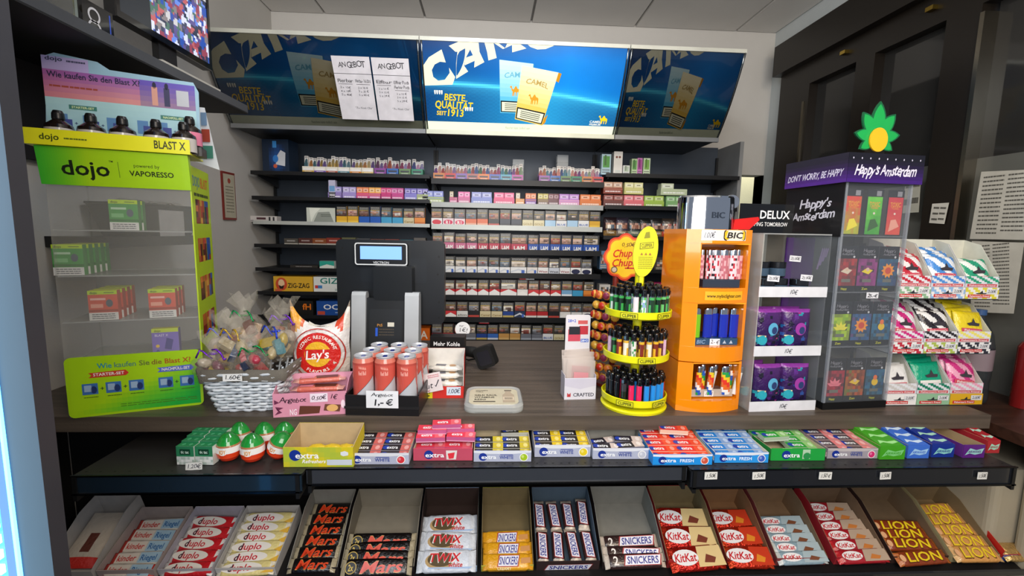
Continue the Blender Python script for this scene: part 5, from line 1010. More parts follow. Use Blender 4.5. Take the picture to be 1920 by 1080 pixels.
def clipper(fn, key):
    mb = MB(); n = 14; r = .0073
    mb.lathe([(0, 0), (r-.001, 0), (r, .001)], n, '#2a2a2a', 'plastic')
    for j in range(8):
        z0, z1 = .001+.051*j/8, .001+.051*(j+1)/8
        vs = [(r*math.cos(2*math.pi*i/n), r*math.sin(2*math.pi*i/n), z) for z in (z0, z1) for i in range(n)]
        mb.add(vs, [(i, (i+1) % n, n+(i+1) % n, n+i) for i in range(n)], [fn((i+.5)/n, (j+.5)/8) for i in range(n)], 'gloss', True)
    mb.lathe([(r, .052), (r*.9, .0535), (0, .0535)], n, '#222', 'gloss'); me = m_(mb, 'body')
    mb = MB(); mb.lathe([(.0072, .0532), (.0072, .0536), (.0072, .070), (.0060, .0725), (0, .073)], 12, '#101012', 'gloss'); mb.lathe([(.0075, .0525), (.0076, .0545)], 12, '#a8aaae', 'chrome'); mb.box(-.003, .003, -.0088, -.005, .056, .064, '#0c0c0e', 'gloss'); me2 = m_(mb, 'cap')
    return kit('round_lighter', 'lighter', [('body', me, None, None), ('cap', me2, None, None)])
def pat(cols_, seed, vert=False):
    rnd = random.Random(seed); T_ = [[rnd.choice(cols_) for _ in range(14)] for _ in range(8)]
    return lambda u, v: T_[min(7, int(v*8))][min(13, int(u*14))] if not vert else cols_[int(v*len(cols_)) % len(cols_)]
def leafp(bg, fg): return lambda u, v: fg if math.hypot(((u-.75) % 1 if (u-.75) % 1 < .5 else (u-.75) % 1-1)*2.6, v-.42) < .26 or (abs(v-.75) < .07) else bg
KA = [clipper(leafp('#4aa85a', '#1f3a26'), 0), clipper(leafp('#3a9a4a', '#14281a'), 1), clipper(leafp('#6aba6a', '#1c2a1e'), 2), clipper(pat(['#e2dcdc', '#e8d4d8'], 3), 3), clipper(pat(['#8aa8c8', '#5ab04a', '#d8dce0'], 4), 4), clipper(leafp('#d8e0d8', '#2a8a4a'), 5), clipper(leafp('#5ab06a', '#b8d8a0'), 6)]
KBs = [clipper(leafp('#e0ac2a', '#7a2a1a'), 10), clipper(leafp('#d8a83a', '#e8dcc8'), 11), clipper(leafp('#c8a048', '#a8301e'), 12), clipper(pat(['#e0dcd4', '#3a8a4a', '#d8d4cc'], 13), 13), clipper(leafp('#3f8f4a', '#1f3020'), 14), clipper(pat(['#d8b8cc', '#d0a8c4'], 15), 15), clipper(leafp('#d8b03a', '#5a2a3a'), 16)]
KCs = [clipper(lambda u, v: '#121214', 20), clipper(lambda u, v: '#e0285a', 21), clipper(lambda u, v: '#2a8ad8', 22), clipper(lambda u, v: '#c81e24', 23), clipper(lambda u, v: '#1f2a1f' if v < .6 else '#3a3a3e', 24)]
NA = ['green lighter with a dark leaf', 'deep green lighter with a leaf', 'light green patterned lighter', 'pale pink lighter', 'blue and green patterned lighter', 'white lighter with a green face', 'mid green lighter with pale print']
NB = ['amber lighter with a red print', 'golden lighter with a white print', 'mustard lighter with a red print', 'white and green patterned lighter', 'dark green lighter', 'mauve lighter', 'yellow lighter with a purple print']
NC = ['plain black lighter', 'bright pink lighter', 'sky blue lighter', 'red lighter', 'dark olive lighter']
TN = ['bottom', 'middle', 'top']
outer = {2: [5, 0, 1, 1, 3, 4, 0, 1, 2, 0, 5, 4], 1: [5, 4, 0, 1, 3, 0, 1, 0, 6, 5, 4, 3], 0: [0, 0, 0, 4, 1, 1, 2, 2, 2, 2, 3, 3]}
for t in (2, 1, 0):
    ks, ns = {2: (KA, NA), 1: (KBs, NB), 0: (KCs, NC)}[t]; z = CT+tz[t]+.0025
    for i, idx in enumerate(outer[t]):
        ang = R(-176+172*i/11); stamp(ks[idx], '%s, %s from left, outer ring of %s tier' % (ns[idx], ORD[i], TN[t]), (K.p.x+.072*math.cos(ang), K.p.y+.072*math.sin(ang), z), rz=ang+math.pi/2, group='lighters of the %s tier' % TN[t])
    for ring_, (rr, n_, a0, a1, dz) in enumerate(((.052, 10, -186, 6, .006), (.032, 6, -190, 10, .012))):
        for i in range(n_):
            ang = R(a0+(a1-a0)*i/(n_-1)); idx = (i*3+t+ring_) % len(ks)
            stamp(ks[idx], '%s, %s from left, %s of %s tier' % (ns[idx], ORD[i], ('second ring', 'inner ring')[ring_], TN[t]), (K.p.x+rr*math.cos(ang), K.p.y+rr*math.sin(ang), z+dz), rz=ang+math.pi/2, group='lighters of the %s tier' % TN[t])
    for (rr, dz, h) in ((.060, 0, .006), (.040, .006, .006)):
        mb = MB(); mb.lathe([(0, tz[t]+.002+dz), (rr, tz[t]+.002+dz), (rr-.0001, tz[t]+.002+dz+h-.0004), (0, tz[t]+.002+dz+h-.0004)], 32, '#c9c514', 'plastic'); mb.build('step', kx)
# ---------------- orange lighter tower
OR = '#f08a0c'
Bx = Loc(PZ(1326, 768, CT).x, 1.13, CT, R(2)); bt = thing('lighter_tower', 'tall orange lighter tower with three open bays under a chrome lighter hood', 'lighter display', Bx.p, Bx.rz)
BW = .176; BDp = .15; HB = Bx.LP(1340, 430, 0)[1]
zz_ = lambda py: Bx.LP(1340, py, 0)[1]
def dpl(w, d0, d1, bul, n=12): return [(w*(-1+2*i/n), d0-bul*(1-(-1+2*i/n)**2)) for i in range(n+1)]+[(w, d1), (-w, d1)]
def slab(nm, z0, z1, w=BW/2, c=OR, d0=.012, bul=.022, m='gloss', art=None):
    mb = MB(); mb.prism(dpl(w, d0, BDp, bul), z0, z1, c, m, 'z', smooth=False)
    if art: art(mb)
    return mb.build(nm, bt)
def curved(mb, w=BW/2, d0=.012, bul=.022): return mb.fr((-w, d0, 0), disp=lambda x, y: bul*(1-((x-w)/w)**2)+.0006)
def hdr(mb):
    f = curved(mb); h0 = zz_(452); hh = HB-h0
    for i in range(14): x0 = .032+i*.0085; f.poly([(x0, h0+hh*.05), (x0+.0087, h0+hh*.05), (x0+.0087, h0+hh*.95), (x0, h0+hh*.95)], '#e4dccc', 1)
    f.poly(rrect(.086, .150, h0+hh*.06, h0+hh*.97, .007), '#1a1410', 2); f.poly(rrect(.0885, .1475, h0+hh*.14, h0+hh*.9, .006), '#f0b81c', 3); f.text('BIC', .118, h0+hh*.52, hh*.5, '#1a1410', 4, .047, 1, .2)
    f.rect(.034, h0+hh*.12, .066, h0+hh*.9, '#e8e8ea', 3); f.text('1.00€', .05, h0+hh*.5, hh*.45, '#23232a', 4, .027, 0, .2, 1)
slab('header', zz_(456), HB, art=hdr)
def url(mb):
    f = curved(mb); z0, z1 = zz_(560), zz_(548)
    for i in range(10): f.poly([(.05+i*.0105, z0-.003), (.0606+i*.0105, z0-.003), (.0606+i*.0105, z1+.003), (.05+i*.0105, z1+.003)], '#e8ac1c', 1)
    f.text('www.mybiclighter.com', .103, (z0+z1)/2, .0085, '#3a2408', 2, .096)
slab('lip', zz_(568), zz_(540), art=url)
slab('lip', zz_(678), zz_(650)); slab('base', 0, zz_(750))
for a, b in ((752-2, 680), (650, 568), (540, 456)):
    z0, z1 = zz_(a), zz_(b)
    mb = MB(); mb.prism([(-BW/2, .012), (-BW/2+.034, .0), (-BW/2+.034, .004), (-BW/2+.034, BDp), (-BW/2, BDp)], z0, z1, OR, 'gloss'); mb.build('left_column', bt)
    mb = MB(); mb.prism([(BW/2-.010, .008), (BW/2, .012), (BW/2, BDp), (BW/2-.010, BDp)], z0, z1, OR, 'gloss'); mb.build('right_column', bt)
    mb = MB(); mb.box(-BW/2+.034, BW/2-.01, BDp-.004, BDp, z0, z1, '#c8700c', 'gloss'); mb.build('back_wall', bt)
    mb = MB(); mb.box(-BW/2+.034, -BW/2+.036, .0, .006, z0, z1, '#ffa01e', 'gloss'); mb.box(-BW/2+.034, BW/2-.010, .0, .004, z1-.003, z1, '#ffa01e', 'gloss'); mb.build('bay_rim', bt)
# chrome hood
a0, a1 = Bx.LP(1284, 425, .03)[0], Bx.LP(1390, 425, .03)[0]; hz = Bx.LP(1330, 366, .03)[1]; hc = (a0+a1)/2; hw = (a1-a0)/2
hd = thing('lighter_hood', 'giant chrome lighter hood with a red lever on top of the orange tower', 'display topper', Bx.W(hc, .075, HB), Bx.rz)
mb = MB(); H_ = hz-HB; mb.lathe([(1, 0), (1, H_*.78), (.985, H_*.95), (.95, H_)], 36, '#c8ccd2', 'chrome', sx=hw, sy=.045); 
n = 36; mb.lathe([(.95, H_), (.90, H_*.96), (.90, H_*.5)], 36, '#8a8e94', 'chrome', sx=hw, sy=.045)
mb.lathe([(.9, H_*.5), (0, H_*.5)], 36, '#2a2a2c', 'plastic', sx=hw, sy=.045); mb.build('hood', hd)
mb = MB(); 
g, tw = layout('BIC', 1); 
for vs, fs in g: mb.add([(hw*1.012*math.cos(R(-80)+(vx-tw/2)*.34), .0455*1.012*math.sin(R(-80)+(vx-tw/2)*.34), H_*.34+vy*.022) for vx, vy in vs], fs, '#8a9098', 'chrome')
mb.build('embossed_letters', hd)
mb = MB(); mb.lathe([(0, -.008), (.018, -.008), (.020, -.004), (.020, .004), (.018, .008), (0, .008)], 24, '#c0c4ca', 'steel'); mb.build('spark_wheel', hd, loc=(hw*.92, 0, H_*.86), rot=(R(90), 0, 0))
mb = MB(); mb.prism([(hw*.9, 0), (hw*1.5, 0), (hw*1.85, .026), (hw*1.8, .034), (hw*.95, .026)], -.02, .02, '#c81e1a', 'gloss', 'y'); mb.build('lever', hd, loc=(0, 0, .002))
def flick(fn, key, W_=.0125, D_=.007, H_=.062, hood='#c8cace'):
    mb = MB(); n = 16
    mb.lathe([(0, 0), (1, 0)], n, '#333', 'gloss', sx=W_, sy=D_)
    for j in range(9):
        z0, z1 = H_*j/9, H_*(j+1)/9; vs = [(W_*math.cos(2*math.pi*i/n), D_*math.sin(2*math.pi*i/n), z) for z in (z0, z1) for i in range(n)]
        mb.add(vs, [(i, (i+1) % n, n+(i+1) % n, n+i) for i in range(n)], [fn((i+.5)/n, (j+.5)/9) for i in range(n)], 'gloss', True)
    mb.lathe([(1, H_), (0, H_+.001)], n, '#222', 'gloss', sx=W_, sy=D_); me = m_(mb, 'body')
    mb = MB(); mb.lathe([(.97, H_), (.97, H_+.013), (.85, H_+.016), (0, H_+.016)], n, hood, 'chrome', sx=W_, sy=D_); me2 = m_(mb, 'metal_hood')
    return kit('flat_lighter', 'lighter', [('body', me, None, None), ('metal_hood', me2, None, None)])
def shelfz(py): return Bx.LP(1340, py, .03)[1]
# top bay
mb = MB(); mb.box(-.044, .056, -.018, .06, 0, .02, '#2a3444', 'plastic'); mb.build('lighter_tray', label='dark tray under the card suit lighters in the top orange bay', cat='tray', loc=Bx.W(.008, .03, zz_(540)+.0005), rz=Bx.rz)
suits = lambda seed, c='#b8303c': (lambda u, v, T=[[random.Random(seed*99+i*7+j).random() for i in range(16)] for j in range(9)]: (lambda r_: c if r_ < .22 else ('#2a2228' if r_ < .36 else '#e2ccd2'))(T[min(8, int(v*9))][min(15, int(u*16))]))
rdp = lambda seed: (lambda u, v, T=[[random.Random(seed*77+i*5+j).random() for i in range(16)] for j in range(9)]: '#b86a74' if T[min(8, int(v*9))][min(15, int(u*16))] < .5 else '#d8a8ac')
tk = [flick(rdp(1), 0, .0075), flick(rdp(2), 0, .0075), flick(suits(3), 0, .0085), flick(suits(4), 0), flick(rdp(5), 0), flick(suits(6), 0), flick(rdp(7), 0)]
for i, (px, kk) in enumerate(((1310, 0), (1319, 1), (1329, 2), (1342, 3), (1358, 4), (1375, 5), (1391, 6))):
    x, _ = Bx.LP(px, 500, .03); stamp(tk[kk], 'white and red patterned flat lighter, %s from the left in the top bay' % ORD[i], Bx.W(min(x, .066), .03+(.012 if i < 2 else 0), zz_(540)+.021), rz=Bx.rz, group='patterned lighters in the top bay')
zt3 = zz_(650)
mb = MB(); mb.box(-.052, .073, -.014, .07, 0, .018, '#22405e', 'plastic'); f = mb.fr((-.052, -.014, 0)); f.rect(0, 0, .125, .018, '#2a4a68', 1); f.text('BIC', .024, .009, .010, '#7f9fc0', 2, .024, 1, .2); f.rect(.048, -.002, .076, .017, '#dfe4ea', 3); f.text('2.- €', .062, .008, .009, '#23242c', 4, .022, 0, .2, 1); f.poly([(.084, .004), (.094, .004), (.089, .013)], '#a8b8c8', 2); f.poly([(.102, .004), (.112, .004), (.107, .013)], '#a8b8c8', 2)
mb.build('lighter_tray', label='blue grey tray with a 2 euro tag in the middle orange bay', cat='tray', loc=Bx.W(.0, .03, zt3+.0005), rz=Bx.rz)
gr, bl = flick(lambda u, v: '#7ac01e', 1), flick(lambda u, v: '#1c2ea8', 2)
for i, (px, kk) in enumerate(((1306, gr), (1328, bl), (1345, bl), (1358, bl), (1380, bl))):
    x, _ = Bx.LP(px, 590, .03); stamp(kk, ('lime green flat lighter at left of the middle orange bay' if i == 0 else 'deep blue flat lighter, %s from the left in the middle bay' % ORD[i]), Bx.W(min(x, .068), .03+(.014 if i == 2 else 0), zt3+.019), rz=Bx.rz, group='plain lighters in the middle bay' if i else None)
zt4 = zz_(748)
mb = MB(); mb.box(-.05, .072, -.012, .06, 0, .004, '#d8cfc0', 'frost'); mb.box(-.05, .072, -.013, -.011, 0, .02, '#d8cfc0', 'frost'); f = mb.fr((-.05, -.013, 0)); f.rect(.042, .0, .068, .015, '#e4dfd8', 1); f.text('3.50€', .055, .008, .008, '#2a2a30', 2, .02, 0, .2, 1); mb.build('lighter_tray', label='clear tray with a price tag in the lowest orange bay', cat='tray', loc=Bx.W(0, .03, zt4+.0005), rz=Bx.rz)
rb = lambda s_: (lambda u, v: ['#d83a2a', '#e8c02a', '#2a9a4a', '#2a5ab8', '#e8e4dc', '#d86a2a'][int((v*5+u*4+s_)) % 6])
lk = [flick(rb(0), 3, .0085), flick(rb(2), 4, .0085), flick(lambda u, v: '#e6e4e0', 5, .0085), flick(rb(1), 6), flick(rb(3), 7), flick(lambda u, v: '#dcdad4', 8, .0085)]
for i, (px, kk, ti) in enumerate(((1307, 0, 0), (1319, 1, 0), (1328, 0, 3), (1334, 2, 10), (1358, 3, -2), (1367, 4, 4), (1375, 5, 10))):
    x, _ = Bx.LP(px, 720, .03); stamp(lk[kk], '%s flat lighter, %s from the left in the lowest bay' % (('rainbow striped', 'rainbow striped', 'white', 'multicolour', 'multicolour', 'plain white')[kk], ORD[i]), Bx.W(x-.002, .02+.016*(i % 2), zt4+.006), rot=(0, R(ti), Bx.rz), group='colourful lighters in the lowest bay')
# ================================================================ right counter end: clear cabinet with the purple bags
V = Loc(.697, 1.126, CT, R(4)); vc = thing('clear_display_cabinet', 'clear three shelf cabinet with white price strips and a black sign', 'display cabinet', V.p, V.rz)
VW, VD = .191, .165; VH = V.LP(1480, 440, 0)[1]
for s_ in (0, VW-.003):
    mb = MB(); mb.box(s_, s_+.003, 0, VD, 0, VH, '#c9c8c0' if s_ == 0 else '#b8bcc0', 'frost' if s_ == 0 else 'clear'); mb.build('side_panel', vc)
mb = MB(); mb.box(0, VW, VD-.003, VD, 0, VH, '#cfc9bb', 'clear'); mb.build('back_panel', vc)
mb = MB(); mb.box(0, VW, 0, VD, VH, VH+.003, '#c4c6c4', 'frost'); mb.build('top_panel', vc)
zs = [0, V.LP(1480, 667, 0)[1], V.LP(1480, 557, 0)[1]]
for i, z in enumerate(zs):
    mb = MB(); mb.box(.003, VW-.003, 0, VD-.003, z, z+.003, '#c6c8c8', 'frost'); mb.build('clear_shelf', vc)
    mb = MB(); mb.box(-.001, VW+.001, -.002, 0, z, z+.027, '#d6d6da', 'paper'); mb.fr((0, -.002, z)).text('10€', VW*.5, .0135, .011, '#2e2e3a', 1, .022, 0, .2, 1, m='paper'); mb.build('price_strip', vc)
dl = V.LP(1385, 438, VD*.6); dr = V.LP(1490, 384, VD*.6); dr = (min(dr[0], VW-.003), dr[1])
mb = MB(); mb.box(dl[0], dr[0], VD*.6, VD*.6+.004, VH+.003, dr[1], '#0b0b0c', 'gloss'); f = mb.fr((dl[0], VD*.6, VH+.003)); sw, sh = dr[0]-dl[0], dr[1]-VH
f.text('DELUX', sw*.64, sh*.62, sh*.26, '#e8e8e8', 1, sw*.56); f.text('SHAPING TOMORROW', sw*.52, sh*.3, sh*.13, '#e8e8e8', 1, sw*.75, 0); mb.build('black_sign', vc)
a, b = V.LP(1520, 535, VD-.01), V.LP(1566, 447, VD-.01)
mb = MB(); mb.box(a[0], VW-.004, VD-.01, VD-.006, .02, b[1], '#4a1d72', 'print'); f = mb.fr((a[0], VD-.01, 0)); 
for k in range(4): f.poly([(.012+.008*k, b[1]*.80+.012*k), (.018+.008*k, b[1]*.80+.012*k), (.030+.006*k, b[1]*.93), (.026+.006*k, b[1]*.94)], '#b89ad8', 1)
f.grid(0, b[1]*.02, VW-.004-a[0], b[1]*.6, 3, 8, lambda u, v: mixc('#3a1460', '#5a1e8a', v), .5); mb.build('purple_panel', vc)
def jar(): 
    mb = MB(); mb.lathe([(0, 0), (.0215, 0), (.0225, .003), (.0225, .024), (.02, .026)], 18, '#3a4a66', 'gloss', cols=['#16161a', '#1e2028', '#3f5468', '#1a1a22']); me = m_(mb, 'jar_body')
    mb = MB(); mb.lathe([(.0228, .0255), (.0228, .040), (.0215, .0415), (0, .0415)], 18, '#15161a', 'gloss'); me2 = m_(mb, 'lid')
    return kit('jar', 'jar', [('body', me, None, None), ('lid', me2, None, None)])
jk = jar(); z3 = zs[2]+.0035
for i, (x, y, lv, wh) in enumerate(((.040, .032, 0, 'front left of the lower layer'), (.090, .05, 0, 'middle of the lower layer'), (.138, .034, 0, 'front right of the lower layer'), (.062, .09, 1, 'left of the upper layer'), (.112, .09, 1, 'right of the upper layer'), (.062, .09, 0, 'back left of the lower layer'), (.112, .10, 0, 'back right of the lower layer'))):
    stamp(jk, 'small black lidded jar, %s in the clear cabinet' % wh, V.W(x, y, z3+lv*.042), rz=i, group='black lidded jars')
for px, py, y in ((1450, 522, .008), (1512, 521, .008), (1491, 485, .062)):
    x, z = V.LP(px, py, y); mb = MB(); mb.box(-.017, .017, -.0006, 0, -.008, .008, '#dcdce0', 'paper'); mb.fr((-.017, -.0006, -.008)).text('25.00€', .017, .008, .008, '#24242c', 1, .028, 0, .2, 1, m='paper')
    mb.build('price_tag', label='25 euro tag stuck on %s jar' % {1450: 'the front left', 1512: 'the front right', 1491: 'the upper right'}[px], cat='price tag', loc=V.W(x, y, z), rot=(0, R(4), V.rz))
def bagcol(seed):
    rnd = random.Random(seed); sp = [(rnd.random(), rnd.random(), rnd.uniform(.04, .10), rnd.choice(['#1f8a9a', '#2a4a90', '#4a1f6a', '#8a2a6a', '#1c1430', '#1f5a90', '#5a2a80', '#141024'])) for _ in range(26)]
    def fn(u, v):
        c = mixc('#1c1442', '#4a1f62', v)
        for x, y, r_, cc in sp:
            if (u-x)**2+((v-y)*1.4)**2 < r_*r_: c = cc
        if v > .93: c = '#8a3a9a'
        if .30 < u < .72 and .07 < v < .19: c = '#181426'
        if (u-.2)**2+((v-.3)*1.5)**2 < .02: c = '#2ba6b2'
        return c
    return fn
bgs = []
for s_ in range(2):
    mb = pillow(.080, .118, .034, bagcol(s_+2), 22, 28, 'film', '#3a2060', wob=.006, seed=s_); f = mb.fr((-.040, 0, 0), disp=mb.th)
    f.ell(.046, .066, .015, .017, '#5aa8cc' if s_ == 0 else '#9a3a9a', 2); f.ell(.05, .062, .008, .010, '#2a3a6a', 3); f.lines(.03, .012, .062, .02, 1, '#8a8a9a', 3, .5, s_); f.ell(.018, .036, .012, .013, '#2ba0b0', 3); f.rect(.006, .045, .026, .049, '#d8c8a0', 4)
    bgs.append(m_(mb, 'patterned_bag'))
for i, (x, y, z, s_, wh) in enumerate(((.052, .03, zs[1], 0, 'left front on the middle shelf'), (.133, .03, zs[1], 1, 'right front on the middle shelf'), (.066, .03, 0, 0, 'centre front on the lowest shelf'), (.146, .03, 0, 1, 'right front on the lowest shelf'), (.04, .066, 0, 0, 'behind at the left on the lowest shelf'), (.055, .068, zs[1], 1, 'behind at the left on the middle shelf'), (.135, .068, zs[1], 0, 'behind at the right on the middle shelf'))):
    link(bgs[s_], 'patterned_bag', None, 'purple and teal patterned pouch, %s' % wh, 'pouch', 'patterned pouches in the clear cabinet', None, V.W(x, y, z+.0035), V.rz+R((3, -4, 2, -3, 5, 0, 0)[i]))
# ================================================================ tall clear tower
Hh = Loc(.908, 1.136, CT, R(5.5)); hp = thing('tower_display', 'tall clear tower of blister cards with a purple header', 'display tower', Hh.p, Hh.rz)
HW, HD = .198, .2; h0 = Hh.LP(1660, 342, 0)[1]; h1 = Hh.LP(1595, 290, 0)[1]+.004
mb = MB(); mb.box(0, HW, 0, HD, 0, .02, '#0f0f10', 'plastic'); mb.build('base', hp)
rows4 = [Hh.LP(1620, y, 0)[1] for y in (752, 650, 548, 442)]+[h0]
for nm, b, c in (('clear_front', (0, HW, 0, .003, .02, h0), '#8f959c'), ('clear_side', (HW-.003, HW, .003, HD, .02, h0), '#a0a6aa'), ('clear_side', (0, .003, .003, HD, .02, rows4[3]), '#a0a6aa'), ('clear_back', (0, HW, HD-.003, HD, .02, h0), '#7a8086')):
    mb = MB(); mb.box(*b, c, 'clear'); mb.build(nm, hp)
for x in (0, HW-.006):
    mb = MB(); mb.box(x, x+.006, -.001, .006, .02, h0, '#a6abb2', 'frost'); mb.build('edge_strip', hp)
for z in rows4[1:4]:
    mb = MB(); mb.box(.003, HW-.003, .004, HD-.004, z-.002, z, '#9aa0a8', 'frost'); mb.build('clear_shelf', hp); 
mb = MB(); mb.box(-.003, -.0005, .0, HD, rows4[3]-.004, h0, '#101012', 'print'); f = mb.fr((-.003, HD, rows4[3]-.004), (0, -1, 0), (0, 0, 1)); hs_ = h0-rows4[3]
f.text("Happy's", HD*.55, hs_*.66, hs_*.17, '#c8c4cc', 1, HD*.55, 1, .25, 1, .06); f.text('Amsterdam', HD*.53, hs_*.42, hs_*.17, '#c8c4cc', 1, HD*.72, 1, .25, 1, .06); mb.build('side_sign', hp)
hb0, hb1 = h0-.004, h1
mb = MB(); mb.box(-.012, HW+.012, -.012, HD, hb0, hb1, '#1c1426', 'print')
grd = lambda u, v: mixc('#3f1478', '#0f0c18', v*1.3)
f = mb.fr((-.012, -.012, hb0)); hw2 = HW+.024; hh2 = hb1-hb0; f.grid(0, 0, hw2, hh2, 2, 8, grd, 1); f.text("Happy's Amsterdam", hw2*.5, hh2*.45, hh2*.36, '#d8d4e4', 2, hw2*.8, 1, .25, 1)
for k in range(9): f.poly([(hw2*(.06+.11*k), hh2*.78), (hw2*(.06+.11*k)+.002, hh2*(.82)), (hw2*(.06+.11*k), hh2*.86), (hw2*(.06+.11*k)-.002, hh2*.82)], '#c8c4d8', 2)
f = mb.fr((-.012, HD, hb0), (0, -1, 0), (0, 0, 1)); sw2 = HD+.012; f.grid(0, 0, sw2, hh2, 2, 8, lambda u, v: mixc('#54288a', '#262230', v*1.3), 1); f.text("DON'T WORRY, BE HAPPY", sw2*.5, hh2*.36, hh2*.24, '#d0c8dc', 2, sw2*.88, 1, .2, .6)
mb.build('header', hp)
# leaf topper
tp = thing('leaf_topper', 'green seven pointed leaf with a plain yellow centre on the tower', 'display topper', Hh.W(.085, .01, hb1), Hh.rz)
lc = Hh.LP(1641, 258, .01); lz = lc[1]-hb1
mb = MB(); mb2_ = []
def leafl(a, L_, w_, base=.018):
    t = R(a); d = (math.cos(t), math.sin(t)); n_ = (-d[1], d[0]); pts = []
    for k in range(9): q = k/8; pts.append((base*.3+L_*q, w_*math.sin(math.pi*min(1, q*.9+.1))**.8*(1 if q < 1 else 0)))
    P = [(d[0]*x+n_[0]*y, d[1]*x+n_[1]*y+lz) for x, y in pts]+[(d[0]*x-n_[0]*y, d[1]*x-n_[1]*y+lz) for x, y in pts[::-1][1:]]
    return P
for i, (a, L_, w_) in enumerate(((90, .085, .021), (128, .072, .019), (52, .072, .019), (172, .062, .016), (8, .062, .016), (212, .052, .014), (-32, .052, .014))):
    m2 = MB(); P = leafl(a, L_, w_); m2.prism(P, 0, .004, '#0f5a34', 'print', 'y'); f = m2.fr((0, 0, 0)); cx_, cz_ = sum(p[0] for p in P)/len(P), sum(p[1] for p in P)/len(P)
    f.poly([(cx_+(x-cx_)*.82, cz_+(z-cz_)*.84) for x, z in P][::-1] if False else [(cx_+(x-cx_)*.82, cz_+(z-cz_)*.84) for x, z in P], '#16a04a', 1+i*.1); m2.build('leaflet', tp, loc=(0, -.0001*i, 0))
m2 = MB(); m2.prism([(.026*math.cos(t), lz-.006+.030*math.sin(t)) for t in [2*math.pi*i/28 for i in range(28)]], -.006, -.002, '#e8b41c', 'print', 'y'); m2.build('centre_disc', tp)
# blister cards
BC = [[('#b02030', '#3aa050', '#d8342a'), 0], ]
def bcard(c1, c2, c3, kind, seed):
    mb = MB(); W, H = (.048, .118) if kind == 0 else (.060, .120); mb.box(-W/2, W/2, 0, .001, 0, H, '#15151a', 'print'); f = mb.fr((-W/2, 0, 0)); rnd = random.Random(seed)
    if kind == 0:   # tall coloured sachet
        f.grid(.002, .002, W-.002, H*.84, 6, 10, lambda u, v: mixc(c1, c2, v+rnd.uniform(-.2, .2)), 1); f.poly([(W*.2, H*.08), (W*.85, H*.2), (W*.6, H*.36), (W*.3, H*.34)], c3, 2); f.text('TOXIC', W*.5, H*.68, H*.1, '#e8a02a', 2, W*.66); f.text('TOXIC', W*.5, H*.6, H*.05, '#e8882a', 2, W*.5); f.ell(W*.5, H*.48, .003, .003, '#e8d8c8', 2); f.rect(W*.55, H*.86, W*.85, H*.97, '#8a8a90', 2)
    else:
        f.grid(.001, H*.12, W-.001, H*.72, 7, 8, lambda u, v: mixc(c1, '#1a1a1e' if rnd.random() > .5 else c2, rnd.random()*.6), 1)
        f.rect(.001, .001, W-.001, H*.11, '#0c0c0e', 1); f.text("Zen" if seed % 2 else 'Happy', W*.45, H*.055, H*.05, '#c8c81e', 2, W*.3); f.text("Happy's", W*.5, H*.9, H*.07, '#77757c', 2, W*.6, 1, .2, 1); f.text('Amsterdam', W*.5, H*.82, H*.05, '#77757c', 2, W*.62, 1, .2, 1)
        cx_, cy_ = W*.5, H*.46
        if kind == 1: f.poly([(cx_+(.021 if i % 2 == 0 else .014)*math.cos(math.pi*i/10), cy_+(.021 if i % 2 == 0 else .014)*math.sin(math.pi*i/10)) for i in range(20)], '#e8902a', 3); f.ell(cx_, cy_, .009, .009, '#c8422a', 4)
        elif kind == 2: 
            for a in (90, 50, 130, 20, 160): t = R(a); f.poly([(cx_, cy_-.012), (cx_+.012*math.cos(t)-.005*math.sin(t), cy_-.012+.012*math.sin(t)+.005*math.cos(t)), (cx_+.024*math.cos(t), cy_-.012+.024*math.sin(t)), (cx_+.012*math.cos(t)+.005*math.sin(t), cy_-.012+.012*math.sin(t)-.005*math.cos(t))], c3, 3)
        elif kind == 3: f.ell(cx_, cy_-.004, .010, .010, c3, 3); f.ell(cx_, cy_+.009, .006, .007, '#e8743a', 4)
        else: f.poly([(cx_-.018, cy_-.003), (cx_-.004, cy_+.006), (cx_+.016, cy_+.001), (cx_+.004, cy_-.010)], c3, 3); f.ell(cx_, cy_+.003, .005, .005, '#d8b8a0', 4)
        f.rect(W*.28, H*.2, W*.72, H*.27, '#6a6a60', 3); f.ell(W*.8, H*.76, .003, .003, '#c8c8cc', 3)
    return m_(mb, 'blister_card')
CARDS = [[('#a8283a', '#8a1a2a', '#e87a8a', 2, 'red card with a pink leaf'), ('#b8501e', '#2a8a3a', '#e8c02a', 4, 'red and green striped card'), ('#2a6a8a', '#1a3a6a', '#e8c01e', 3, 'blue card with a yellow figure')],
 [('#a8c81e', '#5a8a1a', '#e8e03a', 2, 'lime green card with a leaf'), ('#2a5a8a', '#7a2a5a', '#e8c02a', 1, 'blue card with an orange flower'), ('#2a6a8a', '#1a3a6a', '#e8c01e', 3, 'dark blue card with a small yellow figure')],
 [('#b02a2a', '#2a2a2a', '#d8c8b0', 4, 'dark red card with a figure'), ('#7a2a6a', '#a03a8a', '#e8d01e', 4, 'purple card with a yellow shape'), ('#2a5a7a', '#3a2a5a', '#e8a02a', 1, 'blue purple card with an orange flower')],
 [('#a8b028', '#d8382a', '#e8d82a', 0, 'red and yellow tall sachet'), ('#3a9a2a', '#6ac83a', '#2a5a1a', 0, 'bright green tall sachet'), ('#d8503a', '#c82a3a', '#e8a08a', 0, 'coral red tall sachet')]]
for r_, row in enumerate(CARDS):
    for c_, (a, b, c, k, nm) in enumerate(row):
        me = bcard(a, b, c, k, r_*3+c_); z = rows4[r_]+.002 if r_ else .0205
        link(me, 'blister_card', None, '%s, %s column, %s row of the clear tower' % (nm, ('left', 'middle', 'right')[c_], ('lowest', 'third', 'second', 'top')[r_]), 'blister card', None, None, Hh.W(.036+.0625*c_, .008, z), Hh.rz)
        if r_ == 3: pass
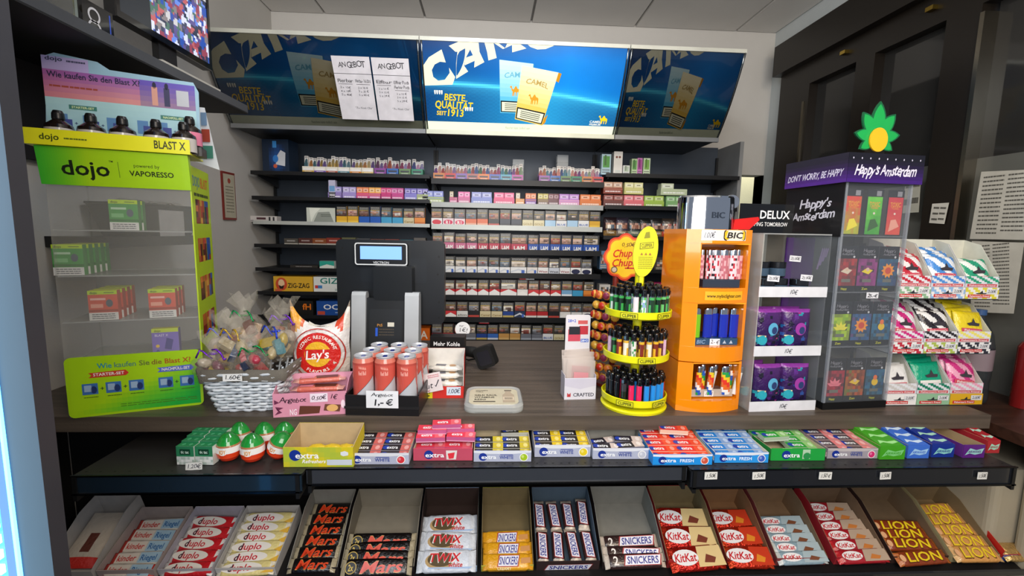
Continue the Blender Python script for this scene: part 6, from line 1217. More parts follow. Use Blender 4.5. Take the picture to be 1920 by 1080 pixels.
p = Hh.W(.112, -.0028, rows4[2]-.008); mb = MB(); mb.box(-.018, .018, 0, .001, -.008, .008, '#dcdce0', 'paper'); mb.fr((-.018, 0, -.008)).text('25.-€', .018, .008, .009, '#1c1c24', 1, .03, 1, .2, 1, m='paper'); mb.build('price_tag', label='25 euro tag stuck on the front of the clear tower', cat='price tag', loc=p, rz=Hh.rz)
# ================================================================ rack of throat sweets, three by three trays
Fx = Loc(1.1045, 1.164, CT, R(1)); fr_ = thing('pastille_rack', 'slim metal rack holding nine trays of throat sweets', 'rack', Fx.p, Fx.rz)
CW_ = .1005; zr3 = [0, Fx.LP(1750, 664, 0)[1], Fx.LP(1750, 561, 0)[1]]
for z in zr3:
    mb = MB(); mb.box(0, CW_*3, .0, .13, z, z+.002, '#3a3a3c', 'shelfmetal'); mb.build('rack_shelf', fr_)
for x in (.002, CW_*3-.006):
    mb = MB(); mb.box(x, x+.004, .122, .13, 0, .45, '#3a3a3c', 'shelfmetal'); mb.build('rack_post', fr_)
def stripe(c1, c2, n=7, sl=1.2): return lambda u, v: c1 if int((u*n+v*sl*n/3)) % 2 else c2
FF = [[('#e4e2de', '#c8c4c0', '#e2e0de', 'white', '#e6e4e0'), ('#0f9a74', '#0a7a5c', '#0f9a74', 'teal green', '#8fb894'), ('#c8307a', '#e8a0b8', '#e8b0c0', 'pink and magenta', '#d8a81e')],
 [('#e6e0e4', '#c8287a', '#e8b8c8', 'magenta striped', 's#b8283a'), ('#e8e6e2', '#2a2428', '#e0d8dc', 'black and white striped', 's#a8b850'), ('#e0c81e', '#e8dc6a', '#e8d83a', 'yellow', 's#2a2a34')],
 [('#e8e4e2', '#c02a3a', '#e8c0c8', 'red and white striped', 's#8ab08a'), ('#e8ecf0', '#4a8ad0', '#b8cce0', 'blue and white striped', 's#8ab0d8'), ('#e2e8e0', '#2a9a74', '#b8d8c4', 'green and white striped', 's#d8cc3a')]]
WH_ = ['bottom', 'middle', 'top']; CO_ = ['left', 'middle', 'right']
for r_ in range(3):
    for c_ in range(3):
        c1, c2, c3, nm, sc_ = FF[r_][c_]; x = CW_*(c_+.5); z = zr3[r_]+.0022
        def la(f, W, H, sc_=sc_):
            if sc_[0] == 's': f.grid(0, 0, W, H, 42, 5, stripe('#e6e4e0', sc_[1:], 7), 1)
            f.rect(W*.08, H*.1, W*.75, H*.38, '#c83a3a', 2); f.text("Fisherman's Friend", W*.42, H*.24, H*.16, '#f0e8e0', 3, W*.6); f.poly([(W*.3, H*.5), (W*.34, H*.42), (W*.6, H*.42), (W*.66, H*.52), (W*.52, H*.52), (W*.5, H*.75), (W*.42, H*.52)], '#2a2a30', 3)
            f.rect(W*.62, H*.42, W*.95, H*.88, '#dcdcdc', 3); f.text('2.00€', W*.78, H*.65, H*.24, '#55555e', 4, W*.24, 0, .2, 1)
        mb = MB(); mb.box(-CW_/2+.001, CW_/2-.001, 0, .11, 0, .031, '#dad8d6' if sc_[0] == 's' else sc_, 'print'); la(mb.fr((-CW_/2+.001, 0, 0)), CW_-.002, .031)
        mb.build('pastille_carton', label='flat carton with %s front under the %s %s tray' % ({'s': 'striped'}.get(sc_[0], 'plain coloured'), WH_[r_], CO_[c_]), cat='carton', group='flat cartons in the pastille rack', loc=Fx.W(x, .001, z), rz=Fx.rz)
        t = tray_box('pastille_tray', 'sloping white tray of %s pastille bags, %s row %s' % (nm, WH_[r_], CO_[c_]), 'tray', Fx.W(x, .004, z+.0315), CW_-.003, .105, .030, .104 if r_ < 2 else .128, '#cfcdd2', '#c9c8ba', lambda f, W, H, c2=c2: (f.grid(0, H*.35, W, H, 36, 5, stripe('#dddde0', c2, 6), 1), f.rect(W*.05, H*.05, W*.95, H*.3, '#c84a52', 2), f.text("Fisherman's Friend", W*.5, H*.17, H*.14, '#f0e8e4', 3, W*.8)), Fx.rz, sidecut=.45, hs=.098 if r_ < 2 else .115)
        k_ = pillow(CW_*.84, .074, .024, stripe(c1, c2, 4, 2.4) if 'striped' in nm or 'magenta' in nm else (lambda u, v, c1=c1, c2=c2: c1 if v > .2 else c2), 26, 18, 'film', c3, wob=.02, seed=r_*3+c_)
        f = k_.fr((-CW_*.42, 0, 0), disp=k_.th); f.rect(CW_*.1, .010, CW_*.7, .022, '#c84a5a' if nm != 'teal green' else '#e0e0d8', 2); f.poly([(CW_*.25, .036), (CW_*.3, .03), (CW_*.6, .03), (CW_*.64, .038), (CW_*.5, .039), (CW_*.46, .052), (CW_*.4, .04)], '#3a3438', 3); f.text("Fisherman's", CW_*.4, .016, .006, '#f0e6e0', 4, CW_*.5)
        me = m_(k_, 'pastille_bag')
        nb = 2 if nm in ('white', 'green and white striped') else 4
        for q in range(nb):
            hi = (0 if nb == 2 else .006+.006*q)
            link(me, 'pastille_bag', None, '%s pastille bag, %s in its tray' % (nm, 'front one' if q == 0 else '%s behind the front' % ORD[q-1]), 'pastille bag', 'pastille bags in the %s %s tray' % (WH_[r_], CO_[c_]), None, Fx.W(x, .016+.021*q, z+.036+hi*1.2), rot=(R(-20+4*q), R(random.uniform(-6, 6)), Fx.rz))
# bottle and red thing on the sill
btl = thing('soda_bottle', 'large clear bottle with a blue cap and pale label on the dark sill', 'bottle', PX(1888, 738, 1.52).xyz if False else (1.50, 1.29, .961))
mb = MB(); mb.lathe([(0, 0), (.04, 0), (.043, .01), (.041, .06), (.043, .08), (.043, .17), (.036, .21), (.016, .25), (.013, .262), (.013, .268)], 20, '#3a4046', 'pet'); mb.build('body', btl)
mb = MB(); mb.lathe([(.0435, .10), (.0438, .165)], 20, '#8a7a80', 'print'); mb.build('label', btl)
mb = MB(); mb.lathe([(.0145, .266), (.0145, .282), (0, .283)], 14, '#3a5a8a', 'plastic'); mb.build('cap', btl)
mb = MB(); mb.lathe([(0, 0), (.033, 0), (.033, .18), (.025, .195), (0, .2)], 18, '#7a1a1a', 'gloss'); mb.build('red_tin', label='dark red tin beside the clear bottle on the sill', cat='tin', loc=(1.60, 1.22, .961))
# ================================================================ gum shelf stock
def gpack(c, art, W=.070, Dp=.024, H=.012, side=None, name='gum_pack'):
    mb = MB(); mb.box(-W/2, W/2, 0, Dp, 0, H, side or c, 'print', T=c); art(mb.fr((-W/2, 0, H), (1, 0, 0), (0, 1, 0)), W, Dp); f = mb.fr((-W/2, 0, 0)); f.rect(0, 0, W, H*.25, mixc(side or c, '#fff', .4), 1)
    return m_(mb, name)
def ex(bg, fruit, band=None):
    def art(f, W, D_):
        f.text('extra', W*.36, D_*.5, D_*.5, '#eef0f2', 2, W*.38); f.ell(W*.14, D_*.5, D_*.34, D_*.34, '#1f3a9a' if band is None else band, 1, n=12); f.rect(W*.64, 0, W, D_, fruit, 1); f.ell(W*.84, D_*.5, W*.08, D_*.35, mixc(fruit, '#fff', .4), 2, n=10)
    return art
def exfront(bg, word, fruit, top=None):
    def art(f, W, H):
        f.rect(0, 0, W, H, bg, 1)
        if top: f.poly([(0, H), (0, H*.82), (W*.3, H*.72), (W*.7, H*.72), (W, H*.85), (W, H)], top, 2)
        f.ell(W*.16, H*.45, H*.36, H*.36, '#16308a', 3); f.text('extra', W*.26, H*.45, H*.34, '#f0f2f4', 4, W*.26)
        if word: f.text(word, W*.57, H*.42, H*.3, '#3a4a94' if bg not in ('#1f8ad8', '#2a90dc') else '#e8f0f8', 4, W*.24); f.rect(W*.46, H*.62, W*.68, H*.68, '#3a4a94', 4)
        f.ell(W*.87, H*.42, H*.38, H*.38, '#e8e6e2', 3); f.ell(W*.87, H*.42, H*.31, H*.31, fruit, 4); f.ell(W*.85, H*.5, H*.12, H*.14, mixc(fruit, '#fff', .35), 5)
    return art
def gumbox(px0, px1, pyb, hf, hb, bg, art, lab, inn='#b8a888', Dp=.11, kitm=None, slots=(), plab='', rise=.004, grp=''):
    a, b = PZ(px0, pyb, GZ), PZ(px1, pyb, GZ); W = b.x-a.x-.003; cx = (a.x+b.x)/2; y0 = (a.y+b.y)/2
    rz = math.atan2(b.y-a.y, b.x-a.x)*.6
    L0 = Loc(cx, y0, GZ+.0008, rz)
    tray_box('gum_box', lab, 'gum box', L0.p, W, min(Dp, 1.228-y0), hf, hb, bg, inn, art, rz, sidecut=.25, hs=hb*.92)
    for i, s_ in enumerate(slots):
        x, y, z, tw_ = s_[:4]; me = kitm[s_[4]] if len(s_) > 4 else (kitm[0] if isinstance(kitm, list) else kitm)
        link(me, 'gum_pack', None, plab % ORD[i], 'gum pack', grp, None, L0.W(x*W/.15, y, z), rot=(R(7), 0, rz+R(tw_)))
    return L0, W
def grid2(rows, z0=.004, rise=.0042, y0=.004, skip=(), cols=(-.0365, .0365)):
    out = []
    for r_ in range(rows):
        for c_, x in enumerate(cols):
            if (r_, c_) not in skip: out.append((x, y0+.0245*r_, z0+rise*r_, random.uniform(-1.5, 1.5)))
    return out
WHT = '#b9bccc'
# 1 mint boxes
p0 = PZ(355, 872, GZ)
def tt_(H=.044, W=.040, D_=.019):
    mb = MB(); mb.box(-W/2, W/2, 0, D_, 0, H, '#c2ccc6', 'print', T='#1f7a48'); f = mb.fr((-W/2, 0, 0)); f.rect(0, H*.45, W, H, '#2a7a52', 1); f.rect(W*.2, H*.55, W*.8, H*.85, '#15402c', 2); f.text('tic tac', W*.5, H*.7, H*.16, '#c8e0d0', 3, W*.45); f.grid(0, 0, W, H*.42, 8, 3, lambda u, v: random.choice(['#d8dcda', '#a8b8b0', '#c4ccc8']), 1)
    f = mb.fr((-W/2, 0, H), (1, 0, 0), (0, 1, 0)); f.ell(W*.3, D_*.5, W*.1, D_*.28, '#4aa070', 1, n=8); f.ell(W*.7, D_*.5, W*.1, D_*.28, '#4aa070', 1, n=8)
    f = mb.fr((W/2, 0, 0), (0, 1, 0), (0, 0, 1)); f.rect(0, 0, D_, H, '#cfd4cc', 1)
    return m_(mb, 'mint_box')
me = tt_()
for c_, px in enumerate((347, 382)):
    for r_ in range(4):
        a = PZ(px, 872, GZ); link(me, 'mint_box', None, 'green and white mint box, %s column, %s' % (('left', 'right')[c_], 'front one' if r_ == 0 else '%s behind the front' % ORD[r_-1]), 'mint box', 'mint boxes at the left of the gum shelf', None, (a.x+.002, a.y+.0195*r_, GZ+.001+.0035*r_), R(-3))
mb = MB(); mb.box(-.018, .018, 0, .001, -.008, .008, '#cfd0cc', 'paper'); mb.fr((-.018, 0, -.008)).text('1.20€', .018, .008, .009, '#3a3a44', 1, .03, 0, .2, 1, m='paper'); mb.build('price_tag', label='handwritten 1.20 euro tag in front of the mint boxes', cat='price tag', loc=PZ(367, 878, GZ+.0001)+Vector((0, -.006, .008)), rot=(R(-12), R(-3), 0))
# 2 surprise eggs
ep = [(0, 0), (.011, .001), (.019, .005), (.0245, .013), (.0268, .025), (.0258, .039), (.0245, .043), (.021, .051), (.0155, .059), (.008, .065), (0, .067)]
def egg():
    mb = MB(); mb.lathe(ep[:5], 22, '#d8321a', 'gloss', cols=['#c82a14', '#c82a14', '#d8381c', '#e0421e']); me1 = m_(mb, 'red_base')
    mb = MB(); mb.lathe(ep[4:7], 22, '#e2ddd8', 'gloss', cols=['#e6e2de', '#a8704a']); me2 = m_(mb, 'white_band')
    mb = MB(); mb.lathe(ep[6:], 22, '#1f9a34', 'gloss', cols=['#1f8a34', '#1c8430', '#187a2c', '#157028']); me3 = m_(mb, 'green_cap')
    mb = MB(); 
    g, tw = layout('JOY', 1); r = .0270
    n = 14; vs = []; 
    mb.add([(r*math.cos(R(-90)+.42*math.cos(2*math.pi*i/n)), r*math.sin(R(-90)+.42*math.cos(2*math.pi*i/n)), .031+.009*math.sin(2*math.pi*i/n)) for i in range(n)], [tuple(range(n))], '#eceae6', 'gloss')
    r = .0276
    for vs, fs in g: mb.add([(r*math.cos(R(-90)+(vx-tw/2)*.32), r*math.sin(R(-90)+(vx-tw/2)*.32), .026+vy*.013) for vx, vy in vs], fs, '#e0941e', 'gloss')
    me4 = m_(mb, 'emblem')
    return kit('surprise_egg', 'chocolate egg', [('red_base', me1, None, None), ('white_band', me2, None, None), ('green_cap', me3, None, None), ('emblem', me4, None, None)])
ek = egg()
for i, (px, py, tl, wh) in enumerate(((425, 866, 0, 'front row, left'), (470, 868, 0, 'front row, middle'), (513, 862, 24, 'front row, right and tipped over'), (448, 842, 0, 'back row, left'), (495, 841, 0, 'back row, middle'), (532, 842, 0, 'back row, right'))):
    a = PZ(px, py, GZ); stamp(ek, 'green topped red and white chocolate egg, %s' % wh, (a.x, a.y+.012, GZ+(.0 if not tl else .004)), rot=(R(0), R(tl), R(random.uniform(-14, 14))), group='chocolate eggs')
# 3.. boxes of gum
def yfront(f, W, H):
    f.grid(0, 0, W, H, 12, 4, lambda u, v: mixc('#d8c01e', '#a8b83a', abs(math.sin(u*5+v*2))), 1); f.ell(W*.17, H*.6, H*.28, H*.28, '#16308a', 3); f.text('extra', W*.34, H*.6, H*.3, '#f4f4f0', 4, W*.34); f.text('Refreshers', W*.44, H*.3, H*.18, '#f4f4f0', 4, W*.34, 1, .3); f.rect(W*.62, H*.1, W*.98, H*.38, '#c2cad2', 3); f.poly([(W*.86, H*.55), (W*.93, H*.6), (W*.93, H*.75), (W*.88, H*.82), (W*.82, H*.76), (W*.82, H*.62)], '#d8dce0', 3)
gumbox(531, 664, 876, .047, .066, '#d8c42a', yfront, 'yellow gum box, open and nearly empty, beside the chocolate eggs', '#b8a078', .092)
L0_ = Loc(PZ(597, 876, GZ).x, PZ(597, 876, GZ).y, GZ, 0)
for k in range(3): mb = MB(); blob(mb, 0, 0, 0, .014, '#d8b81e', 'film', 1.6, .9, .5, 10, 7, .2, k); mb.build('gum_bag', label='crumpled yellow gum bag, %s in the yellow box' % ('left', 'middle', 'right')[k], cat='gum bag', loc=L0_.W(-.02+.035*k, .05, .0235))
cher = gpack('#2a2226', ex(0, '#c8605a'), side='#8a8a94'); lem = gpack('#2a2420', ex(0, '#d8b81e'), side='#9a9690'); limp = gpack('#2a2822', ex(0, '#c8b430'), side='#a8a8a0'); mel = gpack('#d83a4c', ex(0, '#e0606a', '#d83a4c'), side='#b85a8a'); coc = gpack('#26222a', ex(0, '#c8b8b0'), side='#8a8a9a')
strw = gpack('#d8302a', ex(0, '#e04a2a'), side='#d8b8a0'); blb = gpack('#1f7ac8', ex(0, '#7a9ac8'), side='#d8d0b8'); grn = gpack('#2a9a34', ex(0, '#8ac070'), side='#a8b8a0'); pnk = gpack('#55484c', ex(0, '#d87a7a'), side='#b8a0a0')
gumbox(650, 768, 871, .027, .03, WHT, exfront('#a9aec2', 'WHITE', '#c8303a', '#d4d6dc'), 'pale grey gum box of black and red packs, right of the yellow box', kitm=cher, slots=grid2(4), plab='black and red gum pack, %s in the box beside the yellow one', grp='black and red gum packs')
gumbox(774, 887, 864, .030, .028, '#c84a62', lambda f, W, H: (f.rect(0, 0, W, H, '#b8485e', 1), f.ell(W*.26, H*.5, H*.36, H*.36, '#16308a', 3), f.text('extra', W*.36, H*.48, H*.36, '#f0f2f4', 4, W*.32), f.poly([(W*.56, H*.1), (W*.72, H*.1), (W*.74, H*.85), (W*.55, H*.85)], '#d8d0cc', 3), f.poly([(W*.6, H*.15), (W*.68, H*.2), (W*.7, H*.7), (W*.58, H*.6)], '#d8303c', 4)), 'crimson gum box heaped with loose pink red packs', kitm=mel,
 slots=grid2(4)+[(-.036, .03, .031, 3), (.042, .034, .031, -4), (-.034, .045, .044, 1), (.004, .05, .056, 4), (.04, .055, .043, 2)], plab='pink red gum pack, %s in the heaped crimson box', grp='pink red gum packs')
gumbox(887, 997, 866, .027, .038, WHT, exfront('#a9aec2', 'WHITE', '#9ab81e', '#d4d6dc'), 'pale grey gum box with a lime picture, packs with yellow ends', kitm=limp, slots=grid2(3)+[(.036, .08, .024, 3)], plab='black and yellow gum pack, %s in the lime picture box', grp='black and yellow gum packs with lime box')
gumbox(1001, 1108, 857, .030, .038, WHT, exfront('#a9aec2', 'WHITE', '#d8c01e', '#d4d6dc'), 'pale grey gum box with a lemon picture, set back from its neighbours', kitm=lem, slots=grid2(3, .010)+[(-.036, .074, .032, 0), (.036, .078, .032, -2)], plab='black and yellow gum pack, %s in the lemon picture box', grp='black and yellow gum packs with lemon box')
gumbox(1110, 1218, 861, .027, .04, WHT, exfront('#a9aec2', 'WHITE', '#b8bac4', '#d4d6dc'), 'pale grey gum box nearly empty, left of the blue boxes', '#8a8880', kitm=coc, slots=[(-.036, .006, .012, -3), (.03, .012, .013, 8), (.034, .045, .012, -4), (-.034, .05, .005, 14)], plab='black gum pack, %s in the nearly empty grey box', grp='black gum packs')
gumbox(1222, 1336, 872, .026, .03, '#2a8ad8', exfront('#1f8ad8', 'FRESH', '#c8503a', '#d8dce4'), 'bright blue gum box of red strawberry packs', '#d8b890', kitm=strw, slots=grid2(5)+[(.012, .085, .036, -8)], plab='red gum pack, %s in the left bright blue box', grp='red gum packs')
gumbox(1338, 1441, 868, .026, .03, '#2a8ad8', exfront('#2a90dc', 'FRESH', '#3a5ab8', '#d8dce4'), 'bright blue gum box of blue blueberry packs', '#d8d0b8', kitm=blb, slots=grid2(5), plab='blue gum pack, %s in the right bright blue box', grp='blue gum packs')
gumbox(1443, 1547, 864, .030, .03, '#1f8a3a', lambda f, W, H: (f.rect(0, 0, W, H, '#1f9a3e', 1), f.ell(W*.28, H*.5, H*.36, H*.36, '#16308a', 3), f.text('extra', W*.38, H*.48, H*.36, '#f0f2f4', 4, W*.3), f.rect(W*.58, H*.15, W*.72, H*.95, '#a8c8a8', 3), f.ell(W*.66, H*.4, H*.3, H*.3, '#2a8a4a', 4)), 'green gum box with loosely stacked green packs', kitm=grn, slots=grid2(5, skip=((1, 0), (2, 0)))+[(-.03, .045, .028, 6)], plab='green gum pack, %s in the green box', grp='green gum packs')
gumbox(1549, 1646, 860, .026, .03, '#8a8488', exfront('#9a949c', 'WHITE', '#c82a6a', '#b8b0b0'), 'grey gum box of dark packs with pink ends', '#c8a8a0', kitm=pnk, slots=grid2(5), plab='dark gum pack with pink end, %s in the grey box', grp='dark and pink gum packs')
# wave patterned boxes
def wave(c, c2, nm, px0, px1, pyb, n, empty=False, top='#a8d8c0'):
    a, b = PZ(px0, pyb, GZ), PZ(px1, pyb, GZ); W = b.x-a.x-.003; cx = (a.x+b.x)/2; L0 = Loc(cx, a.y, GZ+.0008, 0); Dp = min(.13, 1.225-a.y)
    def fa(f, W_, H): f.rect(0, 0, W_, H, c, 1); f.poly([(W_*.08, H*.2), (W_*.3, H*.75), (W_*.6, H*.6), (W_*.95, H*.75), (W_*.85, H*.35), (W_*.55, H*.25), (W_*.3, H*.35)], c2, 2); f.text('AIRWAVES', W_*.52, H*.48, H*.18, c, 3, W_*.6, 1, .2)
    tray_box('wave_gum_box', 'narrow %s gum box with a pale wave on its front' % nm, 'gum box', L0.p, W, Dp, .034, .034, c, '#a8906c', fa, 0, sidecut=.05, hs=.034)
    def ta(f, W_, D_): f.poly([(W_*.08, D_*.3), (W_*.2, D_*.85), (W_*.5, D_*.6), (W_*.9, D_*.75), (W_*.95, D_*.5), (W_*.6, D_*.25), (W_*.3, D_*.5)], top, 1)
    me = gpack(c, ta, W*.94, .028, .014)
    for k in range(n):
        link(me, 'gum_pack', None, '%s wave patterned gum pack, %s from the front in its box' % (nm, ORD[k]), 'gum pack', '%s wave gum packs' % nm, None, L0.W(0, .004+.029*k, .021+.0035*k), rot=(R(8), 0, R(random.uniform(-3, 3))))
wave('#3f9a1e', '#7ac87a', 'green', 1647, 1697, 862, 4, top='#a0e090'); wave('#3a6ac8', '#a0c8e8', 'light blue', 1699, 1742, 860, 4, top='#c8dcf0'); wave('#16308a', '#8accc8', 'navy', 1744, 1789, 858, 4); wave('#5a1f7a', '#9ad0cc', 'purple empty', 1803, 1846, 859, 0); wave('#a8202a', '#a0d8c0', 'red', 1848, 1874, 850, 4, top='#b0e0cc')
# ================================================================ sweets shelf below
TL = R(18); FY, FZ = 1.075, .578
MC = Matrix.Translation((0, FY, FZ)) @ Matrix.Rotation(TL, 4, 'X')
mb = MB(); mb.box(-1.1, 1.45, -.03, .24, -.006, 0, '#1c1a1a', 'shelfmetal'); sh = mb.build('sweets_shelf', label='sloping dark shelf carrying the boxes of chocolate bars', cat='shelf'); sh.matrix_world = MC
mb = MB(); mb.box(-1.1, 1.45, -.036, -.03, -.006, .012, '#2a2c30', 'gloss'); sr = mb.build('front_rail', sh)
def cbox(nm, p0, p1, hf, hb, out, inn, art=None, lab='', Dp=.2, **k):
    X0, X1 = PY(p0, 920, 1.262).x, PY(p1, 920, 1.262).x; W = X1-X0-.003; M = MC @ Matrix.Translation(((X0+X1)/2, 0, .0005))
    tray_box(nm, lab, 'box', (0, 0, 0), W, Dp, hf, hb, out, inn, art, M=M, sidecut=.12 if hb < .07 else .3, hs=hb*.98, **k)
    return M, W
def put(me, nm, M, x, y, z, lab, cat, grp, rx=0, ry=0, rz=0):
    o = link(me, nm, None, lab, cat, grp); o.matrix_world = M @ Matrix.Translation((x, y, z)) @ Matrix.Rotation(rz, 4, 'Z') @ Matrix.Rotation(ry, 4, 'Y') @ Matrix.Rotation(rx, 4, 'X'); return o
def stack(nm, me, M, n, y0, dy, z0, dz, lab, cat, grp, rx=14, jit=2.5, x=0):
    for k in range(n):
        put(me, nm, M, x+random.uniform(-.002, .002), y0+dy*k, z0+dz*k+.0, lab % ('front one' if k == 0 else '%s from the front' % ORD[k]), cat, grp, R(rx), R(random.uniform(-1, 1)), R(random.uniform(-jit, jit)))
CB, CG, CGR = '#8f7c62', '#8d8a80', '#a8aab0'
M1, W1 = cbox('sweet_box', 196, 278, .03, .074, '#b8b4b0', '#b4b2b0', None, 'tall white box with a few clear bags at the far left', .19)
mb = pillow(W1*.8, .14, .02, lambda u, v: '#c83028' if v < .2 else ('#6a3a30' if (u-.5)**2+(v-.42)**2 < .03 else '#c8beb0'), 8, 12, 'film', '#c8c0b8', wob=.05); put(m_(mb, 'sweet_bag'), 'wafer_bag', M1, 0, .02, .012, 'clear wafer bag with a brown centre and red foot in the far left box', 'sweet bag', None, R(-78))
def kart(f, L_, W): f.rect(L_*.1, W*.1, L_*.5, W*.9, '#e2d8cc', 1); f.text('kinder', L_*.3, W*.5, W*.5, '#c83028', 2, L_*.34); f.rect(L_*.52, W*.05, L_*.92, W*.95, '#a8c8dc', 1); f.text('Riegel', L_*.7, W*.5, W*.5, '#2a6aa8', 2, L_*.3)
M2, W2 = cbox('sweet_box', 284, 378, .032, .046, '#b8a8a4', '#a89c98', None, 'white box of white and red bars, second from the left', .17)
me = bar_mesh('chocolate_bar', W2-.006, .034, .014, '#ddd6cc', '#c83a30', kart, finl=.006); stack('chocolate_bar', me, M2, 5, .012, .031, .006, .001, 'white bar with red and blue print, %s in second box', 'chocolate bar', 'white and red bars')
def dup(bg, sw, seed):
    def art(f, L_, W): f.ell(L_*.42, W*.5, L_*.36, W*.48, '#ece6dc', 1); f.text('duplo', L_*.4, W*.52, W*.56, '#c82838', 2, L_*.42, 1, .1); f.text('d', L_*.235, W*.52, W*.62, '#2a2a34', 3, L_*.07, 1, .1); f.poly([(L_*.78, 0), (L_, 0), (L_, W*.6)], sw, 1)
    return art
M3, W3 = cbox('sweet_box', 382, 472, .032, .046, '#c0bcc0', '#aeaab4', None, 'white box of red and white wafer bars, third from the left', .17)
me = bar_mesh('chocolate_bar', W3-.006, .034, .017, '#c8242c', '#e0dcd8', dup(0, '#c8242c', 1), finl=.006); stack('chocolate_bar', me, M3, 5, .012, .031, .008, .002, 'red and white wafer bar, %s in third box', 'chocolate bar', 'red and white wafer bars')
M4, W4 = cbox('sweet_box', 475, 573, .032, .046, '#c4c0bc', '#b8b4b0', None, 'white box of cream and yellow wafer bars, fourth from the left', .17)
me = bar_mesh('chocolate_bar', W4-.006, .034, .017, '#e0d08a', '#e4ddc8', dup(0, '#e0b040', 2), finl=.006); stack('chocolate_bar', me, M4, 6, .010, .026, .008, .003, 'cream and yellow wafer bar, %s in fourth box', 'chocolate bar', 'cream and yellow wafer bars')
def mars(two):
    def art(f, L_, W):
        x = .58 if two else .52
        for dx, c, l in ((.0006, '#e8b860', 2), (0, '#d8401c', 3)): f.text('Mars', L_*x, W*.5, W*(.80 if l == 2 else .74), c, l, L_*(.60 if two else .66), 1, .35)
        if two: f.ell(L_*.14, W*.5, W*.42, W*.42, '#b89a3a', 2); f.ell(L_*.14, W*.5, W*.36, W*.36, '#15120f', 3); f.text('2x', L_*.14, W*.5, W*.42, '#d8b84a', 4, L_*.07)
    return art
brown = lambda txt=None, c='#1a1012': (lambda f, W, H: f.text(txt, W*.5, H*.5, H*.4, '#8a8a8a', 1, W*.4, 0) if txt else None)
M5, W5 = cbox('sweet_box', 590, 673, .026, .074, '#1c1518', CG, None, 'cardboard box of small black bars with orange script')
me = bar_mesh('chocolate_bar', W5-.006, .036, .016, '#14100f', '#a89c80', mars(0), finl=.006); stack('chocolate_bar', me, M5, 6, .010, .0325, .016, 0, 'black bar with orange script, %s in its cardboard box', 'chocolate bar', 'single black bars with orange script')
M6, W6 = cbox('sweet_box', 676, 797, .024, .074, '#1c1518', '#8a8272', None, 'wide cardboard box with four large black bars at its front')
me = bar_mesh('chocolate_bar', W6-.008, .042, .017, '#14100f', '#a89c80', mars(1), finl=.006); stack('chocolate_bar', me, M6, 4, .004, .020, .016, .0045, 'large black double bar with orange script, %s in the wide box', 'chocolate bar', 'double black bars with orange script', rx=26)
def twx(f, L_, W):
    f.ell(L_*.38, W*.45, L_*.24, W*.46, '#b89a6a', 1); f.ell(L_*.40, W*.52, L_*.22, W*.40, '#5a4a30', 2); f.text('TWIX', L_*.47, W*.62, W*.56, '#f0ece8', 3, L_*.56, 1, .2); f.text('TWIX', L_*.47, W*.62, W*.46, '#d0222a', 4, L_*.52, 1, .2); f.text('white', L_*.66, W*.22, W*.26, '#c83a3a', 4, L_*.24, 1, .2); f.poly([(L_*.2, W*.02), (L_*.9, W*.0), (L_*.95, W*.1), (L_*.2, W*.1)], '#a8c0e0', 2)
M7, W7 = cbox('sweet_box', 799, 899, .022, .074, '#a9c4e0', '#3a2a24', None, 'box with three white wrapped twin bars')
me = bar_mesh('chocolate_bar', W7-.004, .054, .022, '#d8dde6', '#dfe4ea', twx, finl=.010); stack('chocolate_bar', me, M7, 3, .012, .050, .018, .002, 'white wrapped twin bar with red letters, %s', 'chocolate bar', 'white twin bars', jit=3)
for k in range(2): put(bar_mesh('chocolate_bar', W7-.006, .04, .016, '#9ab8d8', '#b8cce0'), 'chocolate_bar', M7, 0, .03+k*.07, .001, 'pale blue underside of a twin bar at the bottom of the box, %s' % ('front' if k == 0 else 'rear'), 'chocolate bar', 'lower twin bars')
def snk(two=0, creamy=0):
    def art(f, L_, W):
        x0, x1 = (.30, .95) if two else ((.28, .74) if creamy else (.14, .88))
        for e, c, l in ((.0, '#a8262a', 1), (.018, '#eceaf0', 2)): f.poly([(L_*(x0+e), W*(.08+e*3)), (L_*(x1-.04-e), W*(.08+e*3)), (L_*(x1-e), W*(.94-e*3)), (L_*(x0+.04+e), W*(.94-e*3))], c, l)
        f.text('SNICKERS', L_*(x0+x1)/2, W*.52, W*.56, '#262a8a', 3, L_*(x1-x0)*.80, 1, .12)
        if two: f.text('2', L_*.18, W*.5, W*.7, '#ece4dc', 3, L_*.09)
        if creamy: f.poly([(L_*.76, W*.3), (L_*.95, W*.35), (L_*.95, W*.75), (L_*.76, W*.7)], '#c88a4a', 2); f.text('CREAMY', L_*.42, W*-.05, W*.2, '#f4e0a8', 3, L_*.28)
    return art
M8, W8 = cbox('sweet_box', 904, 991, .022, .074, '#b8b84a', '#7a6a48', None, 'brown box with yellow wrapped bars at its front')
me = bar_mesh('chocolate_bar', W8-.006, .040, .016, '#e0a01e', '#d89820', snk(0, 1), finl=.006); stack('chocolate_bar', me, M8, 3, .012, .030, .014, .003, 'yellow wrapped bar with blue letters, %s', 'chocolate bar', 'yellow wrapped bars', rx=18); 
for k in range(2): put(me, 'chocolate_bar', M8, 0, .014+k*.04, .0015, 'yellow wrapped bar lying underneath, %s' % ('front' if k == 0 else 'rear'), 'chocolate bar', 'lower yellow wrapped bars')
M9, W9 = cbox('sweet_box', 994, 1098, .034, .074, '#33201e', '#4a5a68', lambda f, W, H: (f.poly([(W*.12, H*.02), (W*.84, H*.02), (W*.9, H*.66), (W*.18, H*.62)], '#a8262a', 1), f.poly([(W*.135, H*.04), (W*.83, H*.04), (W*.885, H*.63), (W*.19, H*.60)], '#eceaf0', 2), f.text('SNICKERS', W*.51, H*.33, H*.4, '#262a8a', 3, W*.62, 1, .12)), 'brown box of bars standing lengthwise in four columns')
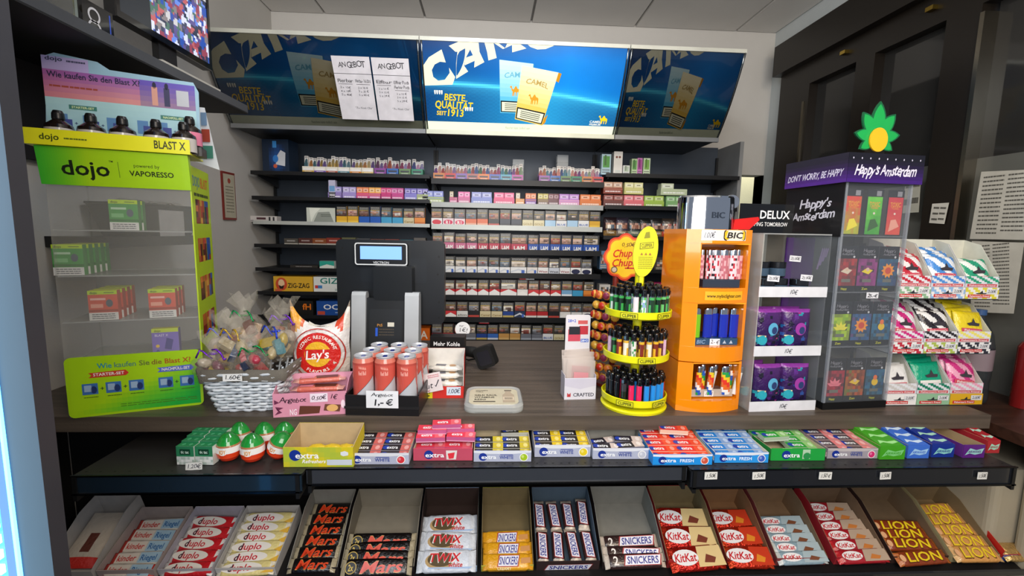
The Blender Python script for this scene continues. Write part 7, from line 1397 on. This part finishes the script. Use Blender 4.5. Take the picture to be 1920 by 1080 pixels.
me = bar_mesh('chocolate_bar', .098, .033, .016, '#33201e', '#b8a898', snk(0, 0), finl=.006)
for r_ in range(2):
    for c_ in range(4):
        put(me, 'chocolate_bar', M9, -W9/2+W9*(c_+.5)/4, .052+.088*r_, .012+.004*r_+(.008 if (r_, c_) == (1, 3) else 0), 'brown bar with blue letters lying lengthwise, %s row, %s from the left' % (('front', 'back')[r_], ORD[c_]), 'chocolate bar', 'lengthwise brown bars', R(0), R(4), R(-90+random.uniform(-4, 4)))
M10, W10 = cbox('sweet_box', 1102, 1206, .026, .074, '#2e1e1c', '#84827a', lambda f, W, H: f.text('24 x 80 g', W*.25, H*.5, H*.3, '#b8b0a8', 1, W*.3), 'dark box of three brown double bars, grey cardboard behind')
me = bar_mesh('chocolate_bar', W10-.006, .036, .017, '#33201e', '#c8b8a8', snk(1, 0), finl=.006)
for k, (y, z) in enumerate(((.006, .018), (.024, .020), (.062, .014))): put(me, 'chocolate_bar', M10, 0, y, z, 'brown double bar with a white 2, %s' % ('front one', 'second from the front', 'set back alone')[k], 'chocolate bar', 'brown double bars', R(22), 0, R((1, -2, 2)[k]))
def kk(bg, alt, pic='#c88a4a', s=.20):
    def art(f, L_, W):
        f.poly([(L_*.5, 0), (L_, 0), (L_, W), (L_*.56, W)], alt, 1); f.ell(L_*.30, W*.5, L_*s, W*.40, '#f0ecea', 2); f.text('KitKat', L_*.30, W*.5, W*.40, '#c81f2a', 3, L_*s*1.7, 1, .2); f.poly([(L_*.62, W*.2), (L_*.8, W*.15), (L_*.86, W*.4), (L_*.7, W*.6)], pic, 2)
    return art
M11, W11 = cbox('sweet_box', 1208, 1301, .028, .074, '#a8262a', '#7a6a4a', None, 'red and white box of large red and cream bars')
me = bar_mesh('chocolate_bar', W11-.004, .062, .020, '#b82018', '#d83a22', kk(0, '#e0c48a', '#7a3a2a', .24), 'foil', finl=.012); stack('chocolate_bar', me, M11, 3, .010, .058, .014, .0015, 'large red and cream wrapped bar, %s', 'chocolate bar', 'large red and cream bars', rx=12, jit=4)
M12, W12 = cbox('sweet_box', 1304, 1380, .028, .074, '#8a2422', '#8a6442', lambda f, W, H: f.rect(0, 0, W*.3, H, '#6a1a1c', 1), 'cardboard box of glossy orange red bars')
me = bar_mesh('chocolate_bar', W12-.004, .058, .018, '#c8301a', '#e04820', kk(0, '#c83a1e', '#e08a2a', .30), 'foil', finl=.008); stack('chocolate_bar', me, M12, 3, .012, .056, .012, .001, 'glossy orange red wrapped bar, %s', 'chocolate bar', 'glossy orange red bars', rx=10)
M13, W13 = cbox('sweet_box', 1385, 1470, .028, .074, '#8a3a3a', '#82664a', lambda f, W, H: f.rect(W*.3, H*.1, W*.34, H*.9, '#e0dcd8', 1), 'cardboard box of pale blue and white bars')
me = bar_mesh('chocolate_bar', W13-.005, .034, .015, '#8fa6b0', '#c8ccc8', kk(0, '#a8b8bc', '#7a4a30', .20), finl=.006); stack('chocolate_bar', me, M13, 5, .008, .026, .013, .001, 'pale blue bar with a white oval, %s', 'chocolate bar', 'pale blue bars')
M14, W14 = cbox('sweet_box', 1482, 1570, .028, .074, '#a8202a', '#7a6048', lambda f, W, H: (f.rect(W*.2, 0, W*.9, H, '#4a1a1e', 1), f.rect(W*.3, H*.2, W*.8, H*.35, '#d8ccc8', 2), f.rect(W*.3, H*.55, W*.8, H*.7, '#d8ccc8', 2)), 'cardboard box of dark red bars with white ovals')
me = bar_mesh('chocolate_bar', W14-.005, .036, .016, '#a81f2a', '#c0262c', kk(0, '#b8a08a', '#c87a3a', .20), finl=.006); stack('chocolate_bar', me, M14, 6, .008, .029, .014, .001, 'dark red bar with a white oval, %s', 'chocolate bar', 'dark red bars')
def lion(c): return lambda f, L_, W: (f.text('LION', L_*.52, W*.5, W*.84, '#5a2a14', 2, L_*.70, 1, .15), f.text('LION', L_*.52, W*.54, W*.76, c, 3, L_*.68, 1, .15), f.ell(L_*.1, W*.5, L_*.05, W*.3, '#e8b080', 2))
M15, W15 = cbox('sweet_box', 1576, 1668, .026, .074, '#3a241c', '#776148', None, 'dark box of brown bars with yellow letters')
me = bar_mesh('chocolate_bar', W15-.006, .036, .018, '#8a3a1c', '#b8642a', lion('#f0d01e'), finl=.006)
for k, (y, z) in enumerate(((.002, .012), (.040, .012), (.066, .015), (.090, .018))): put(me, 'chocolate_bar', M15, 0, y, z, 'brown bar with big yellow letters, %s' % ('front one' if k == 0 else ORD[k]+' from the front'), 'chocolate bar', 'brown bars with yellow letters', R(16), 0, R((3, -2, 1, -2)[k]))
M16, W16 = cbox('sweet_box', 1673, 1752, .026, .074, '#b8a878', '#7d6a4c', lambda f, W, H: f.rect(W*.1, H*.2, W*.9, H*.4, '#a0824a', 1), 'pale box of light orange bars with yellow letters')
me = bar_mesh('chocolate_bar', W16-.004, .042, .018, '#d89a54', '#e0b478', lion('#f0cc2a'), finl=.006); stack('chocolate_bar', me, M16, 5, .006, .033, .016, .001, 'light orange bar with big yellow letters, %s', 'chocolate bar', 'light orange bars', rx=12)
M17, W17 = cbox('sweet_box', 1756, 1870, .026, .074, '#b81e1e', '#b5ada0', lambda f, W, H: f.rect(0, 0, W*.5, H, '#3a5ab0', 1), 'last box with a red side and gold bars at the far right', sideart=None)
me = bar_mesh('chocolate_bar', W17-.010, .05, .016, '#c8a468', '#d8b87a', lambda f, L_, W: (f.poly([(L_*.2, W*.2), (L_*.7, W*.1), (L_*.8, W*.6), (L_*.3, W*.8)], '#a0682a', 1),), 'foil', finl=.006); stack('chocolate_bar', me, M17, 4, .012, .040, .012, .001, 'gold brown bar at the far right, %s', 'chocolate bar', 'gold brown bars', rx=10)
x17 = PY(1756, 920, 1.262).x; mb = MB(); mb.prism([(.0, .0), (.2, .0), (.2, .088), (.0, .042)], -.0008, .0008, '#c0201c', 'print', 'x'); f = mb.fr((-.0008, .2, 0), (0, -1, 0), (0, 0, 1)); f.rect(.14, .005, .17, .03, '#3a5ab0', 1); f.text('25', .155, .018, .012, '#f0f0f0', 2, .02); o = mb.build('red_divider', label='red cardboard divider with a blue and white number, far right', cat='divider'); o.matrix_world = MC @ Matrix.Translation((x17-.0035, 0, .0005))
# ================================================================ upper left: wall shelf with monitor, case, boxes
WSZ = 1.925
bp = PY(465, 214, 1.80); bx = bp.x; bz = bp.z
sb = thing('wall_board', 'long grey wall shelf high at the left carrying the monitor', 'shelf', (WX0, 0, 0))
mb = MB(); mb.box(0.001, bx-WX0, .60, 1.80, bz, bz+.004, '#0c0c0d', 'rubber'); mb.build('underside', sb)  # sheet coloured black for the shade under the board
mb = MB(); mb.box(.001, bx-WX0, .60, 1.80, bz+.0045, bz+.03, '#4a4c50', 'shelfmetal'); mb.build('board', sb)
mb = MB(); mb.box(.001, .02, .60, 1.80, bz-.25, bz-.0005, '#0e0e10', 'rubber'); mb.build('wall_shadow_sheet', sb)  # black sheet added for the shadow on the wall below the board
tp_ = bz+.031
Tx = -1.0; ty1 = PX(397, 133, Tx); tv = thing('monitor', 'black flat monitor showing a surveillance picture on the high shelf', 'monitor', (Tx, ty1.y, 0))
tz0 = ty1.z; TWd = .42; THt = .28
mb = MB(); mb.box(-.03, -.002, -TWd, 0, tz0, tz0+THt, '#0f0f11', 'plastic'); mb.box(-.002, .003, -TWd, 0, tz0, tz0+.018, '#121214', 'gloss'); mb.box(-.002, .003, -.012, 0, tz0+.018, tz0+THt, '#121214', 'gloss'); mb.box(-.002, .003, -TWd, -TWd+.012, tz0+.018, tz0+THt, '#121214', 'gloss'); mb.box(-.002, .003, -TWd, 0, tz0+THt-.012, tz0+THt, '#121214', 'gloss'); mb.build('casing', tv)
mb = MB(); f = mb.fr((.0, -TWd+.012, tz0+.018), (0, 1, 0), (0, 0, 1)); SW, SH = TWd-.024, THt-.03
rnd = random.Random(4); cells = [(rnd.random(), rnd.random(), rnd.choice(['#1a3a8a', '#5a7ac8', '#8a2a2a', '#b84a3a', '#c8c0b0', '#3a5a3a', '#1a1a20', '#7a6a5a', '#d8d8e8', '#4a3a6a', '#2a2a30'])) for _ in range(420)]
def scr(u, v):
    if u < .30: return '#23262a'
    b = min(cells, key=lambda p: ((u-p[0])*1.8)**2+(v-p[1])**2); return mixc(b[2], '#4a5a8a', .3)
f.grid(0, 0, SW, SH, 60, 34, scr, 0, 'screen'); mb.build('screen', tv)
mb = MB(); mb.box(-.03, -.01, -TWd*.5-.04, -TWd*.5+.04, tp_+.006, tz0, '#0e0e10', 'plastic'); mb.box(-.09, .06, -TWd*.5-.12, -TWd*.5+.12, tp_, tp_+.006, '#0e0e10', 'plastic'); mb.build('stand', tv)
def onb(px, py, X): return PX(px, py, X)
def bbox(nm, lab, cat, x0, x1, y0, y1, z0, z1, c, m='print', art=None):
    mb = MB(); mb.box(x0, x1, y0, y1, z0, z1, c, m)
    if art: art(mb.fr((x1, y0, z0), (0, 1, 0), (0, 0, 1)), y1-y0, z1-z0)
    return mb.build(nm, label=lab, cat=cat)
a = PX(345, 128, -.965); b = PX(452, 205, -.965)
bbox('router_box', 'white router with two green lights at the end of the high shelf', 'router', -.99, -.962, 1.45, 1.74, tp_, tp_+.035, '#b9b6ac', 'plastic', lambda f, W, H: (f.ell(W*.86, H*.5, .003, .003, '#30ff60', 1, 'led'), f.ell(W*.90, H*.5, .003, .003, '#30ff60', 1, 'led'), f.rect(W*.3, H*.2, W*.33, H*.8, '#4a4a4a', 1)))
bbox('dark_box', 'flat black box beside the white router on the high shelf', 'box', -1.03, -.97, 1.295, 1.44, tp_, tp_+.03, '#141416', 'plastic')
bbox('speaker_box', 'black box with a white logo between the clear case and monitor', 'speaker', -1.10, -.968, 1.195, 1.285, tp_, tp_+.085, '#101013', 'gloss', lambda f, W, H: (ringf2(f, W*.32, H*.62, .014, .018, '#c8c8cc'), ringf2(f, W*.32, H*.32, .016, .020, '#c8c8cc'), f.rect(W*.8, H*.2, W*.84, H*.9, '#3a5ac8', 1))) if False else None
def ringf2(f, cx, cy, r0, r1, c, n=20):
    for i in range(n):
        a, b = 2*math.pi*i/n, 2*math.pi*(i+1)/n; f.poly([(cx+r0*math.cos(a), cy+r0*math.sin(a)), (cx+r1*math.cos(a), cy+r1*math.sin(a)), (cx+r1*math.cos(b), cy+r1*math.sin(b)), (cx+r0*math.cos(b), cy+r0*math.sin(b))], c, 1)
bbox('speaker_box', 'black box with a white ring logo between the clear case and monitor', 'speaker', -1.10, -.968, 1.195, 1.285, tp_, tp_+.085, '#101013', 'gloss', lambda f, W, H: (ringf2(f, W*.36, H*.66, .013, .018, '#c8c8cc'), ringf2(f, W*.36, H*.3, .015, .020, '#c8c8cc'), f.rect(W*.86, H*.2, W*.9, H*.9, '#3a5ac8', 1)))
# clear case with yellow items and a printed slip
cs_ = thing('clear_case', 'clear acrylic case of yellow and grey packets with a printed slip', 'case', (0, 0, 0))
mb = MB(); mb.box(-1.10, -.972, .88, 1.185, tp_, tp_+.25, '#c8ccc8', 'clear'); mb.build('case_body', cs_)
mb = MB(); mb.box(-.9715, -.9705, 1.01, 1.115, tp_+.075, tp_+.17, '#d8d8da', 'paper'); f = mb.fr((-.9705, 1.01, tp_+.075), (0, 1, 0), (0, 0, 1)); f.text('VAPE TESTEN', .052, .05, .011, '#2a2a30', 1, .085, m='paper'); f.text('NUR AN DER KASSE', .052, .028, .008, '#2a2a30', 1, .085, m='paper'); mb.build('printed_slip', cs_)
mb = MB(); mb.box(-.974, -.970, 1.177, 1.185, tp_, tp_+.25, '#aab4ae', 'steel'); mb.build('case_edge', cs_)
for k in range(16):
    rr = random.Random(k); mb = MB(); s_ = rr.uniform(.012, .02); blob(mb, 0, 0, 0, s_, rr.choice(['#c8b02a', '#d8b82a', '#2a2a3a', '#a8a8a0', '#8a7a3a', '#d8d0c0']), 'film', 1.2, 1.2, .8, 8, 6, .15, k)
    mb.build('wrapped_sweet', label='wrapped sweet in the high clear case, %s layer, %s from the left' % (('lower', 'middle', 'upper')[k//6], ORD[k % 6]), cat='sweet', group='sweets in the clear case', loc=(-.985-.09*(k % 3)/3-.015, .93+.062*(k % 4)+.01*(k//8), tp_+.02+.03*(k//6)))
# ---------------- wall shelf seen through the green display, with a black basket
w0 = PX(372, 476, -1.06); 
mb = MB(); mb.box(WX0+.001, -1.06, 1.32, 1.78, 1.385, 1.415, '#1a1a1c', 'plastic'); mb.build('low_wall_board', label='dark wall shelf seen through the clear green topped display', cat='shelf')
bb = thing('plastic_basket', 'black plastic basket of bags on the dark wall shelf, paper hanging', 'basket', (-1.14, 1.60, 1.4155))
mb = MB(); mb.add([(-.05, -.13, 0), (.05, -.13, 0), (.05, .13, 0), (-.05, .13, 0), (-.07, -.16, .1), (.07, -.16, .1), (.07, .16, .1), (-.07, .16, .1)], [(0, 3, 2, 1), (0, 1, 5, 4), (1, 2, 6, 5), (2, 3, 7, 6), (3, 0, 4, 7)], '#141416', 'plastic'); mb.build('body', bb)
mb = MB(); mb.tube([(-.07, -.16, .1), (.07, -.16, .1), (.07, .16, .1), (-.07, .16, .1), (-.07, -.16, .1)], .004, '#1c1c1e', 'plastic', 6); mb.build('rim', bb)
mb = MB(); mb.box(.071, .0725, -.06, .06, .0, .085, '#b8b4b0', 'paper'); mb.build('paper_sheet', bb)
for k in range(6):
    mb = MB(); blob(mb, 0, 0, 0, .036, ['#8a7a3a', '#6a2a2a', '#a89a8a', '#5a6a3a', '#8a5a2a', '#b8b0a0'][k], 'cello', 1, 1.1, .9, 10, 7, .2, k); blob(mb, 0, 0, -.003, .022, ['#8a7a3a', '#8a2a2a', '#a89a8a', '#5a6a3a', '#8a5a2a', '#b8b0a0'][k], 'film', 1, 1.1, .9, 10, 7, .2, k+9)
    mb.build('sweet_bag', label='wrapped sweet bag in the black basket, %s along the wall' % ORD[k], cat='sweet bag', group='bags in the black basket', loc=(-1.14, 1.50+.045*k, 1.4155+.085))
# ================================================================ drinks cooler at the left edge
e0 = PY(94, 700, .625); cl = thing('drinks_cooler', 'dark framed drinks cooler with glowing blue light strip, left edge', 'cooler', (e0.x, .60, 0))
mb = MB(); mb.box(-.040, 0, -.0, .024, .0, 2.1, '#35353a', 'plastic'); mb.build('door_frame', cl)
mb = MB(); mb.box(-.50, -.20, .052, .10, 0, 2.1, '#17181b', 'plastic'); mb.build('cabinet_side', cl)
mb = MB(); mb.box(-.50, -.09, .02, .024, .0, 2.1, '#5a7a9a', 'pane'); mb.build('door_glass', cl)
mb = MB(); mb.box(-.0445, -.041, -.003, .003, .02, 2.05, '#4fb4ff', 'led'); mb.build('light_strip', cl)
mb = MB(); mb.box(-.058, -.0455, -.001, .016, .02, 2.05, '#2a4a8a', 'gloss'); mb.build('inner_seal', cl)
mb = MB()
for k in range(90): mb.box(-.074, -.066, -.002, .004, .05+k*.022, .062+k*.022, '#b8dcff', 'led')
mb.build('light_dots', cl, kind='stuff')
mb = MB(); mb.box(-.09, -.0625, .004, .018, .0, 2.05, '#2f8fd8', 'screen'); mb.build('lit_panel', cl)
